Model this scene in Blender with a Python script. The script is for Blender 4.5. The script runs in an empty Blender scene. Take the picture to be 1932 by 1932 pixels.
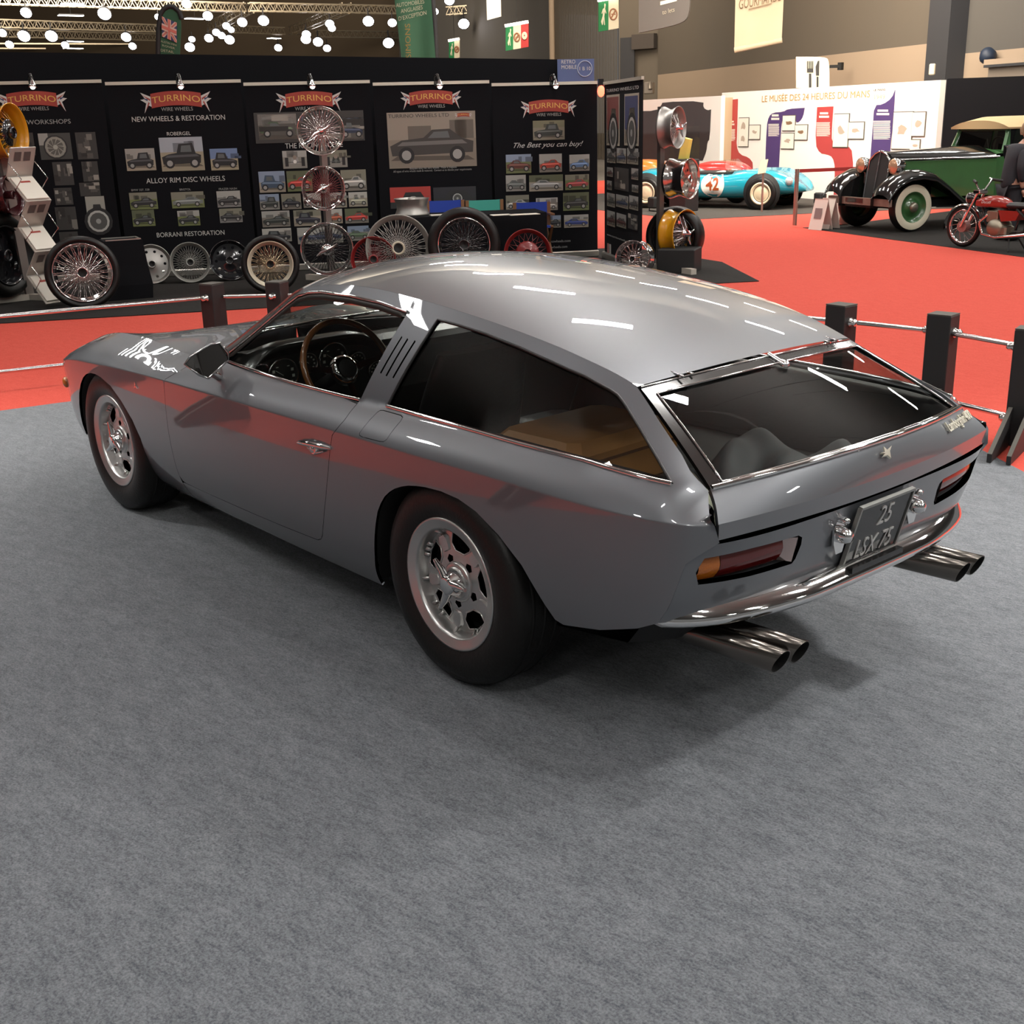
import bpy, math, random
import numpy as np
from mathutils import Vector, Matrix
from mathutils.geometry import delaunay_2d_cdt
PI = math.pi
random.seed(7)
SC = bpy.context.scene
COL = SC.collection
# ---------------------------------------------------------------- camera (metres; origin on the floor under the silver car's near rear wheel line)
FPX, YAW, PITCH, ROLL = 2229.39, -.70576, .31875, -.0275
CAMLOC = Vector((-2.64794, 2.77256, 1.64330))
cy, sy, cp, sp = math.cos(YAW), math.sin(YAW), math.cos(PITCH), math.sin(PITCH)
_f = Vector((cy*cp, sy*cp, -sp)); _r = Vector((sy, -cy, 0)); _u = _r.cross(_f)
_cr, _sr = math.cos(ROLL), math.sin(ROLL)
RIGHT, UP = _cr*_r + _sr*_u, -_sr*_r + _cr*_u
cam = bpy.data.cameras.new('camera'); cam.sensor_width = 36; cam.lens = FPX*36/1932; cam.clip_end = 200
camo = bpy.data.objects.new('camera', cam); COL.objects.link(camo)
M = Matrix((RIGHT, UP, -_f)).transposed().to_4x4(); M.translation = CAMLOC
camo.matrix_world = M
SC.camera = camo
def ray(u, v): return RIGHT*((u-966)/FPX) + UP*((966-v)/FPX) + _f
def on_floor(u, v, z=0.):
    d = ray(u, v); return CAMLOC + d*((z-CAMLOC.z)/d.z)
def on_plane(u, v, p, n):
    d = ray(u, v); return CAMLOC + d*((Vector(p)-CAMLOC).dot(n)/d.dot(n))
# ---------------------------------------------------------------- world, exposure
W = bpy.data.worlds.new('hall_air'); SC.world = W; W.use_nodes = True
W.node_tree.nodes['Background'].inputs[0].default_value = (.95, .93, .9, 1)
W.node_tree.nodes['Background'].inputs[1].default_value = .16
vs = SC.view_settings
vs.view_transform = 'Standard'; vs.look = 'None'; vs.gamma = 1; vs.use_curve_mapping = False; vs.exposure = 0
SC.cycles.max_bounces = 8; SC.cycles.glossy_bounces = 5; SC.cycles.transparent_max_bounces = 12; SC.cycles.diffuse_bounces = 3
SC.cycles.sample_clamp_indirect = 6; SC.cycles.caustics_reflective = False; SC.cycles.caustics_refractive = False
def area(name, loc, to, size, power, color=(1, .96, .9), sy_=None, spread=180):
    L = bpy.data.lights.new(name, 'AREA'); L.energy = power; L.color = color
    L.shape = 'RECTANGLE'; L.size = size; L.size_y = sy_ or size; L.spread = math.radians(spread)
    o = bpy.data.objects.new(name, L); COL.objects.link(o); o.location = loc
    o.rotation_euler = (Vector(to)-Vector(loc)).to_track_quat('-Z', 'Y').to_euler()
    return o
# ---------------------------------------------------------------- materials
MATS = {}
def mat(name, col=(.5, .5, .5), rough=.5, metal=0., coat=0., crough=.03, emit=None, es=1., spec=.5, bump=None, var=None, alpha=1.):
    """bump = (scale, strength); var = (scale, second colour, contrast) - a noise mix"""
    if name in MATS: return MATS[name]
    m = bpy.data.materials.new(name); m.use_nodes = True; nt = m.node_tree; b = nt.nodes['Principled BSDF']
    I = b.inputs
    I['Base Color'].default_value = (*col, 1); I['Roughness'].default_value = rough; I['Metallic'].default_value = metal
    I['Coat Weight'].default_value = coat; I['Coat Roughness'].default_value = crough; I['Specular IOR Level'].default_value = spec
    if emit: I['Emission Color'].default_value = (*emit, 1); I['Emission Strength'].default_value = es
    if var or bump: tc = nt.nodes.new('ShaderNodeTexCoord')
    if var:
        n = nt.nodes.new('ShaderNodeTexNoise'); n.inputs['Scale'].default_value = var[0]; n.inputs['Detail'].default_value = 5
        nt.links.new(tc.outputs['Object'], n.inputs['Vector'])
        r = nt.nodes.new('ShaderNodeValToRGB'); e = r.color_ramp.elements
        e[0].position = .5 - var[2]; e[1].position = .5 + var[2]
        e[0].color = (*col, 1); e[1].color = (*var[1], 1)
        nt.links.new(n.outputs[0], r.inputs[0]); nt.links.new(r.outputs[0], I['Base Color'])
    if bump:
        n2 = nt.nodes.new('ShaderNodeTexNoise'); n2.inputs['Scale'].default_value = bump[0]; n2.inputs['Detail'].default_value = 4
        bp = nt.nodes.new('ShaderNodeBump'); bp.inputs['Strength'].default_value = bump[1]; bp.inputs['Distance'].default_value = .01
        nt.links.new(tc.outputs['Object'], n2.inputs['Vector'])
        nt.links.new(n2.outputs[0], bp.inputs['Height']); nt.links.new(bp.outputs[0], I['Normal'])
    MATS[name] = m; return m
def glass(name, tint=(.9, .93, .92), refl=1.5):
    """thin pane: clear with a fresnel mirror"""
    if name in MATS: return MATS[name]
    m = bpy.data.materials.new(name); m.use_nodes = True; nt = m.node_tree; nt.nodes.remove(nt.nodes['Principled BSDF'])
    out = nt.nodes['Material Output']; tr = nt.nodes.new('ShaderNodeBsdfTransparent'); tr.inputs[0].default_value = (*tint, 1)
    gl = nt.nodes.new('ShaderNodeBsdfGlossy'); gl.inputs['Roughness'].default_value = .01
    fr = nt.nodes.new('ShaderNodeFresnel'); ge = nt.nodes.new('ShaderNodeNewGeometry'); ir = nt.nodes.new('ShaderNodeMapRange')
    ir.inputs['To Min'].default_value = refl; ir.inputs['To Max'].default_value = 1/refl   # same mirror strength from both sides
    nt.links.new(ge.outputs['Backfacing'], ir.inputs['Value']); nt.links.new(ir.outputs[0], fr.inputs[0])
    mx = nt.nodes.new('ShaderNodeMixShader'); nt.links.new(fr.outputs[0], mx.inputs[0])
    nt.links.new(tr.outputs[0], mx.inputs[1]); nt.links.new(gl.outputs[0], mx.inputs[2]); nt.links.new(mx.outputs[0], out.inputs[0])
    MATS[name] = m; return m
# ---------------------------------------------------------------- mesh helpers
class MB:
    """collects shapes into one mesh; every face keeps a material slot and a smooth flag"""
    def __init__(s): s.v = []; s.f = []; s.m = []; s.s = []; s.mi = 0; s.mats = []; s.xf = None; s.nrm = {}
    def use(s, m):
        if m not in s.mats: s.mats.append(m)
        s.mi = s.mats.index(m); return s
    def add(s, vs, fs, smooth=False, normals=None):
        b = len(s.v)
        for i, p in enumerate(vs):
            p = Vector(p)
            s.v.append(s.xf @ p if s.xf else p)
            if normals is not None: s.nrm[b+i] = (s.xf.to_3x3() @ Vector(normals[i])).normalized() if s.xf else Vector(normals[i])
        for f in fs: s.f.append([b+i for i in f]); s.m.append(s.mi); s.s.append(smooth)
        return s
    def box(s, c, d, rz=0., bev=0.):
        x, y, z = d[0]/2, d[1]/2, d[2]/2
        if bev > 0:
            pts = [(-x, -y+bev), (-x+bev, -y), (x-bev, -y), (x, -y+bev), (x, y-bev), (x-bev, y), (-x+bev, y), (-x, y-bev)]
            pin = [(a*(1-bev/x), b*(1-bev/y)) for a, b in pts]
            rows = [[(a, b, -z) for a, b in pin], [(a, b, -z+bev) for a, b in pts], [(a, b, z-bev) for a, b in pts], [(a, b, z) for a, b in pin]]
            vs = [p for r in rows for p in r]; n = 8
            fs = [[k*n+i, k*n+(i+1) % n, (k+1)*n+(i+1) % n, (k+1)*n+i] for k in range(3) for i in range(n)]
            fs += [list(range(n))[::-1], [3*n+i for i in range(n)]]
        else:
            vs = [(a*x, b*y, e*z) for e in (-1, 1) for a, b in ((-1, -1), (1, -1), (1, 1), (-1, 1))]
            fs = [[3, 2, 1, 0], [4, 5, 6, 7], [0, 1, 5, 4], [1, 2, 6, 5], [2, 3, 7, 6], [3, 0, 4, 7]]
        R = Matrix.Rotation(rz, 3, 'Z') if rz else None
        return s.add([Vector(c) + (R @ Vector(p) if R else Vector(p)) for p in vs], fs)
    def bar(s, a, b, w, h=None, up=(0, 0, 1)):
        """rectangular bar from a to b"""
        a, b = Vector(a), Vector(b); h = h or w; t = (b-a).normalized(); u = Vector(up)
        if abs(t.dot(u)) > .98: u = Vector((1, 0, 0))
        n = t.cross(u).normalized(); k = n.cross(t)
        vs = [p + n*(i*w/2) + k*(j*h/2) for p in (a, b) for i, j in ((-1, -1), (1, -1), (1, 1), (-1, 1))]
        return s.add(vs, [[0, 1, 2, 3], [7, 6, 5, 4], [0, 4, 5, 1], [1, 5, 6, 2], [2, 6, 7, 3], [3, 7, 4, 0]])
    def tube(s, pts, r, n=8, closed=False, cap=True, smooth=True):
        pts = [Vector(p) for p in pts]; N = len(pts); rr = r if hasattr(r, '__len__') else [r]*N
        vs = []; prev = None
        for i, p in enumerate(pts):
            t = (pts[(i+1) % N] - pts[i-1]) if closed else (pts[min(i+1, N-1)] - pts[max(i-1, 0)])
            t.normalize()
            if prev is None:
                u = Vector((0, 0, 1)) if abs(t.z) < .9 else Vector((1, 0, 0)); k = t.cross(u).normalized()
            else:
                k = (prev - t*prev.dot(t)).normalized()
            prev = k; l = t.cross(k)
            vs += [p + (k*math.cos(2*PI*j/n) + l*math.sin(2*PI*j/n))*rr[i] for j in range(n)]
        fs = [[i*n+j, i*n+(j+1) % n, ((i+1) % N)*n+(j+1) % n, ((i+1) % N)*n+j] for i in range(N if closed else N-1) for j in range(n)]
        s.add(vs, fs, smooth)
        if cap and not closed: s.add(vs[:n], [list(range(n))[::-1]]); s.add(vs[-n:], [list(range(n))])
        return s
    def cyl(s, a, b, r, n=16, r2=None, cap=True): return s.tube([a, b], [r, r if r2 is None else r2], n, cap=cap)
    def lathe(s, prof, c=(0, 0, 0), axis=(0, 1, 0), n=32, smooth=True, up=(0, 0, 1)):
        """prof: (radius, distance along axis)"""
        a = Vector(axis).normalized(); u = Vector(up); u = (u - a*u.dot(a)).normalized(); w = a.cross(u); c = Vector(c)
        vs = [c + a*h + (u*math.cos(2*PI*j/n) + w*math.sin(2*PI*j/n))*r for r, h in prof for j in range(n)]
        fs = [[i*n+j, i*n+(j+1) % n, (i+1)*n+(j+1) % n, (i+1)*n+j] for i in range(len(prof)-1) for j in range(n)]
        return s.add(vs, fs, smooth)
    def poly(s, pts): return s.add(pts, [list(range(len(pts)))])
    def prism(s, pts, off):
        """flat polygon pts pushed along off"""
        n = len(pts); o = Vector(off); pts = [Vector(p) for p in pts]
        return s.add(pts + [p+o for p in pts], [list(range(n))[::-1], [n+i for i in range(n)]] + [[i, (i+1) % n, n+(i+1) % n, n+i] for i in range(n)])
    def grid(s, rows, smooth=True, closed=False):
        n = len(rows[0]); vs = [p for r in rows for p in r]
        fs = [[i*n+j, i*n+(j+1) % n, (i+1)*n+(j+1) % n, (i+1)*n+j] for i in range(len(rows)-1) for j in range(n if closed else n-1)]
        return s.add(vs, fs, smooth)
    def ball(s, c, r, n=12, sq=(1, 1, 1)):
        rows = [[Vector(c) + Vector((math.sin(PI*i/n)*math.cos(2*PI*j/(2*n))*r*sq[0], math.sin(PI*i/n)*math.sin(2*PI*j/(2*n))*r*sq[1], math.cos(PI*i/n)*r*sq[2])) for j in range(2*n)] for i in range(n+1)]
        return s.grid(rows, True, True)
    def build(s, name, m=None, parent=None, link=True):
        me = bpy.data.meshes.new(name); me.from_pydata([tuple(p) for p in s.v], [], s.f)
        if s.mats and m is None:
            for x in s.mats: me.materials.append(x)
            me.polygons.foreach_set('material_index', s.m)
        elif m is not None: me.materials.append(m)
        me.polygons.foreach_set('use_smooth', s.s)
        me.update()
        if s.nrm:
            base = [v.normal.copy() for v in me.vertices]
            ok = [tuple(s.nrm.get(i, (0, 0, 0))) for i in range(len(s.v))]
            me.normals_split_custom_set_from_vertices(ok)
        o = bpy.data.objects.new(name, me)
        if link: COL.objects.link(o)
        if parent: o.parent = parent
        return o
def tag(o, label, cat, group=None, kind=None):
    if label: o['label'] = label
    if cat: o['category'] = cat
    if group: o['group'] = group
    if kind: o['kind'] = kind
    return o
def empty(name, label=None, cat=None, loc=(0, 0, 0), rz=0., group=None):
    o = bpy.data.objects.new(name, None); COL.objects.link(o); o.location = loc; o.rotation_euler = (0, 0, rz)
    o.empty_display_size = .1
    return tag(o, label, cat, group)
def struct(name, mb, m=None): return tag(mb.build(name, m), None, None, kind='structure')
def dup(o, parent=None, label=None, loc=None, rz=None):
    c = o.copy(); COL.objects.link(c)
    if parent: c.parent = parent
    if label: c['label'] = label
    if loc is not None: c.location = loc
    if rz is not None: c.rotation_euler = (0, 0, rz)
    for ch in list(o.children): dup(ch, c)
    return c
def dense(pts, step, closed=True):
    out = []; n = len(pts)
    for i in range(n if closed else n-1):
        a, b = pts[i], pts[(i+1) % n]; k = max(1, int(math.hypot(b[0]-a[0], b[1]-a[1])/step + .5))
        out += [(a[0]+(b[0]-a[0])*j/k, a[1]+(b[1]-a[1])*j/k) for j in range(k)]
    if not closed: out.append(pts[-1])
    return out
def smooth_loop(pts, it=2, keep=()):
    """corner cutting on a closed loop; keep = indices that stay sharp"""
    ks = [i in keep for i in range(len(pts))]
    for _ in range(it):
        q = []; qk = []; n = len(pts)
        for i in range(n):
            if ks[i]: q.append(pts[i]); qk.append(True)
            else:
                a, b, c = pts[i-1], pts[i], pts[(i+1) % n]
                q += [(b[0]*.75+a[0]*.25, b[1]*.75+a[1]*.25), (b[0]*.75+c[0]*.25, b[1]*.75+c[1]*.25)]; qk += [False, False]
        pts, ks = q, qk
    return pts
def inside(p, loop):
    x, y = p; c = False; n = len(loop)
    for i in range(n):
        x1, y1 = loop[i]; x2, y2 = loop[i-1]
        if (y1 > y) != (y2 > y) and x < (x2-x1)*(y-y1)/(y2-y1) + x1: c = not c
    return c
def trim(mb, f, outer, holes=(), step=.04, flange=.012, flip=False, mirror=False, nrm=True, lines=()):
    """surface f(u, v) -> xyz cut to a loop with holes; edges fold inwards by flange"""
    outer = dense(outer, step*.6); holes = [dense(h, step*.6) for h in holes]
    P = [Vector(p) for p in outer]; E = [(i, (i+1) % len(outer)) for i in range(len(outer))]; loops = [list(range(len(outer)))]
    for h in holes:
        b = len(P); P += [Vector(p) for p in h]; E += [(b+i, b+(i+1) % len(h)) for i in range(len(h))]; loops.append(list(range(b, b+len(h))))
    for ln in lines:
        q = [p for p in ln if inside(p, outer) and not any(inside(p, h) for h in holes) and min((p[0]-o[0])**2+(p[1]-o[1])**2 for o in outer) > 1.6e-5]
        b = len(P); P += [Vector(p) for p in q]; E += [(b+i, b+i+1) for i in range(len(q)-1) if math.hypot(q[i+1][0]-q[i][0], q[i+1][1]-q[i][1]) < .06]
    us = [p[0] for p in outer]; vs = [p[1] for p in outer]
    nb = np.array([[p[0], p[1]] for p in P])
    a = min(us) + step/2
    while a < max(us):
        b = min(vs) + step/2
        while b < max(vs):
            if inside((a, b), outer) and not any(inside((a, b), h) for h in holes) and np.min(np.sum((nb-[a, b])**2, 1)) > (step*.45)**2: P.append(Vector((a, b)))
            b += step
        a += step
    r = delaunay_2d_cdt(P, E, [], 0, 1e-6)
    V, F, org = r[0], r[2], r[3]
    F = [t for t in F if inside(((V[t[0]][0]+V[t[1]][0]+V[t[2]][0])/3, (V[t[0]][1]+V[t[1]][1]+V[t[2]][1])/3), outer)
         and not any(inside(((V[t[0]][0]+V[t[1]][0]+V[t[2]][0])/3, (V[t[0]][1]+V[t[1]][1]+V[t[2]][1])/3), h) for h in holes)]
    e = 1e-3; pts = []; N = []
    for q in V:
        p = Vector(f(q[0], q[1])); du = Vector(f(q[0]+e, q[1])) - Vector(f(q[0]-e, q[1])); dv = Vector(f(q[0], q[1]+e)) - Vector(f(q[0], q[1]-e))
        n = du.cross(dv).normalized()
        if flip: n = -n
        pts.append(p); N.append(n)
    if flip: F = [list(t)[::-1] for t in F]
    else: F = [list(t) for t in F]
    # faces from cdt are counter-clockwise in (u, v): geometric normal = du x dv
    inv = {}
    for i, o in enumerate(org):
        for k in o: inv[k] = i
    mir = (lambda p: Vector((p[0], -p[1], p[2]))) if mirror else (lambda p: Vector(p))
    if mirror: F = [t[::-1] for t in F]
    mb.add([mir(p) for p in pts], F, True, [mir(n) for n in N] if nrm else None)
    if flange:
        for lp in loops:
            ids = [inv[i] for i in lp if i in inv]; n = len(ids)
            if n < 3: continue
            vs_ = [pts[i] for i in ids] + [pts[i] - N[i]*flange for i in ids]
            tn = []
            for i in range(n):
                t = (pts[ids[(i+1) % n]] - pts[ids[i-1]]).normalized(); tn.append((t.cross(N[ids[i]])).normalized())
            fs = [[i, (i+1) % n, n+(i+1) % n, n+i] for i in range(n)]
            mb.add([mir(p) for p in vs_], fs, True, [mir(q) for q in tn+tn] if nrm else None)
    return mb
def text(name, body, size, loc, xdir, updir, m, parent=None, depth=.002, align='CENTER', shear=0., sx=1., bold=0.):
    """raised lettering, converted to a mesh"""
    cu = bpy.data.curves.new(name, 'FONT'); cu.body = body; cu.size = size; cu.align_x = align; cu.align_y = 'CENTER'
    cu.extrude = depth; cu.shear = shear; cu.offset = bold; cu.resolution_u = 3
    o = bpy.data.objects.new(name, cu); COL.objects.link(o)
    dg = bpy.context.evaluated_depsgraph_get(); me = bpy.data.meshes.new_from_object(o.evaluated_get(dg))
    bpy.data.objects.remove(o); bpy.data.curves.remove(cu)
    X = Vector(xdir).normalized(); Y = Vector(updir).normalized(); Z = X.cross(Y)
    T = Matrix((X*sx, Y, Z)).transposed().to_4x4(); T.translation = Vector(loc)
    me.transform(T); me.materials.clear(); me.materials.append(m)
    o = bpy.data.objects.new(name, me); COL.objects.link(o)
    if parent: o.parent = parent
    return o
# ---------------------------------------------------------------- overhead strip lights above the stand: the main light of the scene
HOOD_ = mat('lamp_housing', (.02, .02, .024), .5)
TUBE = mat('lamp_warm', (1, 1, 1), .5, emit=(1, .93, .80), es=9)
def batten(p, q, w, label, group, m=None):
    t = empty('strip_light', label, 'strip light', Vector(p), 0, group); d = Vector(q)-Vector(p)
    mb = MB(); mb.bar((0, 0, .055), d+Vector((0, 0, .055)), w*1.15, .06); mb.build('lamp_housing', HOOD_, t)
    mb = MB(); mb.cyl(d*.5+Vector((0, 0, .08)), d*.5+Vector((0, 0, 15-Vector(p).z)), .012, 5); mb.build('hanger_wire', HOOD_, t)
    mb = MB(); mb.bar((0, 0, 0), d, w, .04); mb.build('lamp_tube', m or TUBE, t); return t
KEY = mat('lamp_key', (1, 1, 1), .5, emit=(1, .97, .925), es=108)
FILL = mat('lamp_fill', (1, 1, 1), .5, emit=(1, .975, .94), es=40)
ROW, NXT = Vector((.868, -.497, 0)), Vector((-.497, -.868, 0))
for j in range(-1, 3):
    for i in range(-4, 5):
        c = Vector((4.6, -5.0, 6.5)) + ROW*(4.1*i) + NXT*(5.4*j)
        d = Vector((.72, .62, 0))*.6
        batten(c-d, c+d, .30, 'white strip light hung high over the grey stand', 'strip lights over the car stand', KEY if j >= 0 else FILL)
for x, y, l in ((8.1, 4.4, 'square hall lamp high over the near side of the car'), (13.2, 3.4, 'square hall lamp high ahead of the car nose'), (-3.5, 5.5, 'square hall lamp high behind the camera'), (3.2, 9.5, 'square hall lamp high over the left aisle')):
    t = empty('hall_lamp', l, 'lamp', (x, y, 6.5)); MB().box((0, 0, .08), (.6, .6, .12)).build('lamp_housing', HOOD_, t); MB().box((0, 0, 0), (.5, .5, .05)).build('lamp_lens', mat('lamp_square', (1, 1, 1), .5, emit=(1, .975, .94), es=110), t); MB().cyl((0, 0, .12), (0, 0, 8.5), .012, 5).build('hanger_wire', HOOD_, t)
for k in range(5): batten(Vector((16.0+.40*k+.03*k*k, -.75, 6.5)), Vector((16.0+.40*k+.05*k*k, -2.35, 6.5)), .06, 'strip light of the five-tube row hung beyond the bonnet', 'five-tube row of strip lights', FILL)
# pools of light on the grey carpet
area('pool_lamp', (6.5, 4.0, 6.2), (4.3, 1.1, 0), .5, 30, (1, .97, .92), spread=42); area('pool_lamp', (-3.5, -6.5, 6.2), (-.6, -1.7, 0), .5, 42, (1, .97, .92), spread=42)
# ---------------------------------------------------------------- floor and carpets
def carpet_mat(name, a, b, sc=1., bs=.25, sheen=.0):
    m = bpy.data.materials.new(name); m.use_nodes = True; nt = m.node_tree; bs_ = nt.nodes['Principled BSDF']; L = nt.links
    tc = nt.nodes.new('ShaderNodeTexCoord'); bs_.inputs['Roughness'].default_value = .95; bs_.inputs['Specular IOR Level'].default_value = .1
    bs_.inputs['Sheen Weight'].default_value = sheen; bs_.inputs['Sheen Roughness'].default_value = .45
    def noise(scale, det, stretch=None):
        n = nt.nodes.new('ShaderNodeTexNoise'); n.inputs['Scale'].default_value = scale; n.inputs['Detail'].default_value = det; n.inputs['Roughness'].default_value = .65
        if stretch:
            mp = nt.nodes.new('ShaderNodeMapping'); mp.inputs['Scale'].default_value = stretch; mp.inputs['Rotation'].default_value = (0, 0, -.55); L.new(tc.outputs['Object'], mp.inputs[0]); L.new(mp.outputs[0], n.inputs['Vector'])
        else: L.new(tc.outputs['Object'], n.inputs['Vector'])
        return n
    n1 = noise(170*sc, 3); n2 = noise(9*sc, 6, (1, 2.4, 1)); n3 = noise(45*sc, 4, (1, 2.0, 1))
    a1 = nt.nodes.new('ShaderNodeMath'); a1.operation = 'MULTIPLY_ADD'; L.new(n2.outputs[0], a1.inputs[0]); a1.inputs[1].default_value = .55; L.new(n1.outputs[0], a1.inputs[2])
    a2 = nt.nodes.new('ShaderNodeMath'); a2.operation = 'MULTIPLY_ADD'; L.new(n3.outputs[0], a2.inputs[0]); a2.inputs[1].default_value = .75; L.new(a1.outputs[0], a2.inputs[2])
    r = nt.nodes.new('ShaderNodeValToRGB'); e = r.color_ramp.elements; L.new(a2.outputs[0], r.inputs[0])
    dv = nt.nodes.new('ShaderNodeMath'); dv.operation = 'DIVIDE'; dv.inputs[1].default_value = 2.3; L.new(a2.outputs[0], dv.inputs[0]); L.new(dv.outputs[0], r.inputs[0])
    e[0].position = .40; e[1].position = .60; e[0].color = (*a, 1); e[1].color = (*b, 1); L.new(r.outputs[0], bs_.inputs['Base Color'])
    bp = nt.nodes.new('ShaderNodeBump'); bp.inputs['Strength'].default_value = bs; bp.inputs['Distance'].default_value = .004; L.new(n1.outputs[0], bp.inputs['Height']); L.new(bp.outputs[0], bs_.inputs['Normal'])
    return m
GREYC = carpet_mat('grey_needle_felt', (.058, .066, .077), (.190, .202, .217), sheen=.3)
REDC = carpet_mat('red_needle_felt', (.46, .060, .043), (.57, .092, .066), 1, .1)
BLKC = carpet_mat('black_needle_felt', (.018, .016, .015), (.032, .030, .028), 1, .1)
def sheet(name, pts, z, m, th=.004):
    mb = MB(); mb.prism([(x, y, z-th) for x, y in pts], (0, 0, th)); return struct(name, mb, m)
sheet('floor', [(-40, -60), (110, -110), (130, 40), (-40, 60)], -.012, mat('concrete', (.12, .11, .10), .8), .05)
sheet('floor_red_carpet', [(-6, -11.5), (4.2, -17), (22, -22), (26, -6), (14, 8), (-6, 9)], -.004, REDC)
GREYP = [(5.02, 1.66), (5.0, .55), (4.93, .11), (4.55, -1.35), (3.2, -2.55), (1.5, -2.93), (.6, -2.92), (.2, -2.80), (-.14, -2.57), (-.6, -2.42), (-1.5, -2.6), (-6, -2.9), (-6, 5.8), (-2.6, 5.0), (-.6, 3.2), (.2, 2.42), (1.0, 2.02), (2.2, 1.78), (3.4, 1.68)]
sheet('floor_grey_carpet', GREYP, 0, GREYC)
# ---------------------------------------------------------------- hall walls and roof
def at_depth(u, v, d): return CAMLOC + ray(u, v)*d
def plan(u, d): p = at_depth(u, 230, d); return Vector((p.x, p.y, 0))
BROWN = mat('hall_wall_brown', (.115, .092, .068), .8, var=(.3, (.10, .085, .068), .3))
BEIGE = mat('hall_wall_beige', (.33, .25, .18), .8)
GREYW = mat('hall_wall_grey', (.085, .078, .070), .8)
CORR = mat('hall_cladding', (.13, .105, .075), .7)
DARKW = mat('hall_pillar_dark', (.030, .030, .034), .8)
def wall(name, a, b, z0, z1, m, th=.3):
    mb = MB(); d = (b-a).normalized(); n = Vector((-d.y, d.x, 0))
    if n.dot(CAMLOC-a) > 0: n = -n
    mb.prism([(a.x, a.y, z0), (b.x, b.y, z0), (b.x, b.y, z1), (a.x, a.y, z1)], n*th); return struct(name, mb, m)
HZ_ = 15.
wr0, wr1, wr2 = plan(1240, 47), plan(1745, 30.4), plan(2150, 24.2)
wall('wall_right_upper', wr0, wr1, 3.25, HZ_, BROWN); wall('wall_right_lower', wr0, wr1, 0, 3.25, BEIGE)
wall('wall_right_pillar', plan(1737, 30.2), plan(1776, 29.4), 0, HZ_, DARKW, .6)
wall('wall_right_near_upper', plan(1776, 30.2), wr2, 2.95, HZ_, GREYW); wall('wall_right_near_lower', plan(1776, 30.2), wr2, 0, 2.95, BEIGE)
mb = MB()
a, b = plan(1045, 57), plan(1170, 49)
for i in range(48):
    p = a.lerp(b, i/48); q = a.lerp(b, (i+.5)/48); q2 = a.lerp(b, (i+1)/48); n = Vector((-(b-a).y, (b-a).x, 0)).normalized()
    if n.dot(CAMLOC-a) < 0: n = -n
    for s, e, o in ((p, q, .12), (q, q2, 0)): mb.add([(s.x+n.x*o, s.y+n.y*o, 0), (e.x+n.x*o, e.y+n.y*o, 0), (e.x+n.x*o, e.y+n.y*o, HZ_), (s.x+n.x*o, s.y+n.y*o, HZ_)], [[0, 1, 2, 3]])
struct('wall_corrugated', mb, CORR)
wall('wall_right_recess', plan(1168, 48.6), plan(1242, 47.2), 0, HZ_, BROWN)
wall('wall_far', plan(760, 82), plan(1047, 58), 0, HZ_, GREYW)
mb = MB(); mb.cyl(plan(1044, 56.5), plan(1044, 56.5)+Vector((0, 0, HZ_)), .14, 10); struct('wall_far_downpipe', mb, BEIGE)
wall('wall_back', plan(-500, 105), plan(800, 88), 0, HZ_, mat('hall_back_brown', (.085, .062, .040), .9))
mb = MB(); mb.prism([(-45, -70, HZ_), (120, -120, HZ_), (130, 60, HZ_), (-45, 60, HZ_)], (0, 0, .3)); struct('ceiling', mb, mat('roof_deck', (.40, .395, .38), .9))
# dark doorway with a lintel box in the right wall
p, q = plan(1171, 48.2), plan(1197, 47.8)
mb = MB(); d = (q-p).normalized(); n = Vector((-d.y, d.x, 0)); n = n if n.dot(CAMLOC-p) > 0 else -n
zt = at_depth(1185, 74, 48).z
mb.prism([(p.x, p.y, 0), (q.x, q.y, 0), (q.x, q.y, zt), (p.x, p.y, zt)], n*.05); tag(mb.build('door_1', DARKW), None, None, kind='structure')
mb = MB(); r_ = plan(1238, 47.2); z1, z0 = at_depth(1215, 68, 47.5).z, at_depth(1215, 95, 47.5).z
mb.prism([(q.x, q.y, z0), (r_.x, r_.y, z0), (r_.x, r_.y, z1), (q.x, q.y, z1)], n*.25); tag(mb.build('trim_1', mat('lintel_brown', (.05, .04, .034), .8)), None, None, kind='structure')
# roller door frame at the far right
mb = MB(); a, b = plan(1868, 28.2), plan(2050, 25.6); n = Vector((-(b-a).y, (b-a).x, 0)).normalized(); n = n if n.dot(CAMLOC-a) > 0 else -n
GREYB = mat('door_panel_grey', (.20, .165, .135), .8)
def band(u0v0, u1v1, m, o): pass
zA, zB = at_depth(1900, 112, 27.8).z, 0
mb.prism([(a.x, a.y, 0), (b.x, b.y, 0), (b.x, b.y, zA), (a.x, a.y, zA)], n*.2); dr = tag(mb.build('door_2', GREYB), None, None, kind='structure')
mb = MB()
for v0, v1, m_ in ((112, 122, BEIGE), (122, 127, DARKW), (193, 202, BEIGE), (203, 209, DARKW)):
    z0, z1 = at_depth(1900, v1, 27.8).z, at_depth(1900, v0, 27.8).z
    mb.use(m_).prism([(a.x, a.y, z0), (b.x, b.y, z0), (b.x, b.y, z1), (a.x, a.y, z1)], n*.35)
mb.build('door_frame', None, dr)
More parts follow.
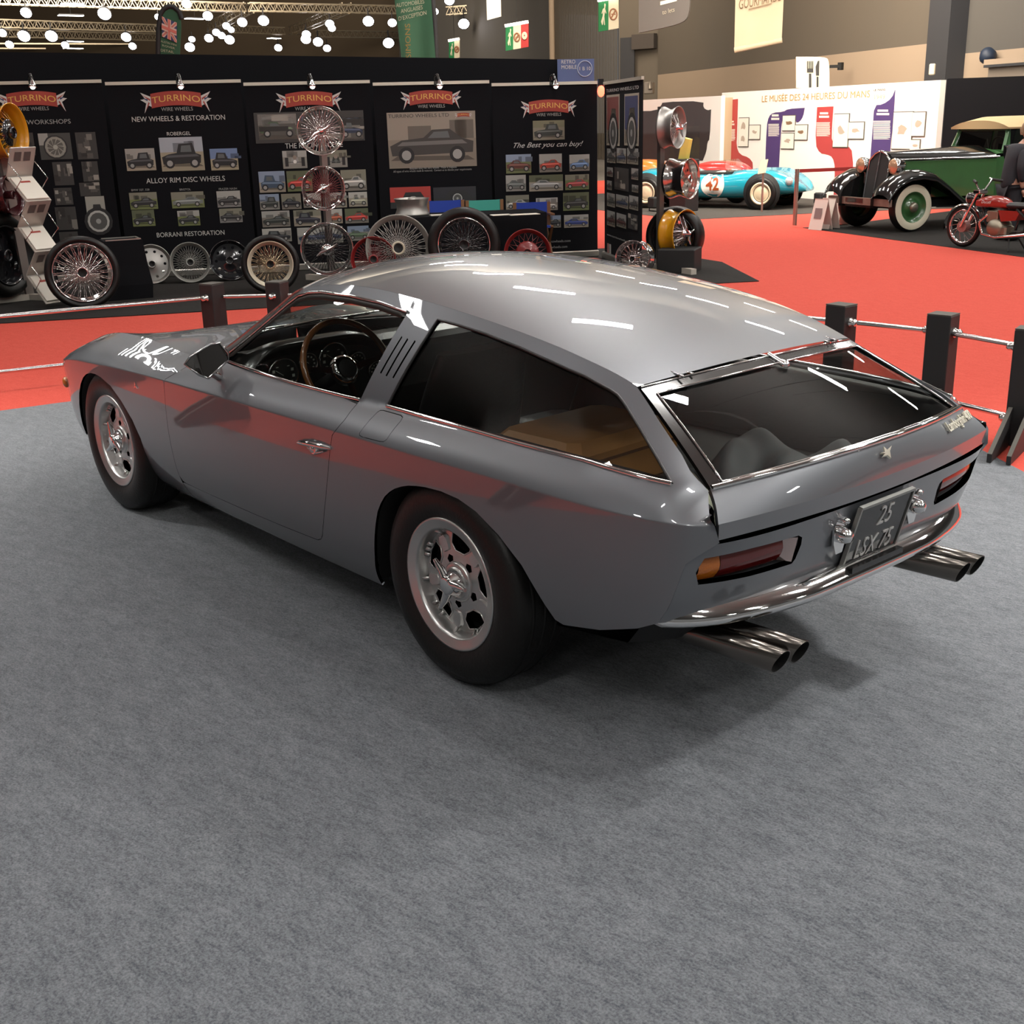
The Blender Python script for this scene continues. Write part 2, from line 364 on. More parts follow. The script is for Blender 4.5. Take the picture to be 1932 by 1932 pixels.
# ---------------------------------------------------------------- roof trusses
ALU = mat('truss_aluminium', (.42, .36, .27), .35, .9)
def truss(A, B, h=.36, label='', n=None):
    A, B = Vector(A), Vector(B); mb = MB(); t = (B-A).normalized(); L = (B-A).length; s = Vector((-t.y, t.x, 0)).normalized()*h/2; u = Vector((0, 0, h))
    k = n or max(4, int(L/(h*1.1)))
    for q in (s, -s, s+u, -s+u): mb.bar(A+q, B+q, .06)
    for i in range(k):
        p0, p1 = A+t*L*i/k, A+t*L*(i+.5)/k; p2 = A+t*L*(i+1)/k
        for q in (s, -s): mb.bar(p0+q, p1+q+u, .035); mb.bar(p1+q+u, p2+q, .035)
        mb.bar(p0-s, p1+s, .03); mb.bar(p0-s+u, p1+s+u, .03)
    return tag(mb.build('roof_truss', ALU), label, 'truss', 'roof trusses above the stands')
HT = lambda u, v, z=7.6: on_floor(u, v, z)
truss(HT(-60, 6), HT(462, 22), .40, 'topmost roof truss at the upper left, behind the round flag top')
truss(HT(470, 21), HT(760, 26), .40, 'roof truss left of the tall green flag, level with its top')
truss(HT(845, 28), HT(1042, 14), .40, 'roof truss running right from the green flag to the pale downpipe')
truss(HT(-60, 50), HT(310, 61), .42, 'middle roof truss at the upper left under a row of tubes')
truss(HT(440, 62), HT(535, 65), .42, 'short roof truss with a lit top chord left of the green flag')
truss(HT(-60, 68), HT(300, 77), .42, 'lowest roof truss at the upper left above the black stand wall')
truss(HT(598, 70), HT(760, 72), .42, 'dim roof truss just left of the tall green flag')
truss(HT(398, 60), HT(470, 24), .5, 'slanting roof truss rising to the right of the round flag top', 10)
truss(HT(552, 66), HT(655, 24), .5, 'slanting roof truss above the pair of stacked spotlights', 12)
truss(HT(822, 68), HT(1045, 16), .5, 'long slanting roof truss right of the tall green flag', 16)
mb = MB()
for v in (83, 92, 98): mb.bar(HT(-40, v-1, 8.2), HT(760, v+2, 8.2), .10)
tag(mb.build('roof_tie_bars', ALU), 'thin horizontal tie bars low over the black stand wall', 'tie bars')
# ---------------------------------------------------------------- lamps
LAMP = mat('lamp_white', (1, 1, 1), .5, emit=(1, .96, 1.0), es=22)
def spot(u, v, r, z=6.9, first=[None]):
    p = HT(u, v, z); R = 1.02*r*(p-CAMLOC).dot(_f)/FPX
    if first[0] is None:
        t = empty('ceiling_spotlight', 'small round white spotlight hanging from the roof trusses', 'spotlight', (0, 0, 0), 0, 'white spotlights on the roof trusses')
        mb = MB(); mb.lathe([(.35, 1.1), (.75, .95), (1.05, .2), (1.1, -.05), (1.0, -.05)], (0, 0, 0), (.6, -.45, .5), 14); mb.bar((0, 0, .6), (0, 0, 2.2), .18); mb.build('lamp_housing', HOOD_, t)
        mb = MB(); mb.lathe([(1.0, 0), (.7, -.22), (0, -.3)], (0, 0, 0), (.6, -.45, .5), 14); mb.build('lamp_lens', LAMP, t); first[0] = t; o = t
    else: o = dup(first[0])
    o.location = p; o.scale = (R, R, R)
for a in ((49, 24, 10), (197, 26, 12), (45, 68, 11), (97, 68, 11), (238, 70, 9), (250, 87, 7), (18, 84, 7.5), (4, 62, 8), (123, 85, 7), (358, 89, 9), (392, 30, 9), (298, 32, 6), (427, 49, 7), (436, 56, 6), (408, 61, 7), (418, 67, 7), (394, 72, 8), (433, 75, 9), (457, 42, 9), (497, 39, 10), (362, 74, 6), (525, 90, 7), (578, 65, 8), (577, 74, 9), (600, 79, 9), (617, 91, 7), (622, 45, 8), (626, 53, 7), (695, 40, 10), (733, 81, 10), (352, 7, 9), (740, 43, 8), (848, 1, 9), (820, 22, 7), (875, 45, 10), (900, 60, 8), (995, 28, 8), (1009, 32, 9)): spot(*a)
for u0, u1, v in ((110, 157, 29), (115, 158, 7), (122, 155, 78), (122, 154, 91), (350, 385, 35), (508, 526, 72), (482, 505, 84), (461, 488, 96)):
    batten(HT(u0, v, 7.9), HT(u1, v+1, 7.9), .35 if v < 60 else .5, 'long glowing strip light under the hall roof', 'glowing strip lights under the hall roof')

# added area lights without fixtures, brightening walls, trusses and the far stands
for k_, (u, v, d, tu, tv, td, pw, sz) in enumerate(((300, -420, 52, 300, 120, 95, 8500, 14), (900, -400, 38, 950, 90, 75, 2600, 8), (1350, -420, 26, 1450, 90, 44, 2700, 8), (1800, -420, 18, 1850, 60, 29, 520, 6))):
    a_ = at_depth(u, v, d); a_.z = min(a_.z, 14); area('wall_fill_helper', a_, at_depth(tu, tv, td), sz, pw, (1, .86, .68))
m0 = on_floor(1480, 440); area('museum_flood', (m0.x+1.5, m0.y-.5, 5.5), at_depth(1460, 250, 26.5), 2.2, 620, (1, .90, .76)); m0 = on_floor(1300, 400); area('museum_flood', (m0.x-.8, m0.y+.3, 3.6), at_depth(1330, 300, 25), .8, 120, (1, .92, .82))
for x_, y_, p_ in ((17, 8, 500), (4, -16, 1200), (-8, 8, 600)): area('ceiling_fill_helper', (x_, y_, 8.5), (x_, y_, 15), 8, p_, (1, .985, .95))  # added uplights, no fixtures: brighten the ceiling that the car paint mirrors
# ---------------------------------------------------------------- body surface of the silver car (x forward, y left, z up)
class Cv:
    """monotone cubic through (x, v) pairs"""
    def __init__(s, *p):
        s.x = np.array([a for a, b in p], float); s.v = np.array([b for a, b in p], float)
        h = np.diff(s.x); d = np.diff(s.v) / h; m = np.zeros(len(s.x))
        m[0], m[-1] = d[0], d[-1]
        for i in range(1, len(m) - 1):
            if d[i-1] * d[i] > 0:
                a, b = 2*h[i] + h[i-1], h[i] + 2*h[i-1]
                m[i] = (a + b) / (a / d[i-1] + b / d[i])
        s.m = m
    def __call__(s, q):
        x = s.x
        if q <= x[0]: return s.v[0] + s.m[0] * (q - x[0])
        if q >= x[-1]: return s.v[-1] + s.m[-1] * (q - x[-1])
        i = int(np.searchsorted(x, q) - 1); h = x[i+1] - x[i]; t = (q - x[i]) / h
        t2, t3 = t*t, t*t*t
        return float((2*t3-3*t2+1)*s.v[i] + (t3-2*t2+t)*h*s.m[i] + (-2*t3+3*t2)*s.v[i+1] + (t3-t2)*h*s.m[i+1])
YC = Cv((-.915,.650),(-.87,.700),(-.80,.730),(-.72,.748),(-.57,.768),(-.2,.788),(.3,.802),(1.0,.806),(1.6,.803),(2.1,.795),(2.5,.787),(2.7,.781),(2.85,.770),(2.95,.756),(3.05,.734),(3.14,.702),(3.22,.660))
ZC = Cv((-.915,.704),(-.57,.707),(-.2,.713),(.3,.714),(.8,.712),(1.35,.705),(1.8,.699),(2.03,.692),(2.36,.678),(2.57,.665),(2.72,.657),(2.85,.643),(3.05,.607),(3.14,.590),(3.22,.573))
YB = Cv((-.915,.648),(-.842,.640),(-.78,.657),(-.5,.692),(0,.712),(.5,.716),(1.0,.710),(1.3,.695),(1.6,.668),(1.8,.645),(2.0,.620),(2.36,.592),(2.65,.578),(2.9,.570),(3.06,.57),(3.22,.575))
ZB = Cv((-.915,.706),(-.842,.745),(-.78,.782),(-.5,.797),(0,.804),(.5,.803),(1.0,.798),(1.3,.800),(1.5,.803),(1.65,.797),(1.8,.778),(2.0,.766),(2.36,.774),(2.65,.765),(2.85,.738),(3.0,.699),(3.12,.645),(3.22,.585))
YR = Cv((-.915,.646),(-.842,.596),(-.5,.488),(-.3,.506),(0,.521),(.3,.526),(.6,.525),(.9,.512),(1.2,.495),(1.34,.535),(1.6,.640))
ZR = Cv((-.915,.7065),(-.842,.768),(-.5,.960),(-.31,1.016),(-.1,1.057),(.13,1.088),(.4,1.114),(.69,1.129),(.9,1.121),(1.09,1.097),(1.2,1.073),(1.34,.985),(1.6,.806))
ZS = .165
def YS(x, z):
    """half width of the body side at height z"""
    yc, zc = YC(x), ZC(x)
    if z <= zc:
        t = (zc - z) / (zc - ZS)
        return yc - (.010*t + .030*t*t + .068*t**6)
    yb, zb = YB(x), ZB(x)
    if z <= zb:
        s = (z - zc) / max(zb - zc, 1e-4)
        return yc + (yb - yc)*s + (.010 + .022*min(1, max(0, (x - 1.5)/.9)))*4*s*(1-s)
    if x > 1.565: return yb - (z - zb)*1.1
    yr, zr = YR(x), ZR(x)
    s = (z - zb) / max(zr - zb, 1e-4)
    return yb + (yr - yb)*s + (.012*4*s*(1-s) if s < 1 else 0)
HC = Cv((-.56,.026),(-.3,.046),(0,.062),(.3,.066),(.9,.056),(1.2,.045))
def side(x, z): return (x, YS(x, z), z)
# rear: x as a function of (y, z) below the lip, ruled rows above it
RZ = Cv((.36,-.885),(.459,-.917),(.56,-.942),(.648,-.962))
def XT(y, z):
    """recessed tail panel"""
    return RZ(z) + .052*(y/.64)**2 + .045*max(0, abs(y)-.52)**2/.0144*.5
# ---------------------------------------------------------------- materials of the silver car
PAINT = mat('grey_metallic_paint', (.145, .155, .170), .40, .50, 1., .01); PAINT.node_tree.nodes['Principled BSDF'].inputs['Coat IOR'].default_value = 1.68
CHROME = mat('chrome', (.82, .82, .82), .06, 1.)
SATIN = mat('cast_alloy', (.60, .60, .59), .32, .95)
DARKTRIM = mat('dark_bronze_trim', (.018, .015, .012), .4, 0, spec=.3)
BLACK = mat('black_matt', (.008, .008, .008), .7)
BLACKL = mat('black_leather', (.012, .012, .013), .38, bump=(60, .15))
RUBBER = mat('tyre_rubber', (.0065, .006, .0055), .42, spec=.35, bump=(90, .1))
GLASS = glass('car_glass', (.80, .83, .81), 1.5)
GLASSR = glass('tinted_glass', (.66, .67, .65), 1.5)
AMBER = mat('amber_lens', (.42, .12, .012), .18, coat=.6, bump=(120, .3))
REDL = mat('red_lens', (.10, .008, .008), .15, coat=.6)
WOOD = mat('varnished_wood', (.23, .085, .025), .25, coat=.7, var=(14, (.14, .05, .015), .2))
BLK_PAINT = mat('black_gloss', (.01, .01, .01), .2, coat=.3)
CAR = empty('sports_car', 'silver grey two-door shooting brake with a glass tailgate parked on grey carpet', 'car')
BOTH = (False, True)
def off_loop(L, d):
    """pull a closed loop inwards by d (works for either direction)"""
    n = len(L); ar = sum(L[i-1][0]*L[i][1] - L[i][0]*L[i-1][1] for i in range(n)); sgn = 1 if ar > 0 else -1; out = []
    for i in range(n):
        a, b, c = L[i-1], L[i], L[(i+1) % n]
        e1 = Vector((b[0]-a[0], b[1]-a[1])); e2 = Vector((c[0]-b[0], c[1]-b[1]))
        if e1.length < 1e-9 or e2.length < 1e-9: out.append(b); continue
        e1.normalize(); e2.normalize(); n1 = Vector((-e1.y, e1.x))*sgn; n2 = Vector((-e2.y, e2.x))*sgn
        q = n1+n2
        if q.length < .2: q = n1
        q = q/max(q.length_squared, .5)*2 if q.length_squared > 0 else n1
        q = q*(1/1.0); k = Vector((b[0], b[1])) + q*(d*.5*2/2)
        out.append((k.x, k.y))
    return out
DOORCUT_F = [(1.66, .786), (1.711, .760), (1.736, .740), (1.787, .703), (1.796, .640), (1.810, .571), (1.820, .498), (1.824, .438), (1.827, .381), (1.834, .323), (1.838, .283), (1.826, .262), (1.80, .256)]
DOORCUT_B = [(1.575, .255), (1.227, .258), (.985, .263), (.801, .269), (.765, .271), (.735, .283), (.713, .306), (.679, .364), (.634, .462), (.599, .554), (.569, .642), (.547, .696), (.526, .716), (.507, .749), (.505, .796)]
DOOR = DOORCUT_F + DOORCUT_B + [(.596, .801), (.92, .797), (1.176, .797), (1.45, .800), (1.58, .801)]
FARCH = [(2.14, .20), (2.137, .300), (2.143, .392), (2.19, .467), (2.275, .537), (2.371, .591), (2.474, .615), (2.532, .620), (2.589, .618), (2.65, .604), (2.701, .581), (2.755, .543), (2.81, .488), (2.85, .43), (2.894, .347), (2.93, .275)]
RARCH = [(.455, .197), (.40, .31), (.368, .397), (.349, .445), (.33, .486), (.308, .517), (.281, .547), (.251, .569), (.221, .586), (.186, .600), (.148, .611), (.108, .618), (.067, .623), (-.008, .626), (-.085, .619), (-.158, .598), (-.25, .547), (-.335, .479), (-.413, .379), (-.445, .342), (-.475, .335)]
TAILEDGE = [(-.5, .959), (-.608, .899), (-.734, .832), (-.845, .766), (-.913, .7035), (-.921, .66), (-.865, .605), (-.849, .553), (-.831, .5), (-.819, .473), (-.793, .431)]
DLOR = [(.354, .809), (-.013, .806), (-.263, .801), (-.505, .798), (-.778, .783), (-.655, .844), (-.558, .894), (-.498, .926), (-.47, .940), (-.44, .950), (-.40, .961), (-.35, .975), (-.225, 1.000), (-.091, 1.025), (.057, 1.047), (.171, 1.059), (.282, 1.067)]
DLOF = [(1.49, .805), (1.176, .802), (.92, .800), (.596, .804), (.504, .806), (.437, 1.073), (.598, 1.088), (.78, 1.092), (.986, 1.085), (1.087, 1.074), (1.163, 1.056), (1.22, 1.022), (1.30, .963), (1.40, .882)]
FLAP = [(.402, .728), (.396, .722), (.38, .720), (.289, .722), (.268, .7245), (.258, .733), (.248, .784), (.252, .793), (.267, .7965), (.362, .797), (.376, .795), (.382, .789)]
LOUV = [[(.449, .895), (.441, .893), (.409, 1.004), (.415, 1.008)], [(.416, .891), (.408, .889), (.376, 1.001), (.383, 1.005)], [(.379, .890), (.371, .888), (.337, .999), (.344, 1.003)]]
xs = lambda a, b, n: [a+(b-a)*i/n for i in range(n+1)]
CREASE = [[(x, ZC(x)+d) for x in [-.90+.02*i for i in range(198)]] for d in (-.010, -.0035, .0035, .010)]
FENDER = [(2.955, .248), (3.05, .266), (3.13, .315), (3.185, .41), (3.212, .574), (3.208, .588)] + [(x, ZB(x)) for x in xs(3.19, 1.66, 24)] + DOORCUT_F[1:10] + [(1.842, .25), (1.842, .165), (2.10, .165)] + FARCH
QUARTER = DOORCUT_B[::-1] + [(1.80, .256), (1.826, .255), (1.838, .25), (1.838, .165), (1.2, .165), (.47, .168)] + RARCH + [(-.609, .361), (-.731, .400)] + TAILEDGE[::-1] + [(x, ZR(x)-.0003) for x in xs(-.46, .434, 24)] + [(.437, 1.075), (.504, .806)]
roofc = lambda x, w: ZR(x) + HC(x)*(1-w*w)
def ROOF(s, w):
    xe = -.5 + 1.7*s; xr = -.559 + .059*w*w; xf = 1.33 - .13*w*w
    return (xr + (xf-xr)*s, YR(xe)*w, roofc(xe, w))
def HATCH(s, w):
    """sloping tailgate surface: s = 0 at the roof, 1 at the foot of the glass"""
    return (-.559+.059*w*w + s*(-.382+.040*w*w), w*(.488+.108*s), .982-.024*w*w + s*(-.188-.002*w*w) + .012*4*s*(1-s)*(1-.5*w*w))
def LIDT(s, w):
    """painted strip below the glass down to the lip"""
    a = Vector(HATCH(1, w)); b = Vector((-.972+.060*w*w, .647*w, .704)); p = a.lerp(b, s); p.z += .010*4*s*(1-s)*.5; p.x -= .004*4*s*(1-s); return p
def LIDB(s, w):
    a = Vector((-.972+.060*w*w, .647*w, .704)); return a + Vector((.002*s, -.003*w*s, -.042*s))
YE = Cv((.43, .717), (.473, .713), (.5, .710), (.553, .705), (.605, .698), (.66, .640))
XE = Cv((.43, -.790), (.473, -.816), (.5, -.829), (.553, -.847), (.605, -.863), (.66, -.912))
def TAIL(y, z):
    w = y/YE(z); c = RZ(z); return (c + (XE(z)-c)*(.42*w*w+.58*w**6), y, z)
if True:
    for mir in BOTH:
        mb = MB(); trim(mb, side, FENDER, step=.035, flip=True, mirror=mir, lines=CREASE); mb.build('front_fender', PAINT, CAR)
        mb = MB(); trim(mb, side, off_loop(DOOR, .0045), step=.035, flip=True, mirror=mir, lines=CREASE); door = mb.build('door', PAINT, CAR)
        mb = MB(); trim(mb, side, QUARTER, [DLOR, FLAP] + LOUV, step=.032, flip=True, mirror=mir, lines=CREASE); mb.build('rear_quarter_panel', PAINT, CAR)
        if not mir:
            mb = MB(); trim(mb, side, off_loop(FLAP, .0035), step=.02, flip=True); mb.build('fuel_flap', PAINT, CAR)
        sg = -1 if mir else 1
        # door handle: chrome blade with a round push button
        mb = MB(); hx, hz = .665, .640
        P = lambda x, z, o=0: Vector((x, sg*(YS(x, z)+o), z))
        mb.tube([P(.772, .633, .004), P(.74, .640, .010), P(.70, .645, .012), P(.65, .648, .010), P(.60, .650, .006), P(.556, .651, .004)], [.003, .008, .010, .011, .010, .004], 10)
        mb.lathe([(.019, -.004), (.019, .012), (.015, .016), (.012, .012), (.010, .018), (0, .019)], P(.655, .632), (0, sg, .08), 18)
        mb.tube([P(.70, .628, .006), P(.655, .618, .010), P(.60, .634, .006)], [.003, .006, .003], 8)
        mb.build('door_handle', CHROME, door)
        # side glass, chrome waist strip and window frames
        ins = lambda x, z: (x, YS(x, z)-.007, z)
        mb = MB(); trim(mb, ins, DLOR, step=.06, flange=0, flip=True, mirror=mir); mb.build('rear_side_window', GLASSR, CAR)
        mb = MB(); trim(mb, ins, DLOF, step=.06, flange=0, flip=True, mirror=mir); mb.build('door_window', GLASS, CAR)
        L = [P(x, z, .002) for x, z in dense(DLOR[:5], .05, False)]
        mb = MB(); mb.tube(L, .007, 8); mb.tube([p-Vector((0, 0, .014)) for p in L], .0035, 6)
        L = [P(x, z, .002) for x, z in dense(DLOF[:5], .05, False)]
        mb.tube(L, .006, 8); mb.build('chrome_waist_strip', CHROME, CAR)['label'] = 'bright chrome waist strip under the side windows'
        mb = MB(); L = [P(x, z, .0015) for x, z in dense(DLOF[5:] + [(1.49, .812)], .04, False)]
        mb.use(CHROME).tube([p+Vector((0, 0, .004)) for p in L], .0055, 8)
        inner = off_loop(DLOF, .040); fr = dense(DLOF[5:] + [DLOF[0]], .03, False); fi = []
        for q in fr:
            k = min(range(len(inner)), key=lambda i: 0); best = None
            for i in range(len(inner)):
                a, b = Vector(inner[i-1]), Vector(inner[i]); ab = b-a; t = max(0, min(1, (Vector(q)-a).dot(ab)/max(ab.length_squared, 1e-9))); c = a+ab*t
                if best is None or (c-Vector(q)).length < best[0]: best = ((c-Vector(q)).length, c)
            fi.append((best[1].x, best[1].y))
        rows = [[P(x, z, -.001), P(.5*x+.5*a, .5*z+.5*b, .004), P(a, b, -.004)] for (x, z), (a, b) in zip(fr, fi)]
        mb.use(DARKTRIM).grid(rows if mir else [r[::-1] for r in rows]); mb.build('door_window_frame', None, CAR)['label'] = 'dark bronze window frame with a chrome outer edge'
        mb = MB(); mb.tube([P(x, z, .001) for x, z in dense(DLOR[4:] + [DLOR[0]], .04, False)], .0045, 6); mb.build('rear_window_seal', BLACKL, CAR)
        # chrome edge between the windscreen pillar and glass
        mb = MB(); trim(mb, side, [(x, ZR(x)-.0004) for x in xs(.432, 1.19, 24)] + [(1.195, 1.040), (1.163, 1.0585)] + DLOF[9:5:-1] + [(.432, 1.0745)], step=.03, flip=True, mirror=mir, flange=0); mb.build('roof_rail', PAINT, CAR)
        mb = MB(); trim(mb.use(DARKTRIM), side, [(x, ZR(x)-.0006) for x in xs(1.19, 1.56, 16)] + [(1.55, .806), (1.49, .806), (1.40, .880), (1.30, .961), (1.22, 1.020), (1.195, 1.035)], step=.02, flip=True, mirror=mir, flange=.006)
        mb.use(CHROME).tube([(x, sg*(YR(x)+.001), ZR(x)+.003) for x in xs(1.17, 1.56, 16)], .0032, 8); mb.build('windscreen_pillar', None, CAR)['label'] = 'dark bronze windscreen pillar with a chrome edge'
    mb = MB(); N = 36
    rows = [[Vector(ROOF(s, w)) for w in xs(-1, 1, 28)] for s in xs(0, 1, 48)]
    nr = []
    for s in xs(0, 1, 48):
        for w in xs(-1, 1, 28):
            e = 1e-3; nr.append((Vector(ROOF(s+e, w))-Vector(ROOF(s-e, w))).cross(Vector(ROOF(s, w+e))-Vector(ROOF(s, w-e))).normalized())
    fl = nr[len(nr)//2].z < 0
    nr = [-q if q.z < 0 else q for q in nr]
    n_ = 29; fs = [[i*n_+j, i*n_+j+1, (i+1)*n_+j+1, (i+1)*n_+j] for i in range(48) for j in range(28)]
    if fl: fs = [f[::-1] for f in fs]
    mb.add([p for r in rows for p in r], [f[::-1] for f in fs] if not fl else fs, True, nr)
    roof = mb.build('roof', PAINT, CAR)
    mb = MB(); mb.grid([[Vector(ROOF(s, w*.97))-Vector((0, 0, .02)) for w in xs(-1, 1, 12)] for s in xs(0.02, .98, 16)]); mb.build('headliner', BLACK, roof)
    # bonnet
    HZ = Cv((1.98, .800), (2.3, .778), (2.6, .744), (2.9, .690), (3.1, .640), (3.25, .585), (3.34, .54))
    def HOOD(s, w):
        xe = 1.60+1.605*s; xc = 2.0+1.34*s; a = w*w
        return (xc+(xe-xc)*a, w*YB(xe), HZ(xc)+(ZB(xe)-HZ(xc))*a)
    mb = MB(); mb.grid([[Vector(HOOD(s, w)) for w in xs(1, -1, 24)] for s in xs(0, 1, 30)]); mb.build('bonnet', PAINT, CAR)
    # nose panel
    mb = MB(); rows = []
    for k in range(9):
        t = k/8; z = .575-(.575-.26)*t; row = []
        for j in range(33):
            w = 1-j/16; aw = abs(w); top = Vector(HOOD(1, max(-1, min(1, w*.655/.575)))) if k == 0 else None
            x = 3.21-.13*t*t + (.130-.02*t)*(1-aw**2.6); y = w*(.658-.01*t) + (0 if aw < 1 else 0)
            if k == 0 and aw < .87: x, z0 = top.x, top.z
            else: z0 = z if k else .58
            row.append((x + .018*math.sin(PI*t), y, z0))
        rows.append(row)
    mb.grid(rows); nose = mb.build('nose_panel', PAINT, CAR)
    for sg in (1, -1):
        mb = MB(); mb.tube([(3.17, sg*.665, .40), (3.24, sg*.60, .40), (3.32, sg*.46, .40), (3.35, sg*.32, .40)], [.012, .022, .024, .02], 10); mb.build('front_bumper', BLACKL, CAR)
        mb = MB(); mb.ball((3.085, sg*(YS(3.085, .495)+.004), .495), .022, 8, (1, .7, 1.2)); mb.build('amber_marker_lamp', AMBER, CAR)['label'] = 'small round amber marker lamp on the front wing'
        mb = MB(); x, z = 2.078, .635; y = sg*(YS(x, z)+.002)
        for a in range(3):
            an = PI/2+a*2*PI/3; mb.prism([(x+.017*math.cos(an), y, z+.020*math.sin(an)), (x+.006*math.cos(an+.6), y, z+.007*math.sin(an+.6)), (x+.003*math.cos(an+PI), y, z), (x+.006*math.cos(an-.6), y, z+.007*math.sin(an-.6))], (0, sg*.003, 0))
        mb.build('wing_badge', CHROME, CAR)
    # windscreen
    WE = lambda s: (1.2+.37*s)
    def WS(s, w):
        xe = WE(s); xc = 1.33+.66*s; zc = 1.113-.305*s + .02*4*s*(1-s); a = w*w
        return (xc+(xe-xc)*a, w*YR(xe), zc+(ZR(xe)-zc)*a)
    mb = MB(); mb.grid([[Vector(WS(s, w)) for w in xs(1, -1, 20)] for s in xs(0, 1, 12)]); wind = mb.build('windscreen', GLASS, CAR)
    mb = MB(); mb.tube([Vector(WS(0, w)) for w in xs(-1, 1, 20)], .006, 8); mb.tube([Vector(WS(1, w)) for w in xs(-1, 1, 20)], .007, 8)
    for w in (-1, 1): mb.tube([Vector(WS(s, w)) for s in xs(0, 1, 14)], .0025, 8)
    mb.build('windscreen_surround', CHROME, wind)
    for a, b, c in (((1.86, .38, .815), (1.83, .05, .83), (1.79, -.2, .845)), ((1.92, -.05, .812), (1.87, -.3, .825), (1.78, -.52, .835))):
        mb = MB(); mb.tube([a, Vector(a)+Vector((-.012, 0, .02)), Vector(b)+Vector((0, 0, .012)), c], .004, 6); mb.tube([Vector(b)+Vector((0, .16, .003)), Vector(b)+Vector((-.01, 0, .016)), Vector(c)+Vector((-.03, -.12, .012))], .005, 6); mb.build('wiper', CHROME, CAR)
    # ------------------------------------------------------------ tailgate
    def patch(mb, F, s0, s1, w0, w1, ns, nw, flip=False, off=0.):
        rows = []; nn = []
        for i in range(ns+1):
            r = []
            for j in range(nw+1):
                s, w = s0+(s1-s0)*i/ns, w0+(w1-w0)*j/nw; e = 1e-3
                n = (Vector(F(s+e, w))-Vector(F(s-e, w))).cross(Vector(F(s, w+e))-Vector(F(s, w-e))).normalized()
                if n.x > 0 or (abs(n.x) < .2 and n.z < 0): n = -n
                r.append(Vector(F(s, w))+n*off); nn.append(n)
            rows.append(r)
        n_ = nw+1; vs = [p for r in rows for p in r]
        fs = [[i*n_+j, i*n_+j+1, (i+1)*n_+j+1, (i+1)*n_+j] for i in range(ns) for j in range(nw)]
        a, b, c = vs[0], vs[1], vs[n_]
        if (b-a).cross(c-a).dot(nn[0]) < 0: fs = [f[::-1] for f in fs]
        mb.add(vs, fs, True, nn); return mb
    mb = MB(); patch(mb, LIDT, 0, 1, -.988, .988, 6, 28); patch(mb, LIDB, 0, 1, -.985, .985, 2, 28)
    # underside lip of the lid
    mb.grid([[Vector(LIDB(1, w)) for w in xs(-.985, .985, 28)], [Vector(LIDB(1, w))+Vector((.018, 0, .002)) for w in xs(-.985, .985, 28)]])
    for w in (-.988, .988):
        e = [Vector(LIDT(s, w)) for s in xs(0, 1, 6)] + [Vector(LIDB(1, w))]
        mb.grid([e, [p+Vector((.012, -.006*(1 if w > 0 else -1), -.012)) for p in e]])
    lid = mb.build('tailgate', PAINT, CAR)
    mb = MB().use(mat('dark_frame', (.10, .10, .10), .16, .95))
    S0, S1, WG = .115, .975, .925
    patch(mb, HATCH, .006, S0, -.985, .985, 3, 28); patch(mb, HATCH, S1, 1.0, -.985, .985, 1, 28)
    patch(mb, HATCH, S0, S1, -.985, -WG, 10, 2); patch(mb, HATCH, S0, S1, WG, .985, 10, 2)
    for w in (-.985, .985):
        e = [Vector(HATCH(s, w)) for s in xs(0, 1, 10)]; mb.grid([e, [p-Vector((0, 0, .014)) for p in e]])
    e = [Vector(HATCH(.006, w)) for w in xs(-.985, .985, 20)]; mb.grid([e, [p-Vector((0, 0, .014)) for p in e]])
    mb.use(CHROME)
    ring = [Vector(HATCH(S0, w)) for w in xs(-WG, WG, 20)] + [Vector(HATCH(s, WG)) for s in xs(S0, S1, 10)][1:] + [Vector(HATCH(S1, w)) for w in xs(WG, -WG, 20)][1:] + [Vector(HATCH(s, -WG)) for s in xs(S1, S0, 10)][1:-1]
    mb.tube([p+Vector((-.001, 0, .002)) for p in ring], .0035, 6, closed=True)
    mb.tube([Vector(HATCH(1.0, w))+Vector((-.002, 0, .003)) for w in xs(-.985, .985, 28)], .008, 8)
    mb.tube([Vector(HATCH(0.012, w))+Vector((-.001, 0, .001)) for w in xs(-.985, .985, 28)], .003, 6)
    mb.tube([Vector(HATCH(.0, .0))+Vector((0, 0, .004)), Vector(HATCH(S0, 0.0))+Vector((0, 0, .004))], .007, 8)
    mb.lathe([(.016, 0), (.016, .008), (.010, .014), (0, .015)], Vector(HATCH(S0+.03, .0)), (-.35, 0, .93), 16)
    mb.build('rear_window_frame', None, lid)['label'] = 'dark metal rear window frame edged in chrome'
    mb = MB(); patch(mb, HATCH, S0, S1, -WG, WG, 10, 20, off=-.004); mb.build('rear_window', GLASS, lid)
    for y in (.34, -.34):
        mb = MB(); w = y/.49; p = Vector(HATCH(.0, w))
        mb.tube([p+Vector((-.02, -.02, .004)), p+Vector((.085, -.02, .017)), p+Vector((.085, .02, .017)), p+Vector((-.02, .02, .004))], .0035, 6)
        mb.bar(p+Vector((.085, -.024, .019)), p+Vector((.085, .024, .019)), .006); mb.build('rack_bracket', CHROME, roof)
    # bird-like badge and script lettering on the lid
    T = lambda s, w, o=.003: Vector(LIDT(s, w)) + Vector((-.5*o, 0, .85*o))
    BADGE = mat('badge_metal', (.72, .69, .58), .38, .6)
    mb = MB(); e = [(-.35, .06), (-.12, .03), (-.10, .42), (.03, .12), (.34, .30), (.16, -.02), (.14, -.50), (-.02, -.22), (-.30, -.20), (-.12, -.06)]
    mb.prism([T(.45-b*.42, -a*.135, .008) for a, b in e], Vector((-.003, 0, .005))); mb.build('star_badge', BADGE, lid)
    a, b = T(.48, -.66, .003), T(.44, -.90, .003)
    d = T(.1, -.7, .003)-T(.9, -.7, .003)
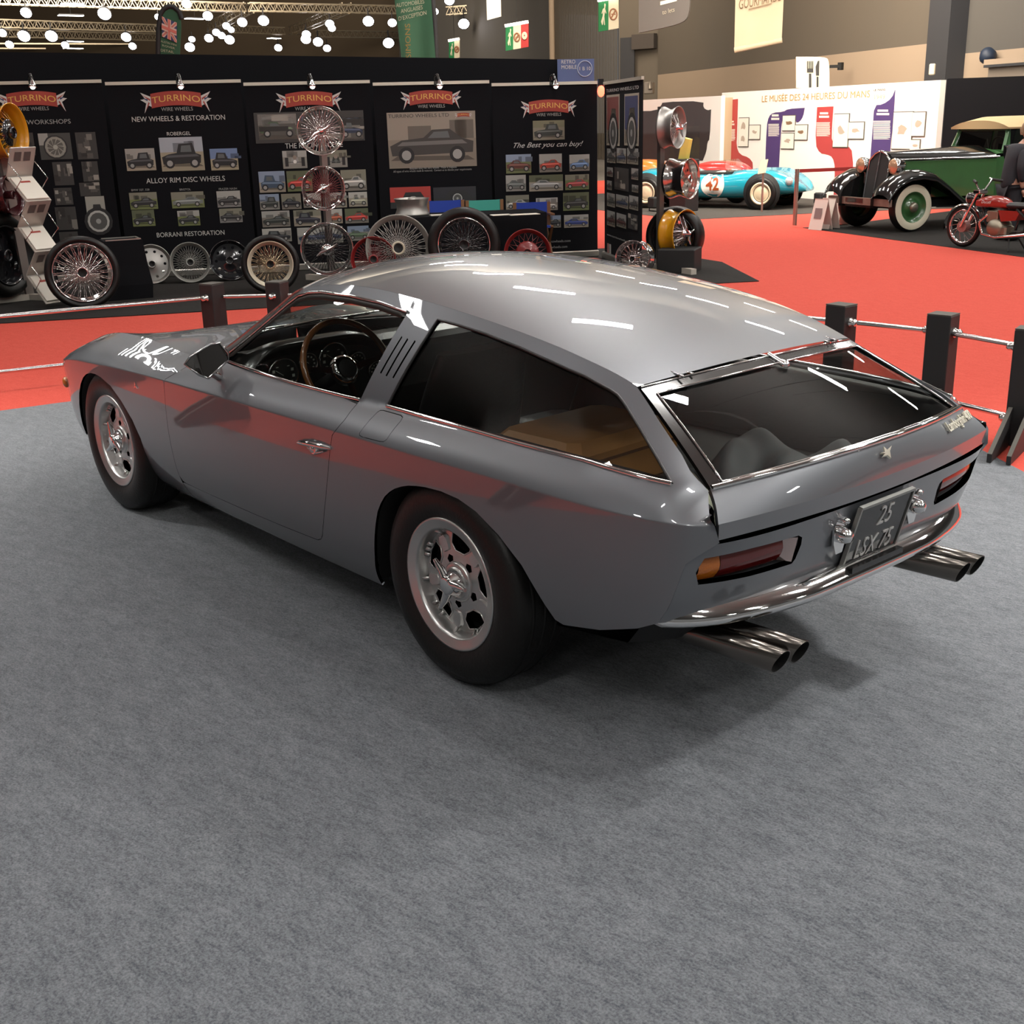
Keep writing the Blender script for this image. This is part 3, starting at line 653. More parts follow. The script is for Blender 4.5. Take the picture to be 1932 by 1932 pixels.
    text('script_lettering', 'Lamborghini', .046, (a+b)/2+Vector((-.004, .035, .008)), b-a, d, BADGE, lid, .003, shear=.3, sx=.72, bold=.0007)
    text('script_lettering', '400', .042, b+Vector((-.002, .012, .010)), b-a, d, BADGE, lid, .003, shear=.3, sx=.8, bold=.001)
    # ------------------------------------------------------------ tail panel with lamp pockets
    POCK = [(.655, .539), (.668, .575), (.655, .614), (.52, .616), (.352, .612), (.334, .602), (.330, .580), (.338, .540), (.348, .528), (.50, .531)]
    edge = [(YE(z), z) for z in xs(.43, .652, 16)]
    out = edge + [(-y, z) for y, z in edge[::-1]]
    holes = [POCK, [(-y, z) for y, z in POCK]]
    mb = MB(); trim(mb, TAIL, out, holes, step=.035, flange=.02, flip=True)
    o = mb.build('tail_panel', PAINT, CAR)
    for sg in (1, -1):
        mb = MB(); back = lambda y, z, d: Vector(TAIL(sg*y, z)) + Vector((d, 0, 0))
        mb.use(PAINT)
        L = [back(y, z, .012) for y, z in POCK]; B = [back(y*.995+.002, z, .05) for y, z in POCK]
        n = len(L); mb.add(L+B, [[i, (i+1) % n, n+(i+1) % n, n+i] for i in range(n)])
        mb.use(BLACK).poly(B)
        lamp = mb.build('tail_lamp', None, CAR)
        def lens(name, y0, y1, m, d0=.012):
            q = MB(); ys = xs(y0, y1, 8)
            rows = [[back(y, z0+(z1-z0)*t, d0 + .012*(1-math.sin(PI*t))) for y in ys] for t in xs(0, 1, 5) for z0, z1 in [(.543, .607)]]
            q.grid(rows); 
            fr = [rows[0], [p+Vector((.03, 0, 0)) for p in rows[0]]]; q.grid(fr); fr = [rows[-1], [p+Vector((.03, 0, 0)) for p in rows[-1]]]; q.grid(fr)
            return q.build(name, m, lamp)
        lens('indicator_lens', .595, .652, AMBER)['label'] = 'amber ribbed lens'
        lens('brake_lens', .385, .593, REDL)['label'] = 'dark red lens'
        mb = MB(); mb.grid([[back(.352, .535, .0), back(.352, .606, .0)], [back(.382, .540, .035), back(.382, .604, .035)]], False); mb.build('reflector', mat('pale_reflector', (.62, .5, .48), .1, .8), lamp)
    # bumper: chrome blade swept round the tail
    BX = Cv((0, -.967), (.25, -.963), (.4, -.943), (.55, -.902), (.64, -.852), (.69, -.806), (.70, -.79))
    BU = Cv((0, -.928), (.3, -.913), (.5, -.878), (.61, -.838), (.68, -.792), (.70, -.775))
    mb = MB(); rows = []
    for j in range(49):
        w = -1+j/24; ay = abs(w); y = .695*ay; sgn = 1 if w >= 0 else -1; xl = BX(y); xu = BU(y); sh = .004
        tl = 1-.25*max(0, (ay-.9)/.1)
        rows.append([(xu+.03, sgn*(y-.004), .474), (xu, sgn*y, .472), (xu*.55+xl*.45-.003, sgn*(y+.003), .458), (xl+.004, sgn*(y+.006), .440), (xl, sgn*(y+.007), .431), (xl+.001, sgn*(y+.007), .421), (xl+.008, sgn*(y+.005), .413), (xl+.03, sgn*(y), .409), (xl+.06, sgn*(y-.006), .418)])
    mb.grid(rows); mb.add(rows[0], [list(range(9))]); mb.add(rows[-1], [list(range(9))[::-1]])
    # tapered end caps
    for r, sgn in ((rows[0], -1), (rows[-1], 1)):
        tip = [Vector(p)+Vector((.045, sgn*.018, -.004 if i > 3 else -.012)) for i, p in enumerate(r)]; tip = [Vector((p.x, p.y, .446+(p.z-.446)*.55)) for p in tip]
        mb.grid([r, tip], False)
    bump = mb.build('rear_bumper', CHROME, CAR)
    mb = MB(); mb.bar((BX(.12)+.012, .125, .455), (BX(.12)+.012, -.125, .455), .02, .016); mb.build('number_plate_lamp', BLK_PAINT, bump)
    # valance below the tail panel
    mb = MB(); mb.grid([[(x+.02, sgn_*y, .46) for x, y, sgn_ in [(BU(abs(q)), abs(q), 1 if q > 0 else -1) for q in xs(-.69, .69, 24)]], [(x+.16, sgn_*y*.94, .30) for x, y, sgn_ in [(BU(abs(q)), abs(q), 1 if q > 0 else -1) for q in xs(-.69, .69, 24)]], [(x+.5, sgn_*y*.9, .24) for x, y, sgn_ in [(BU(abs(q)), abs(q), 1 if q > 0 else -1) for q in xs(-.69, .69, 24)]]])
    mb.build('rear_valance', BLACK, CAR)
    # number plate
    pc = Vector((-.950, 0, .549)); pu = Vector((-.050, 0, .184)).normalized(); px = Vector((0, -1, 0)); pn = px.cross(pu)
    if pn.x > 0: pn = -pn
    PM = lambda a, b, o=0: pc + px*a + pu*b + pn*o
    mb = MB().use(BLK_PAINT); mb.prism([PM(a, b, 0) for a, b in ((-.126, -.093), (.126, -.093), (.126, .093), (-.126, .093))], pn*.006)
    mb.use(mat('plate_rim', (.34, .34, .32), .35, .9))
    for (a, b), (c, d) in (((-.129, -.096), (.129, -.096)), ((.129, -.096), (.129, .096)), ((.129, .096), (-.129, .096)), ((-.129, .096), (-.129, -.096))): mb.bar(PM(a, b, .004), PM(c, d, .004), .008, .012, pn)
    plate = mb.build('number_plate', None, CAR)
    PL = mat('plate_letters', (.5, .5, .49), .3, .4)
    text('plate_lettering', '25', .088, PM(.012, .043, .007), px, pu, PL, plate, .002, sx=.78, bold=-.0006)
    text('plate_lettering', 'LSX 75', .088, PM(0, -.048, .007), px, pu, PL, plate, .002, sx=.70, bold=-.0006)
    for y in (.178, -.178):
        mb = MB(); c = Vector(TAIL(y, .572))
        prof = [(.0, -.044), (.012, -.042), (.020, -.032), (.024, -.016), (.024, 0)]
        mb.lathe(prof, c+Vector((-.004, 0, .004)), (-.25*-1, 0, 0) if 0 else (1, 0, .1), 18)
        mb.prism([c+Vector((-.004, a, b)) for a, b in ((-.014, -.052), (.014, -.052), (.027, -.02), (.027, .024), (.013, .050), (-.013, .050), (-.027, .024), (-.027, -.02))], (-.006, 0, 0))
        mb.lathe([(.010, 0), (.010, -.02), (.006, -.028), (0, -.03)], c+Vector((-.008, 0, .044)), (1, 0, 0), 12)
        mb.build('plate_lamp', CHROME, CAR)['label'] = 'chrome bullet lamp beside the number plate'
    # exhaust
    STEEL = mat('burnt_steel', (.17, .155, .14), .2, 1.); INNER = mat('soot', (.004, .004, .004), .9)
    for sg in (1, -1):
        mb = MB(); k = 0
        pz = .318
        for y in (.405, .487):
            a = Vector((-.60, sg*y, pz-.012)); b = Vector((-1.005, sg*y, pz+.002)); r = .0345; n = 28; t = (b-a).normalized()
            rows = []
            for d, rr, sl in ((0, r*.9, 0), (.02, r, 0), (1, r, 1), (1, r*.93, 1), (.3, r*.9, 0)):
                c = a.lerp(b, d); rows.append([c+Vector((0, math.cos(2*PI*j/n)*rr, math.sin(2*PI*j/n)*rr)) + Vector((-1, 0, 0))*sl*(math.sin(2*PI*j/n)*rr*.42) for j in range(n)])
            mb.use(STEEL).grid(rows[:4], True, True); mb.use(INNER).grid(rows[3:], True, True); mb.poly(rows[-1])
            for d in (.025, .035, .05): mb.use(STEEL).lathe([(r, -.004), (r+.005, 0), (r, .004)], a.lerp(b, d*2.2), (1, 0, 0), 24)
        mb.use(STEEL).cyl((-.60, sg*.447, pz-.014), (-.50, sg*.447, pz-.018), .050, 20); mb.cyl((-.55, sg*.447, pz-.016), (-.0, sg*.40, .24), .030, 18)
        ex = mb.build('exhaust_pipes', None, CAR)
        mb = MB(); 
        for i in range(5): mb.box((-.62, sg*.52, .285+i*.022), (.016, .012, .014 if i % 2 else .02), 0)
        mb.box((-.62, sg*.522, .34), (.006, .006, .13)); mb.build('exhaust_hanger', mat('zinc', (.45, .45, .42), .4, .8), ex)
    # mirror on the door
    mb = MB(); A = Vector((1.385, .80, .826))
    prof = [(.085, .004), (.060, .030), (-.018, .064), (-.054, .066), (-.080, .026), (-.080, .000), (.004, -.060), (.036, -.044)]
    mx, fx = Vector((.20, .98, 0)), Vector((-.95, .20, .12)).normalized()
    face = [A + mx*a + Vector((.1*0, 0, b)) for a, b in prof]
    mid = [A + (p-A)*.94 - fx*.030 for p in face]; bk = [A + (p-A)*.5 - fx*.065 for p in face]
    mb.use(mat('mirror_shell', (.5, .5, .5), .08, 1.)).grid([[Vector(p) for p in r]+[r[0]] for r in (face, mid, bk)]); mb.poly(bk)
    mb.tube(face, .0045, 6, closed=True)
    mb.tube([A-fx*.03+Vector((0, 0, -.03)), A+Vector((.0, -.04, -.062)), Vector((1.45, YS(1.45, .765)-.01, .765))], [.016, .014, .024], 10)
    mm = mb.build('door_mirror', None, CAR)
    mb = MB(); mb.poly([A+(p-A)*.93+fx*.001 for p in face]); mb.build('mirror_glass', mat('mirror_glass', (.16, .15, .14), .02, 1.), mm)
# ---------------------------------------------------------------- wheels of the silver car
def alloy_wheel(loc, sg, spin):
    t = empty('road_wheel', None, None, loc); t.parent = CAR
    yo = .77-.675   # outer flange from the wheel centre
    ax = (0, sg, 0)
    mb = MB(); R = .325
    prof = [(.200, -.098), (.235, -.110), (.275, -.112), (.302, -.104), (.316, -.088), (.3235, -.060), (.325, 0), (.3235, .060), (.316, .086), (.302, .101), (.275, .110), (.245, .111), (.222, .104), (.207, .097)]
    mb.lathe(prof, (0, 0, 0), ax, 72)
    for k in range(3): mb.lathe([(.3245, -.006), (.3265, -.003), (.3265, .003), (.3245, .006)], (0, sg*(k-1)*.045, 0), ax, 72)
    tyre = mb.build('tyre', RUBBER, t)
    mb = MB(); mb.lathe([(.206, .088), (.2095, .097), (.2085, .1015), (.203, .102), (.198, .0985), (.178, .0955), (.1725, .0925), (.170, .080), (.167, .056), (.165, .050), (.163, -.09)], (0, 0, 0), ax, 64)
    # cast disc with five big windows and five small ones between flat paddles
    def ring_pt(r, a, h): return Vector((math.cos(a)*r, sg*h, math.sin(a)*r))
    hz = lambda r: .050 + .012*max(0, 1-(r/.168)**2)
    holes = []; LB = []
    for k in range(5):
        a0 = spin+k*2*PI/5; a1 = a0+PI/5
        L = ((.098, -.21), (.122, -.37), (.153, -.30), (.156, 0), (.153, .30), (.122, .37), (.098, .21)); LB.append((a0, L))
        holes.append([(r*math.cos(a0+a), r*math.sin(a0+a)) for r, a in L])
        holes.append([(r*math.cos(a1+a), r*math.sin(a1+a)) for r, a in ((.066, -.16), (.080, -.20), (.090, 0), (.080, .20), (.066, .16))])
    outer = [(.168*math.cos(2*PI*j/48), .168*math.sin(2*PI*j/48)) for j in range(48)]
    trim(mb, lambda u, v: (u, sg*hz(math.hypot(u, v)), v), outer, holes, step=.02, flange=.022, flip=(sg > 0))
    for a0, L in LB:
        mb.tube([ring_pt(r, a0+a, hz(r)+.001) for r, a in L], .0028, 6, closed=True)
        for q in (-.13, 0, .13): mb.bar(ring_pt(.153, a0+q, .050), ring_pt(.170, a0+q, .066), .003, .012)
        a1 = a0+PI/5
        P = [(.098, -.16), (.112, -.20), (.140, -.17), (.154, -.10), (.154, .10), (.140, .17), (.112, .20), (.098, .16)]
        top = [ring_pt(.126+(r-.126)*.82, a1+a*.78, .064) for r, a in P]; bot = [ring_pt(r, a1+a, .049) for r, a in P]
        mb.grid([bot+[bot[0]], top+[top[0]]], False); mb.poly(top)
        mb.bar(ring_pt(.150, a1, .052), ring_pt(.171, a1, .074), .004, .012)
    mb.lathe([(.064, .055), (.063, .066), (.056, .071), (.050, .068), (.048, .074), (.040, .078), (0, .078)], (0, 0, 0), ax, 40)
    rim = mb.build('rim', SATIN, t)
    mb = MB(); mb.lathe([(.044, .074), (.043, .084), (.036, .094), (.031, .106), (.029, .112), (.022, .114), (0, .114)], (0, 0, 0), ax, 32)
    for k in range(3):
        a = spin*1.0+.35+k*2*PI/3
        mb.tube([ring_pt(.025, a, .098), ring_pt(.055, a+.10, .100), ring_pt(.090, a+.16, .108)], [.016, .013, .006], 8)
    mb.build('spinner', CHROME, rim)['label'] = 'chrome three-eared wheel spinner'
    # brake disc behind the windows
    mb = MB(); mb.lathe([(.03, .0), (.15, .0), (.15, -.02), (.03, -.02)], (0, 0, 0), ax, 32); mb.build('brake_disc', mat('dull_iron', (.02, .02, .02), .6, .5), t)
for x, sp in ((0, .42), (2.45, .9)):
    for sg in (1, -1): alloy_wheel((x, sg*.675, .325), sg, sp if sg > 0 else 2.0)
# wheel houses, floor pan and inner lining
mb = MB()
for x, c, r in ((0., -.0, .0), (2.45, 2.5, .0)):
    L = (RARCH if x == 0 else FARCH)
    for sg in (1, -1):
        rows = [[(a, sg*(YS(a, b)-.010), b) for a, b in L], [(a, sg*.50, b) for a, b in L]]
        mb.grid(rows); mb.poly([(a, sg*.50, b) for a, b in L])
mb.box((1.25, 0, .185), (1.70, 1.30, .03)); mb.box((-.42, 0, .36), (.6, 1.1, .06)); mb.box((2.6, 0, .2), (1.0, .98, .03)); mb.box((.2, 0, .2), (.9, .98, .04))
mb.build('underbody', BLACK, CAR)
mb = MB()
for sg in (1, -1):
    rows = []
    for i in range(30):
        x = -.84+i*(2.0-.0+.55)/29
        zlo = .66 if (x < .46 or x > 2.0) else .2
        rows.append([(x, sg*(YS(x, z)-.034-(.05*max(0, 1-(z-.2)/.5) if zlo < .5 else 0)), z) for z in xs(zlo, min(ZB(x)-.006, .79), 6)])
    mb.grid(rows)
mb.build('door_card', BLACKL, CAR)
# padded load-space sides
for sg in (1, -1):
    mb = MB(); rows = []
    for i in range(17):
        x = -.86+i*1.1/16; zt = min(ZB(x)-.012, ZR(x)-.03)
        y0 = YB(x)-.03
        k = 1 if sg < 0 else .35
        rows.append([(x, sg*y0, zt), (x, sg*(y0-.03*k), zt+.006), (x, sg*(y0-.055*k), zt-.008), (x, sg*(y0-.06*k), zt-.05), (x, sg*(y0-.10*k), zt-.11), (x, sg*(y0-.16*k), zt-.17), (x, sg*(y0-.19*k), .565)])
    mb.grid(rows); mb.build('load_space_lining', BLACKL, CAR)
mb = MB(); mb.box((-.25, 0, .545), (1.15, 1.2, .03)); mb.box((-.865, 0, .65), (.03, 1.10, .17)); mb.build('load_floor', BLACK, CAR)
# seats
for y in (.36, -.36):
    mb = MB(); mb.box((.72, y, .40), (.52, .48, .18), 0, .05)
    seat = mb.build('seat', BLACKL, CAR)
    mb = MB(); rows = []
    for i in range(9):
        t = i/8; z = .45+.50*t; x = .47-.16*t; hw = .23-.05*t**3; d = .075-.03*t
        rows.append([Vector((x+d*math.cos(a)*1.0, y+hw*math.copysign(abs(math.sin(a))**.6, math.sin(a)), z)) for a in [2*PI*j/20 for j in range(20)]])
    mb.grid(rows, True, True); mb.poly(rows[-1]); mb.build('backrest', BLACKL, CAR)
# dashboard with dials
DASH = mat('dash_gloss', (.012, .012, .012), .22)
mb = MB()
prof = [(1.62, .80), (1.50, .822), (1.40, .828), (1.335, .815), (1.325, .79), (1.36, .755), (1.36, .60), (1.42, .50), (1.62, .50)]
mb.grid([[(x, y, z) for x, z in prof] for y in xs(-.62, .62, 12)], False)
prof2 = [(1.48, .835), (1.36, .872), (1.30, .870), (1.285, .855), (1.315, .84), (1.335, .70), (1.335, .60)]
bn = lambda y: max(0, 1-((y-.37)/.29)**6)
mb.grid([[(x, y, .70+(z-.70)*(.55+.45*bn(y))) for x, z in prof2] for y in xs(.05, .66, 16)])
mb.poly([(1.318, y, z) for y, z in ((.07, .60), (.65, .60), (.65, .80), (.58, .838), (.16, .838), (.07, .80))])
dash = mb.build('dashboard', DASH, CAR)
mb = MB(); mb.grid([[(1.54+.06*math.sin(i), y, .812) for i in (0, 1)] for y in xs(-.6, .6, 4)]); 
WHITE = mat('dial_white', (.45, .47, .42), .5)
for y, z, r in ((.53, .745, .062), (.30, .775, .062), (.415, .775, .036), (.19, .75, .034), (.10, .70, .034), (-.02, .71, .034)):
    mb = MB().use(BLACK).lathe([(r, 0), (0, -.0005)], (1.312, y, z), (1, 0, .08), 28)
    mb.use(CHROME).lathe([(r, 0), (r+.003, -.006), (r+.006, 0)], (1.312, y, z), (1, 0, .08), 28)
    mb.use(WHITE)
    for k in range(9):
        a = -.7+k*(PI+1.4)/8; mb.box((1.310, y+math.cos(a)*r*.72, z+math.sin(a)*r*.72), (.002, r*.17, r*.17))
    mb.bar((1.309, y, z), (1.309, y+r*.5, z+r*.35), .002); mb.build('dial', None, dash)
# steering wheel
sw = empty('steering_wheel', None, None, (1.125, .375, .765)); sw.parent = CAR
n = Vector((-.90, 0, .44)).normalized(); u = Vector((0, 1, 0)); v = n.cross(u)
if v.z < 0: v = -v
S = lambda r, a, o=0: u*(r*math.cos(a)) + v*(r*math.sin(a)) + n*o
mb = MB(); mb.tube([S(.185, 2*PI*k/40, .035) for k in range(40)], .0125, 10, closed=True); mb.build('wheel_rim', WOOD, sw)
mb = MB()
for a in (.12, PI-.12, -PI/2):
    for q in (0,): mb.grid([[S(.04, a-.35, .01), S(.09, a-.13, .02), S(.175, a-.05, .034)], [S(.04, a+.35, .01), S(.09, a+.13, .02), S(.175, a+.05, .034)]])
mb.build('spokes', CHROME, sw)
mb = MB(); mb.use(CHROME).lathe([(.06, 0), (.055, .02), (.040, .03), (.036, .03)], (0, 0, 0), n, 28); mb.use(BLACK).lathe([(.036, .03), (.03, .034), (0, .036)], (0, 0, 0), n, 24); mb.cyl((0, 0, 0), -n*.22, .025, 12); mb.build('hub', None, sw)
mb = MB(); mb.box((1.28, -.02, .985), (.02, .24, .065), .12, .009); mb.cyl((1.29, -.02, .99), (1.36, -.02, 1.09), .006); mb.build('interior_mirror', DARKTRIM, CAR)
# things lying in the back
TAN = mat('tan_hide', (.42, .20, .06), .42, var=(5, (.32, .15, .045), .25), bump=(30, .1))
c = empty('suitcase', 'tan leather suitcase lying in the load space behind the side window', 'suitcase', (-.10, .29, .562))
mb = MB(); mb.box((0, 0, .098), (.37, .50, .19), .05, .035); mb.build('case_body', TAN, c)
mb = MB(); mb.box((0, 0, .135), (.378, .508, .008), .05); 
for s_ in (-1, 1): mb.box((s_*.12, .254, .10), (.03, .008, .17), .05)
mb.build('case_strap', mat('dark_hide', (.12, .05, .018), .5), c)
def crumple(name, cx, cy_, z, lx, ly, h, seed, m, n=30, fz=1.):
    rnd = random.Random(seed); ph = [(rnd.uniform(2, 9), rnd.uniform(2, 9), rnd.uniform(0, 6), rnd.uniform(.2, 1)) for _ in range(6)]
    rows = []
    for i in range(n+1):
        r = []
        for j in range(n+1):
            a, b = i/n-.5, j/n-.5; e = max(0, 1-(2*abs(a))**4)*max(0, 1-(2*abs(b))**4)
            q = sum(w*(.5+.5*math.sin(p*a*2+s*b*2+f)) for p, s, f, w in ph)/3
            r.append((cx+a*lx*(1+.12*math.sin(b*9+seed)), cy_+b*ly*(1+.12*math.sin(a*8+seed)), z + h*e*(.25+.75*q)*fz))
        rows.append(r)
    mb = MB(); mb.grid(rows); return mb.build(name, m)
CLOTH = mat('dark_grey_cloth', (.030, .032, .036), .75, var=(9, (.02, .021, .024), .2))
tag(crumple('jacket', -.56, -.02, .57, .50, .62, .17, 3, CLOTH), 'crumpled dark grey jacket under the rear window', 'jacket')
FUR = mat('brown_fur', (.05, .036, .022), .9, var=(40, (.018, .013, .009), .2), bump=(150, .8))
tag(crumple('fur_rug', -.60, .43, .57, .34, .27, .16, 8, FUR), 'shaggy brown fur rug behind the near rear side window', 'rug')
tag(crumple('paper_bag', -.78, .46, .665, .12, .22, .09, 12, mat('pale_paper', (.62, .66, .50), .7), 10), 'pale cream paper bag in the near corner of the rear window', 'bag')
# ---------------------------------------------------------------- barrier posts and rails round the grey carpet
POSTM = mat('black_painted_wood', (.014, .013, .013), .55, bump=(20, .1))
PALETOP = mat('pale_post_top', (.07, .065, .055), .8)  # lighter tone for post tops and upper gusset edges
RAILM = mat('rail_steel', (.7, .68, .66), .14, 1.)
def post(x, y, rz, label, sockets=(0,)):
    t = empty('barrier_post', label, 'barrier post', (x, y, -.0), rz, 'black barrier posts around the car')
    mb = MB(); mb.use(POSTM).box((0, 0, .297), (.135, .12, .594), 0, .004); mb.use(PALETOP).box((0, 0, .597), (.133, .118, .006)); mb.build('post_body', None, t)
    for sx in (-.045, .045):
        mb = MB(); P = [(sx-.011, .06, .005), (sx-.011, .44, .005), (sx-.011, .44, .045), (sx-.011, .07, .20), (sx-.011, .06, .20)]
        mb.use(POSTM).prism(P, (.022, 0, 0)); mb.use(PALETOP).bar((sx, .44, .046), (sx, .07, .202), .021, .003); mb.build('foot_gusset', None, t)
    for s in (-1, 1):
        for z in (.50, .13): mb = MB(); mb.lathe([(.028, 0), (.028, .008), (.020, .014), (.022, .03), (.014, .042), (0, .044)], (s*.0675, 0, z), (s, 0, 0), 16); mb.build('rail_socket', RAILM, t)
    return t
PP = {'a': (5.28, -1.20, 1.93), 'b': (4.98, -1.56, 2.1), 'c': (4.35, -2.15, 2.5), 'd': (2.3, -2.96, 3.1), 'e': (1.29, -3.12, 3.1), 'f': (.68, -3.17, 3.25), 'g': (.12, -3.03, 3.40), 'l': (5.66, .55, 1.7)}
PL_ = {'a': 'black square barrier post on the red carpet beyond the car bonnet', 'b': 'black barrier post just beyond the windscreen pillar, in front of a gold-spoked wheel', 'e': 'black barrier post beyond the rear roof corner of the car, partly hidden by it',
       'f': 'tall-looking black barrier post between the tailgate and the edge post', 'g': 'black barrier post with two foot gussets at the right edge beside the car tail'}
for k in 'abefg': post(*PP[k][:2], PP[k][2]+PI, PL_[k])
def rail(k, m, z, label):
    a, b = Vector((*PP[k][:2], z)), Vector((*PP[m][:2], z)); d = (b-a).normalized()*.08
    mb = MB(); mb.tube([a+d, b-d], .0135, 10); tag(mb.build('barrier_rail', RAILM), label, 'rail', 'chrome rails between barrier posts')
rail('l', 'a', .50, 'upper chrome rail at the far left, crossing below the big tyre'); rail('l', 'a', .13, 'lower chrome rail at the far left, ending behind the car nose')
rail('a', 'b', .50, 'short upper chrome rail between the two posts beyond the bonnet'); rail('b', 'c', .50, 'upper chrome rail running behind the car roof from the gold-wheel post')
rail('d', 'e', .50, 'upper chrome rail leaving the rear roof corner to the half-hidden post'); rail('e', 'f', .50, 'upper chrome rail between the two posts beyond the tailgate')
rail('f', 'g', .50, 'upper chrome rail reaching the right edge post'); rail('f', 'g', .13, 'lower chrome rail behind the script lettering of the car')
for x, y, r in ((5.05, 1.88, PI), (3.45, 1.92, PI), (.95, 2.36, PI)): post(x, y, r, 'black barrier post mirrored in the painted flank of the car')
# ---------------------------------------------------------------- black stand: rug, wall, roll-up banners
P0 = Vector((8.13, -7.98, 0)); TL = Vector((.503, .864, 0)); NB = Vector((-.864, .503, 0)); XB = -TL; RZB = math.atan2(XB.y, XB.x)
sheet('floor_black_rug', [(8.80, -.62), (7.60, -2.90), (5.1, -7.3), (6.5, -8.4), (8.6, -9.0), (14, 0), (11, 1.5)], .004, BLKC, .006)
FAB = mat('black_fabric_wall', (.0065, .0065, .008), .95, spec=.15)
mb = MB(); a = on_plane(1052, 112, P0 - NB*.75, NB); zr_ = a.z; c_ = on_plane(0, 98, P0 - NB*.75, NB); b = a + (c_-a)*1.4; mb.prism([(a.x, a.y, 0), (b.x, b.y, 0), (b.x, b.y, b.z), (a.x, a.y, zr_)], -NB*.08); struct('wall_stand', mb, FAB)
INK = {}
def ink(*c): return mat('print_%02x%02x%02x' % tuple(int(max(0, min(1, q))*255) for q in c), c, .55)
def local(O, X, p): p = p-O; return p.dot(X), p.z
def photo(parent, x0, z0, x1, z1, style, y=-.005, seed=0, car=None, sky=None, ground=None):
    rn = random.Random(seed); W_, H_ = x1-x0, z1-z0; mb = MB()
    R = lambda a, b, c, d, m, k: mb.use(m).add([(x0+a*W_, y-k*.0012, z0+b*H_), (x0+c*W_, y-k*.0012, z0+b*H_), (x0+c*W_, y-k*.0012, z0+d*H_), (x0+a*W_, y-k*.0012, z0+d*H_)], [[0, 1, 2, 3]])
    def G(pts, m, k): mb.use(m).add([(x0+a*W_, y-k*.0012, z0+b*H_) for a, b in pts], [list(range(len(pts)))])
    def disc(cx, cz, r, m, k, n=14): G([(cx+r*H_/W_*math.cos(2*PI*i/n), cz+r*math.sin(2*PI*i/n)) for i in range(n)], m, k)
    sky = sky or rn.choice([(.34, .33, .30), (.20, .19, .14), (.10, .11, .06), (.42, .40, .36), (.22, .27, .36)]); ground = ground or rn.choice([(.30, .26, .20), (.24, .23, .20), (.13, .15, .06), (.19, .17, .14)])
    car = car or rn.choice([(.015, .016, .02), (.02, .02, .022), (.05, .012, .01), (.03, .035, .03), (.02, .03, .06)])
    if style == 'shop':
        R(0, 0, 1, 1, ink(.035, .033, .03), 0)
        for i in range(9):
            a, b = rn.random()*.8, rn.random()*.8; g = rn.choice([.02, .08, .16, .28]); R(a, b, min(1, a+.08+rn.random()*.3), min(1, b+.06+rn.random()*.35), ink(g, g*.93, g*.8), 1+i*.2)
    elif style == 'wheel':
        R(0, 0, 1, 1, ink(.05, .05, .045), 0); R(0, .55, .3, 1, ink(.3, .29, .26), .5); disc(.5, .47, .46, ink(.02, .02, .02), 1); disc(.5, .47, .40, ink(.26, .25, .21), 2); disc(.5, .47, .31, ink(.10, .095, .08), 3)
        for i in range(10): 
            a = 2*PI*i/10; G([(.5+.06*math.cos(a+1.5)*H_/W_, .47+.06*math.sin(a+1.5)), (.5+.33*H_/W_*math.cos(a), .47+.33*math.sin(a)), (.5+.33*H_/W_*math.cos(a+.12), .47+.33*math.sin(a+.12))], ink(.32, .31, .27), 4)
        disc(.5, .47, .09, ink(.36, .35, .3), 5)
    elif style == 'arch':
        R(0, 0, 1, 1, ink(.02, .02, .02), 0); G([(0, .3), (.25, .28), (.38, .75), (.75, .75), (.9, .3), (1, .32), (1, 1), (0, 1)], ink(*car), 1); disc(.56, .22, .44, ink(.015, .015, .015), 2); disc(.56, .22, .34, ink(.4, .39, .36), 3); disc(.56, .22, .27, ink(.07, .07, .065), 4); disc(.56, .22, .08, ink(.3, .3, .28), 5)
    else:
        h = .45+.2*rn.random(); R(0, 0, 1, h, ink(*ground), 0); R(0, h, 1, 1, ink(*sky), 0)
        for i in range(3): a = rn.random()*.9; R(a, h, a+.1+.2*rn.random(), min(1, h+.1+.25*rn.random()), ink(*[q*.45 for q in sky]), .5)
        f = rn.random() < .5; X = (lambda q: 1-q) if f else (lambda q: q); K = ink(*car); LT = ink(*[min(1, q*2.2+.05) for q in car])
        if style == 'racer':
            G([(.30, .25), (.70, .25), (.62, .62), (.38, .62)], K, 1); disc(.5, .62, .12, ink(.25, .2, .16), 2)
            for q in (.16, .84): G([(q-.07, .12), (q+.07, .12), (q+.07, .62), (q-.07, .62)], ink(.012, .012, .012), 2)
            R(.18, .33, .82, .37, ink(.1, .1, .1), 1.5); disc(.5, .38, .1, LT, 3)
        else:
            if style == 'vintage': body = [(.08, .22), (.95, .20), (.97, .42), (.82, .50), (.62, .54), (.56, .80), (.24, .82), (.18, .52), (.06, .46)]; win = [(.27, .56), (.53, .56), (.50, .75), (.29, .76)]
            else: body = [(.04, .26), (.96, .22), (.98, .40), (.85, .50), (.60, .54), (.50, .68), (.30, .69), (.16, .52), (.03, .46)]; win = [(.30, .53), (.55, .53), (.48, .64), (.32, .65)]
            G([(.02, .14), (.98, .12), (.9, .2), (.1, .22)], ink(*[q*.4 for q in ground]), .7)
            b = [(X(a), c) for a, c in body]; G(b if not f else b[::-1], K, 1); w = [(X(a), c) for a, c in win]; G(w if not f else w[::-1], ink(.10, .11, .11), 2)
            hl = [(X(a), c) for a, c in [(.10, .42), (.90, .40), (.84, .47), (.16, .49)]]; G(hl if not f else hl[::-1], LT, 2)
            for q in (.22, .80): disc(X(q), .23, .15, ink(.01, .01, .01), 3); disc(X(q), .23, .09, ink(.3, .29, .27), 4)
    for i, fc in enumerate(mb.f):
        a, b, c = (mb.v[fc[k]] for k in (0, 1, 2))
        if (b-a).cross(c-a).y > 0: mb.f[i] = fc[::-1]
    return mb.build('photo_print', None, parent)
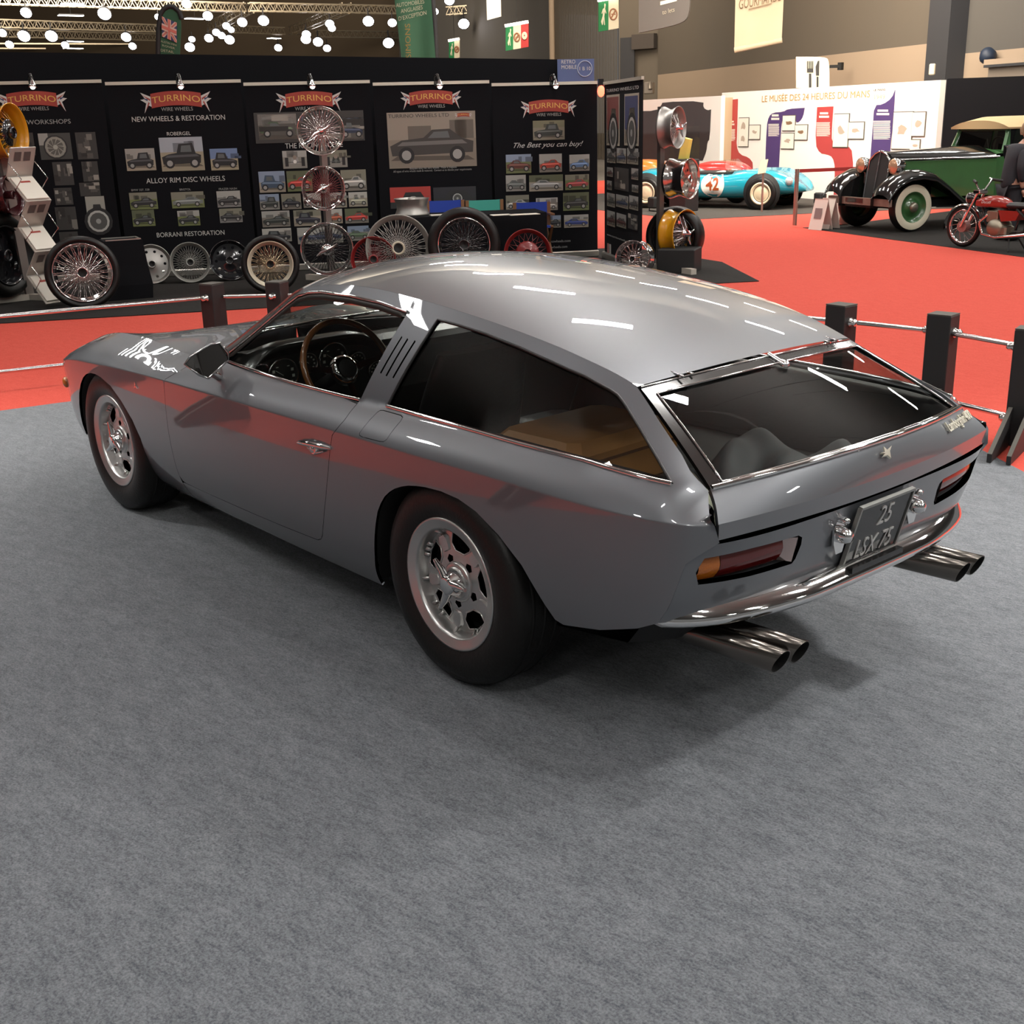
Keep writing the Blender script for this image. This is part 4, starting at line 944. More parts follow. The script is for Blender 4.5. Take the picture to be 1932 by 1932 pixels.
REDR, YEL, GRY, WHT = ink(.30, .035, .022), ink(.62, .36, .08), ink(.28, .28, .27), ink(.52, .51, .48)
def bend(o, cx, k):
    for v in o.data.vertices: v.co.z -= k*(v.co.x-cx)**2
def logo(parent, cx, cz, w):
    """red arched ribbon with flag ends"""
    mb = MB(); n = 14; k = .28/w; h = .20*w
    f = lambda t, o: (cx+t*w*.36, -.006, cz+o-k*(t*w*.36)**2)
    mb.use(REDR)
    for i in range(n): a, b = -1+2*i/n, -1+2*(i+1)/n; mb.add([f(a, -h/2), f(b, -h/2), f(b, h/2), f(a, h/2)], [[0, 1, 2, 3]])
    for s in (-1, 1):
        for q, (m, pts) in enumerate(((WHT, [(.36, .06), (.50, .12), (.44, .03), (.51, .02), (.43, -.03), (.47, -.17), (.40, -.06), (.355, -.08)]), (REDR, [(.37, .03), (.48, .085), (.37, .0)]), (ink(.04, .05, .12), [(.40, .03), (.475, .04), (.41, -.0)]), (REDR, [(.38, -.03), (.45, -.14), (.395, -.01)]))):
            P = [(cx+s*a*w, -.006-.0008*q, cz+b*w-.035*w) for a, b in pts]; mb.use(m).add(P if s > 0 else P[::-1], [list(range(len(P)))])
    for i, fc in enumerate(mb.f):
        a, b, c = (mb.v[fc[j]] for j in (0, 1, 2))
        if (b-a).cross(c-a).y > 0: mb.f[i] = fc[::-1]
    lg = mb.build('logo_ribbon', None, parent)
    t = text('logo_lettering', 'TURRINO', .125*w, (cx, -.0075, cz), (1, 0, 0), (0, 0, 1), YEL, lg, .0004, sx=1.28); bend(t, cx, k)
    text('logo_lettering', 'WIRE WHEELS', .075*w, (cx, -.006, cz-.155*w), (1, 0, 0), (0, 0, 1), GRY, lg, .0004, sx=.95)
def txt(parent, body, c, size, m=WHT, sx=1., align='CENTER', shear=0., name='printed_lettering'):
    return text(name, body, size, (c[0], -.006, c[1]), (1, 0, 0), (0, 0, 1), m, parent, .0004, align, shear, sx)
SILV = mat('banner_silver', (.55, .53, .48), .3, .9); LITRAIL = mat('banner_rail', (.75, .70, .58), .3, .6)
class Banner:
    def __init__(s, uL, uR, v0, label, O=None, X=None, n=None, lR=None, zt=None, base=True):
        s.n = n or NB; s.P = O or P0; s.X = X or XB
        a, b = on_plane(uL, v0, s.P, s.n), on_plane(uR, v0, s.P, s.n); s.O = Vector(((a.x+b.x)/2, (a.y+b.y)/2, 0)); s.w = (Vector((a.x, a.y, 0))-Vector((b.x, b.y, 0))).length; s.h = zt or a.z
        s.t = empty('rollup_banner', label, 'banner', s.O, math.atan2(s.X.y, s.X.x), 'black roll-up banners of the wheel stand')
        mb = MB(); mb.box((0, .004, s.h/2+.03), (s.w-.02, .008, s.h-.06)); mb.build('banner_cloth', FAB, s.t)
        mb = MB(); mb.box((0, 0, s.h), (s.w-.015, .03, .035)); mb.build('top_rail', LITRAIL, s.t)
        mb = MB(); mb.box((0, .02, .045), (s.w, .12, .08), 0, .01); mb.build('banner_base', SILV, s.t)
    def L(s, u, v): return local(s.O, s.X, on_plane(u, v, s.P, s.n))
    def logo(s, u, v, wpx): x, z = s.L(u, v); x2, _ = s.L(u+wpx, v); logo(s.t, x, z, x2-x)
    def photo(s, r, style, seed, **k):
        x0, z1 = s.L(r[0], r[1]); x1, z0 = s.L(r[2], r[3]); x1b, _ = s.L(r[2], r[1]); photo(s.t, x0, z0, (x1+x1b)/2, z1, style, seed=seed, **k)
    def text(s, body, u0, u1, v, px, m=WHT, shear=0., flat=1.):
        a, z = s.L(u0, v); b, _ = s.L(u1, v); _, z2 = s.L(u0, v-px); size = (z2-z)*1.38
        o = txt(s.t, body, ((a+b)/2, z), size, m, 1., 'CENTER', shear); xs_ = [q.co.x for q in o.data.vertices]; k = (b-a)/(max(xs_)-min(xs_)); c = (max(xs_)+min(xs_))/2
        for q in o.data.vertices: q.co.x = (a+b)/2+(q.co.x-c)*k
        return o
# banner 1
B = Banner(2-4, 193, 157, 'black banner at the left edge headed WORKSHOPS with workshop photographs')
B.logo(60, 185, 130); B.text('TURRINO WORKSHOPS', -14, 134, 233, 9, GRY)
for i, (r, st) in enumerate((((-10, 252, 65, 293), 'shop'), ((71, 252, 135, 300), 'wheel'), ((141, 250, 183, 300), 'shop'), ((98, 306, 138, 349), 'shop'), ((153, 305, 186, 342), 'shop'), ((149, 345, 189, 369), 'shop'), ((101, 355, 137, 386), 'shop'), ((160, 371, 200, 430), 'arch'), ((103, 391, 145, 433), 'shop'), ((111, 438, 148, 459), 'shop'), ((-10, 300, 30, 345), 'shop'), ((30, 354, 60, 390), 'shop'))): B.photo(r, st, 100+i, **({'car': (.3, .29, .25)} if st == 'arch' else {}))
# banner 2
B = Banner(197, 456, 158, 'black banner headed NEW WHEELS & RESTORATION, second from the left edge')
B.logo(332, 185, 131); B.text('NEW WHEELS & RESTORATION', 249, 425, 226, 10); B.text('ROBERGEL', 315, 360, 253, 7)
B.text('ALLOY RIM DISC WHEELS', 276, 425, 342, 10); B.text('BORRANI RESTORATION', 296, 424, 444, 9)
B.text('BMW 327, 328', 248, 282, 359, 4, GRY); B.text('BRISTOL', 339, 360, 358, 4, GRY); B.text('FRAZER NASH', 413, 447, 357, 4, GRY)
for i, (r, g, s_) in enumerate((((235, 281, 293, 321), (.33, .28, .21), (.30, .28, .25)), ((299, 260, 384, 321), (.30, .26, .18), (.33, .35, .38)), ((395, 281, 449, 320), (.34, .29, .19), (.14, .20, .34)))): B.photo(r, 'vintage', 210+i, car=(.012, .012, .014), ground=g, sky=s_)
for i, r in enumerate(((243, 364, 297, 394), (322, 363, 385, 391), (408, 361, 454, 390), (248, 397, 292, 426), (334, 398, 377, 425), (413, 394, 457, 419))): B.photo(r, 'sport', 220+i, car=(.02, .02, .02) if i != 1 else (.16, .17, .16), ground=(.15, .17, .06) if i in (0, 1, 3, 4) else (.2, .19, .18))
# banner 3
B = Banner(458, 699, 159, 'black banner with rows of racing car photographs behind the middle wheel tree')
B.logo(583, 185, 122); B.text('THE RACING SCENE', 538, 647, 276, 10)
B.photo((478, 213, 687, 265), 'shop', 300); B.photo((485, 216, 560, 262), 'sport', 301, car=(.06, .10, .05)); B.photo((640, 222, 685, 262), 'vintage', 302, ground=(.42, .37, .30)); B.photo((532, 285, 579, 317), 'racer', 303, car=(.3, .29, .27)); B.photo((611, 284, 655, 315), 'racer', 304)
for i, (r, c) in enumerate((((487, 324, 538, 362), (.05, .08, .12)), ((540, 323, 589, 360), (.36, .04, .03)), ((642, 321, 691, 359), (.35, .34, .31)), ((489, 367, 527, 395), None), ((530, 366, 568, 394), None), ((571, 365, 606, 391), None), ((621, 364, 654, 391), None), ((657, 363, 693, 389), (.30, .29, .22)), ((493, 399, 547, 427), None), ((553, 397, 606, 425), (.02, .02, .03)), ((616, 395, 646, 421), (.33, .08, .04)), ((650, 394, 695, 420), (.38, .04, .03)), ((494, 432, 550, 455), None), ((560, 430, 647, 457), None), ((655, 427, 696, 453), (.08, .12, .07)))): B.photo(r, 'sport' if i % 3 else 'vintage', 310+i, car=c)
# banner 4
B = Banner(702, 924, 159, 'black banner with a large grey coupe poster above the folding chairs')
B.logo(813, 182, 112); B.photo((729, 213, 898, 313), 'blank', 400, car=(.04, .036, .032), ground=(.21, .175, .135), sky=(.26, .22, .175))
B.text('TURRINO WHEELS LTD', 732, 847, 220, 7, ink(.03, .028, .025)); B.logo(874, 216, 32)
B.text('Bespoke alloy rim wire wheels.  Made in England.', 773, 862, 318, 4, GRY); B.text('All types of wire wheels made & restored.  Contact us to discuss your requirements', 742, 890, 324, 4, GRY)
B.photo((735, 354, 813, 391), 'arch', 401, car=(.40, .04, .03)); B.photo((817, 354, 898, 379), 'arch', 402, car=(.02, .02, .025))
# banner 5
B = Banner(926, 1128, 160, 'black banner reading The Best you can buy! nearest the stand corner')
B.logo(1035, 199, 103); B.text('The Best you can buy!', 969, 1100, 275, 10, WHT, .45); B.text('www.turrinowheels.com', 1010, 1076, 457, 5, GRY); B.text('info@turrinowheels.com', 1006, 1070, 468, 5, GRY)
B.photo((1005, 228, 1065, 263), 'vintage', 500, ground=(.2, .18, .13), sky=(.16, .15, .09))
for i, (r, c) in enumerate((((954, 292, 1002, 326), (.10, .03, .02)), ((1017, 291, 1060, 324), (.34, .05, .03)), ((1074, 292, 1112, 322), (.10, .17, .30)), ((954, 331, 992, 360), (.12, .13, .12)), ((998, 331, 1062, 359), (.28, .28, .27)), ((1066, 330, 1111, 357), (.30, .05, .05)), ((954, 369, 998, 395), (.4, .38, .34)), ((1011, 374, 1052, 396), (.35, .34, .3)), ((1062, 364, 1111, 396), (.03, .03, .03)), ((1033, 407, 1058, 429), None), ((1064, 406, 1110, 428), (.03, .05, .18)))): B.photo(r, 'sport', 510+i, car=c)
# corner banner, turned towards the aisle
O6, E6 = Vector((8.114, -7.992, 0)), Vector((6.539, -7.025, 0)); X6 = (E6-O6).normalized(); N6 = Vector((X6.y, -X6.x, 0)); N6 = N6 if N6.dot(CAMLOC-O6) > 0 else -N6
B = Banner(1140, 1213, 157, 'narrow-looking black banner turned towards the red aisle, headed WHEELS LTD', O6, X6, N6, zt=2.05)
B.text('TURRINO WHEELS LTD', 1145, 1206, 172, 6)
FR = ink(.42, .38, .30)
for (a, b, c, d), s_ in (((1146, 184, 1168, 271), 600), ((1180, 182, 1204, 271), 601)):
    x0, z1 = B.L(a, b); x1, z0 = B.L(c, d); mb = MB(); mb.box(((x0+x1)/2, -.003, (z0+z1)/2), (x1-x0+.05, .004, z1-z0+.05)); mb.build('photo_border', FR, B.t); B.photo((a, b, c, d), 'arch', s_, car=(.2, .06, .05) if s_ == 600 else (.05, .06, .14))
for i, r in enumerate(((1146, 280, 1162, 308), (1164, 279, 1182, 309), (1184, 279, 1205, 311), (1146, 315, 1157, 334), (1160, 315, 1187, 362), (1192, 317, 1205, 340), (1146, 340, 1155, 359), (1193, 348, 1205, 364), (1146, 363, 1161, 392), (1163, 366, 1186, 395), (1188, 368, 1205, 398), (1146, 396, 1161, 429), (1164, 401, 1182, 432), (1186, 402, 1204, 436))): B.photo(r, 'sport' if i not in (4, 13) else 'shop', 610+i, ground=(.25, .23, .18), sky=(.3, .3, .28))
B.text('www.turrinowheels.com', 1146, 1190, 442, 4, GRY)
x0, z0 = B.L(1146, 471); mb = MB(); mb.box((x0+.05, -.004, z0), (.07, .004, .16)); mb.build('small_emblem', ink(.45, .2, .18), B.t)
mb = MB(); mb.box((x0+.16, -.004, z0), (.07, .004, .16)); mb.build('small_emblem', ink(.45, .44, .42), B.t)
# clip-on lamps over the banners
for u, w in ((58, 'the WORKSHOPS banner'), (336, 'the NEW WHEELS banner'), (583, 'the racing photograph banner'), (822, 'the grey coupe poster'), (1040, 'the Best you can buy banner')):
    p = on_plane(u, 150, P0, NB); t = empty('clip_lamp', 'small chrome clip-on lamp over ' + w, 'lamp', (p.x, p.y, p.z-.06), RZB, 'clip-on lamps over the banners')
    mb = MB(); mb.tube([(0, .02, 0), (-.01, .0, .09), (.01, -.06, .11), (.03, -.10, .04)], .018, 8); mb.box((0, .01, .02), (.05, .05, .06)); mb.build('lamp_arm', BLK_PAINT, t)
    mb = MB(); mb.lathe([(.015, .0), (.035, .05), (.045, .08), (.04, .08)], (.03, -.10, .05), (0, -.25, -1), 12); mb.build('lamp_shade', CHROME, t)
    mb = MB(); mb.ball((.03, -.115, -.02), .028, 6); mb.build('bulb', TUBE, t)
# red lamp in the gap of the corner
p = on_plane(1134, 172, P0, NB); t = empty('warning_lamp', 'small glowing red lamp at the top of the gap between the corner banners', 'lamp', p, RZB)
mb = MB(); mb.ball((0, 0, 0), .045, 8, (1, 1, 1.5)); mb.build('lamp_bulb', mat('lamp_red', (1, .1, .05), .5, emit=(1, .06, .03), es=9), t); mb = MB(); mb.box((0, .02, .10), (.06, .06, .08)); mb.build('lamp_holder', BLK_PAINT, t)
# blue exhibitor sign above the wall
p = on_plane(1086, 155, P0 - NB*.6, NB); t = empty('hall_sign', 'blue exhibitor sign with a white ring standing over the black wall', 'sign', (p.x, p.y, p.z), RZB); a, b = on_plane(1052, 112, P0-NB*.6, NB), on_plane(1121, 157, P0-NB*.6, NB)
xa, za = local(p, XB, a); xb, zb = local(p, XB, b)
mb = MB(); mb.box(((xa+xb)/2, .015, (za+zb)/2), (xb-xa, .03, za-zb)); mb.build('sign_board', ink(.075, .11, .24), t)
mb = MB(); mb.tube([(xa+(xb-xa)*.74+.092*math.cos(q), -.004, zb+(za-zb)*.60+.092*math.sin(q)) for q in [2*PI*i/28 for i in range(28)]], .006, 6, closed=True); mb.build('sign_ring', ink(.35, .4, .5), t)
text('sign_lettering', 'RETRO\n MOBILE', .062, (xa+(xb-xa)*.29, -.003, zb+(za-zb)*.78), (1, 0, 0), (0, 0, 1), WHT, t, .001, sx=.95); text('sign_lettering', '1 B 10', .06, (xa+(xb-xa)*.74, -.003, zb+(za-zb)*.60), (1, 0, 0), (0, 0, 1), WHT, t, .001)
# ---------------------------------------------------------------- display wheels
POL = mat('polished_alloy', (.72, .70, .66), .16, 1.); GREYP_ = mat('grey_enamel', (.27, .265, .24), .4, .3); REDE = mat('red_enamel', (.20, .014, .014), .3, coat=.5)
GOLDY = mat('yellow_enamel', (.62, .28, .008), .25, coat=.6); BLKE = mat('black_enamel', (.010, .010, .012), .12, coat=.8); CREAM = mat('cream_enamel', (.62, .56, .43), .35); BRASS = mat('warm_chrome', (.62, .52, .36), .15, 1.); DKRED = mat('dark_red_enamel', (.06, .012, .016), .25, coat=.6); MAT_AL = mat('matt_alloy', (.40, .385, .36), .42, .85)
def face_cam(p): d = CAMLOC-p; return math.atan2(d.y, d.x)+PI/2      # local -y looks at the camera
def wire_wheel(label, loc, R, rz, tilt=0., rim=None, spoke=None, hub=None, tyre=None, width=.15, kind='wire', group='wheels shown on the black stand', cap=None, name='wire_wheel', flat=False):
    """wheel centred on the root, face towards local -y"""
    t = empty(name, label, 'wheel', loc, rz, group); t.rotation_euler = (tilt, 0, rz); ax = (0, -1, 0); w = width/2
    rim, spoke, hub = rim or CHROME, spoke or CHROME, hub or CHROME
    Rr = R*tyre if tyre else R
    if tyre:
        mb = MB(); th = R-Rr; mb.lathe([(Rr*.98, w*.8), (Rr+th*.3, w*1.25), (Rr+th*.7, w*1.25), (R*.985, w*.9), (R, w*.5), (R, -w*.5), (R*.985, -w*.9), (Rr+th*.7, -w*1.25), (Rr+th*.3, -w*1.25), (Rr*.98, -w*.8)], (0, 0, 0), ax, 44)
        mb.build('tyre', RUBBER, t)
    mb = MB(); mb.lathe([(Rr*.985, -w), (Rr, -w), (Rr*.97, -w*.8), (Rr*.93, -w*.6), (Rr*.86, -w*.2), (Rr*.86, w*.3), (Rr*.93, w*.6), (Rr*.96, w*.85), (Rr, w), (Rr*1.005, w*1.06), (Rr*.975, w*1.06), (Rr*.94, w*.8), (Rr*.91, w*.55), (Rr*.84, w*.3), (Rr*.84, -w*.2), (Rr*.91, -w*.6)], (0, 0, 0), ax, 44); mb.build('rim', rim, t)
    hr = Rr*.20
    P = lambda r, a, h: Vector((math.cos(a)*r, -h, math.sin(a)*r))
    if kind == 'wire':
        mb = MB(); n = 20 if R < .3 else 24
        for i in range(n):
            a = 2*PI*i/n
            for s, r0, h0, h1 in ((.5, hr, w*.95, w*.25), (-.5, hr, w*.95, w*.1), (.32, hr*1.1, -w*.4, w*.0), (-.32, hr*1.1, -w*.4, -w*.1)): mb.tube([P(r0, a, h0), P(Rr*.86, a+s, h1)], Rr*.009, 4, cap=False)
        mb.build('spokes', spoke, t)
    elif kind == 'disc':
        mb = MB(); out_ = [(Rr*.86*math.cos(2*PI*j/36), Rr*.86*math.sin(2*PI*j/36)) for j in range(36)]
        hol = [[(Rr*(.66*math.cos(2*PI*k/10)+.075*math.cos(q)), Rr*(.66*math.sin(2*PI*k/10)+.075*math.sin(q))) for q in [2*PI*j/10 for j in range(10)]] for k in range(10)]
        trim(mb, lambda u, v: (u, -w*(.15+.35*math.exp(-(math.hypot(u, v)/(Rr*.4))**2)), v), out_, hol, step=Rr*.10, flange=.01); mb.build('wheel_disc', hub, t)
        if mb.nrm[0].y > 0: t.children[-1].data.flip_normals()
    if kind == 'drum':
        mb = MB(); mb.lathe([(Rr*.50, 0), (Rr*.50, w*.6), (Rr*.44, w*.75), (0, w*.78)], (0, 0, 0), ax, 32); mb.build('brake_drum', hub, t)
        mb = MB()
        for i in range(36):
            a = 2*PI*i/36; mb.tube([P(Rr*.46, a, w*.7), P(Rr*.86, a+.25*(-1)**i, w*.1)], Rr*.008, 4, cap=False)
        mb.build('spokes', spoke, t)
    mb = MB(); mb.lathe([(hr*.9, -w*.8), (hr*.8, -w*.5), (hr, w*.8), (hr*1.05, w*1.05), (hr*.78, w*1.12), (hr*.72, w*.9), (hr*.70, -w*.5)], (0, 0, 0), ax, 24)
    if cap: 
        mb.lathe([(hr*.9, w*1.1), (hr*.6, w*1.6), (0, w*1.7)], (0, 0, 0), ax, 20)
        for k in range(cap): a = 2*PI*k/cap+.4; mb.tube([P(hr*.3, a, w*1.45), P(hr*1.3, a, w*1.5), P(hr*2.3, a+.1, w*1.7)], [hr*.35, hr*.3, hr*.15], 6)
    mb.build('hub', hub, t)
    if not cap:
        mb = MB(); mb.lathe([(hr*.72, w*.85), (0, w*.6)], (0, 0, 0), ax, 20); mb.build('hub_bore', BLACK, t)
    return t
def stood(u, vb, vc, rpx, **k):
    """wheel standing on the floor: contact pixel, radius in pixels"""
    p = on_floor(u, vb); d = (p-CAMLOC).dot(_f); R = rpx*d/FPX; c = Vector((p.x, p.y, R*.995)); k.setdefault('rz', face_cam(c)); return wire_wheel(k.pop('label'), c, R, **k)
stood(165, 582, 515, 67, label='big tyre on a chrome wire wheel standing in front of the WORKSHOPS banner', tyre=.80, width=.20, tilt=-.10, name='wire_wheel')
stood(515, 553, 500, 54, label='tyre on a cream rim with gold wire spokes, behind the windscreen post', tyre=.78, width=.16, rim=CREAM, spoke=BRASS, hub=BRASS, tilt=-.10)
stood(291, 535, 497, 36, label='silver disc wheel with a ring of round holes beside the black pedestal', kind='disc', hub=MAT_AL, rim=MAT_AL, width=.12, tilt=-.15, name='disc_wheel')
stood(363, 533, 495, 37, label='bare grey wire wheel leaning on the RESTORATION banner', rim=GREYP_, spoke=GREYP_, hub=GREYP_, width=.12, tilt=-.15)
stood(437, 529, 492, 37, label='glossy black disc wheel leaning right of the grey wire wheel', kind='disc', rim=BLKE, hub=BLKE, width=.12, tilt=-.15, name='disc_wheel')
stood(707, 532, 490, 42, label='small dark red wire wheel half hidden by the car roof', rim=REDE, spoke=REDE, hub=REDE, width=.12, tilt=-.1)
stood(755, 530, 469, 61, label='large bare grey wire wheel with long spokes behind the car roof', rim=GREYP_, spoke=MAT_AL, hub=CREAM, width=.10, tilt=-.1)
stood(878, 530, 460, 68, label='tall tyre on a black wire wheel with a chrome rim edge, behind the roof', tyre=.72, rim=CHROME, spoke=BLKE, hub=BLKE, width=.15, tilt=-.05)
stood(996, 522, 478, 44, label='dark red wheel with a large brake drum behind the car roof', kind='drum', rim=REDE, spoke=REDE, hub=REDE, width=.12, tilt=-.1)
stood(1198, 523, 489, 34, label='chrome wire wheel on the floor at the foot of the right wheel tree', width=.18, rz=face_cam(on_floor(1198, 523))-.35, tilt=-.1)
# wheel trees: a grey upright on a splayed foot, the wheels hang on its pegs
TREE = mat('tree_grey_steel', (.27, .25, .23), .4, .7); WHITEW = mat('pale_foot', (.46, .42, .36), .5)
def tree(label, foot, h, lean, rz, legs, w=.07):
    t = empty('wheel_tree', label, 'display stand', foot, rz, 'wheel trees of the stand')
    mb = MB(); mb.bar((0, 0, .0), (lean[0], lean[1], h), w, w*.7); mb.build('upright', TREE, t)
    for a, b in legs: mb = MB(); mb.bar((0, 0, .035), (a, b, .035), .07, .06); mb.build('foot_bar', WHITEW, t)
    return t
def hang(tr, u, v, rpx, off=.16, **k):
    """wheel on a tree, centred at a pixel, at the distance of the upright"""
    F = tr.location; p = on_plane(u, v, F, (CAMLOC-F).to_2d().to_3d().normalized()); d = (p-CAMLOC).dot(_f); R = rpx*d/FPX; q = p + (CAMLOC-p).normalized()*off
    k.setdefault('rz', face_cam(q)); return wire_wheel(k.pop('label'), q, R, **k)
T1 = on_floor(627, 531); tm = tree('grey wheel tree in the middle of the stand holding three wire wheels', T1, 1.72, (0, 0), 0, ((.35, .1), (-.35, -.1)))
hang(tm, 605, 247, 44, label='chrome wire wheel at the top of the middle wheel tree', cap=2, width=.13, rim=POL)
hang(tm, 610, 355, 40, label='chrome rim with dark red centre on the middle of the wheel tree', cap=2, width=.13, spoke=REDE)
hang(tm, 617, 470, 49, label='black wire wheel with a chrome rim, lowest on the middle wheel tree', cap=2, width=.10, spoke=BLKE)
T2 = on_floor(1244, 508); tr_ = tree('grey wheel tree at the right end of the stand beside the red aisle', T2, 1.76, (0, 0), 0, ((-.66, .17), (.04, .14)))
RS = face_cam(T2)+1.2
hang(tr_, 1266, 241, 38, label='matt silver wire wheel at the top of the right wheel tree', cap=3, width=.17, rim=MAT_AL, spoke=POL, rz=RS-.05, off=.05)
hang(tr_, 1284, 337, 37, label='polished deep-dish rim in the middle of the right wheel tree', kind='disc', width=.24, rim=POL, hub=POL, rz=RS-.15, off=.05, name='alloy_rim')
hang(tr_, 1280, 440, 44, label='yellow wire wheel low on the right wheel tree', cap=3, width=.20, rim=GOLDY, spoke=CHROME, rz=RS-.25, off=.05)
p = on_floor(1282, 512); t = wire_wheel('dark tyre standing behind the yellow wheel', p+Vector((.25, -.2, .36)), .33, face_cam(p)-.3, rim=BLKE, spoke=BLKE, hub=BLKE, tyre=.74, width=.18, kind='disc', name='spare_tyre')
mb = MB(); q = on_floor(1283, 515); mb.box((0, 0, .13), (.42, .40, .26), .5, .01); o = mb.build('plinth', BLACK); o.location = (q.x+.1, q.y-.1, 0); tag(o, 'low black plinth under the yellow wheel', 'plinth')
T3 = on_floor(58, 566); tl = tree('leaning grey wheel tree at the left edge of the stand', T3, 1.62, (.03, .05), 0, ((.0, .55), (-.40, -.20)), .08)
LS = face_cam(T3)+1.05
hang(tl, 2, 251, 53, label='yellow rim cut by the left edge, top of the left wheel tree', kind='drum', width=.26, rim=GOLDY, hub=BLKE, spoke=GOLDY, rz=LS, off=.1, name='alloy_rim')
hang(tl, 0, 368, 38, label='dark red rim at the left edge under the yellow one', kind='disc', width=.28, rim=DKRED, hub=DKRED, rz=LS, off=.1, name='alloy_rim')
hang(tl, -4, 482, 78, label='large tyre seen from its tread at the left edge', tyre=.7, width=.24, rim=BLKE, spoke=BLKE, hub=BLKE, rz=LS-.1, off=.1, kind='disc', name='spare_tyre')
p = on_floor(4, 568); wire_wheel('chrome rim on the rug at the left edge below the large tyre', Vector((p.x, p.y, .085)), .17, LS, PI/2, width=.16, rim=CHROME, kind='disc', hub=CHROME, name='alloy_rim')
# black pedestal, brochure rack
q = on_floor(248, 566); t = empty('pedestal', 'black cloth-covered pedestal behind the big tyre', 'pedestal', (q.x+.20, q.y-.05, 0), face_cam(q)+.15)
mb = MB(); rows = [[(sx*(.19+f*.07), sy*(.17+f*.05), z) for sx, sy in ((-1, -1), (1, -1), (1, 1), (-1, 1))] for z, f in ((.005, .5), (.15, .7), (.35, .3), (.60, 0))]; mb.grid(rows, False, True); mb.poly(rows[-1]); mb.build('cloth_cover', FAB, t)
mb = MB(); 
for a, b in (((-.17, -.15), (.17, -.15)), ((.17, -.15), (.17, .15)), ((.17, .15), (-.17, .15))): mb.bar((*a, .605), (*b, .605), .02, .01)
mb.build('top_frame', SILV, t)
q = on_floor(101, 578); t = empty('brochure_rack', 'folding zigzag brochure rack with white leaflets at the left of the stand', 'rack', (q.x, q.y, 0), face_cam(q)+.55)
prof = [(.12, 1.53), (.26, 1.26), (-.02, 1.03), (.20, .78), (-.04, .55), (.18, .31), (-.10, .05)]
SH = mat('rack_shelf', (.50, .47, .42), .35, .3); LEAF = mat('leaflet_paper', (.66, .62, .54), .6)
for i in range(6):
    (y0, z0), (y1, z1) = prof[i], prof[i+1]; mb = MB(); mb.use(SH).bar((0, y0, z0), (0, y1, z1), .27, .012, (1, 0, 0)) if 0 else None
    d = Vector((0, y1-y0, z1-z0)); n = Vector((1, 0, 0)).cross(d).normalized(); n = n if n.y < 0 else -n
    c = [Vector((sx*.135, y, z)) for sx, y, z in ((-1, y0, z0), (1, y0, z0), (1, y1, z1), (-1, y1, z1))]; mb.use(SH).prism(c, -n*.012); sh = mb.build('shelf', None, t)
    A = lambda a, b: Vector((a*.27-.135, y0+(y1-y0)*b, z0+(z1-z0)*b))+n*.004
    mb = MB()
    if i % 2 == 0:
        for a in (.18, .55): MB().add([A(a, .14), A(a+.27, .14), A(a+.27, .45), A(a, .45)], [[0, 1, 2, 3]]).build('leaflet_print', ink(.10, .085, .08), sh)
    else:
        mb.use(LEAF).prism([A(.06, .08), A(.94, .08), A(.94, .94), A(.06, .94)], n*.012); mb.use(REDR); k = n*.013
        mb.add([A(.30, .24)+k, A(.70, .24)+k, A(.70, .31)+k, A(.30, .31)+k], [[0, 1, 2, 3]]); mb.build('leaflet_stack', None, sh)
for sx in (-1, 1):
    mb = MB()
    for i in range(0, 5, 2): mb.tube([(sx*.142, prof[i][0]*.5+prof[i+1][0]*.5, prof[i][1]*.5+prof[i+1][1]*.5), (sx*.142, prof[i+1][0]-.26, prof[i+1][1]-.02), (sx*.142, prof[i+1][0]*.5+prof[i+2][0]*.5, prof[i+1][1]*.5+prof[i+2][1]*.5)], .005, 6)
    mb.build('folding_strut', RAILM, t)
# ---------------------------------------------------------------- table with black cloth, leaflets, chairs
ta, tb = on_plane(742, 409, P0+NB*1.2, NB), on_plane(1031, 405, P0+NB*1.2, NB); tz = (ta.z+tb.z)/2; ta.z = tb.z = 0; XT_ = (tb-ta).normalized()
q = (ta+tb)/2; t = empty('table', 'long table under a floor-length black cloth behind the car roof', 'table', q, math.atan2(XT_.y, XT_.x)); tw = (tb-ta).length
mb = MB(); mb.box((0, .32, tz-.01), (tw, .64, .02)); 
for sx in (-1, 1):
    for yy in (.05, .6): mb.box((sx*(tw/2-.05), yy, tz/2-.01), (.04, .04, tz-.03))
mb.build('table_frame', BLACK, t)
mb = MB(); n = 60; top = []; bot = []
per = [(-tw/2, 0), (tw/2, 0), (tw/2, .64), (-tw/2, .64)]; pts = dense(per, .06)
rows = [[(x, y, tz+.006) for x, y in pts], [(x*1.005, .32+(y-.32)*1.01, tz-.02) for x, y in pts], [(x*(1.01+.006*math.sin(i*1.7)), .32+(y-.32)*(1.04+.03*math.sin(i*1.7)), .02) for i, (x, y) in enumerate(pts)]]
mb.grid(rows, True, True); mb.poly(rows[0]); o = mb.build('tablecloth', FAB); o.location = q; o.rotation_euler = (0, 0, math.atan2(XT_.y, XT_.x)); tag(o, 'plain black tablecloth hanging to the floor behind the car roof', 'tablecloth')
def on_table(u, v): return on_floor(u, v, tz+.008)
p = on_table(778, 406); wire_wheel('bare polished rim lying flat on the black table', Vector((p.x, p.y, tz+.10)), .20, 0, PI/2*3, width=.18, rim=MAT_AL, kind='wire', spoke=MAT_AL, hub=MAT_AL, name='alloy_rim')
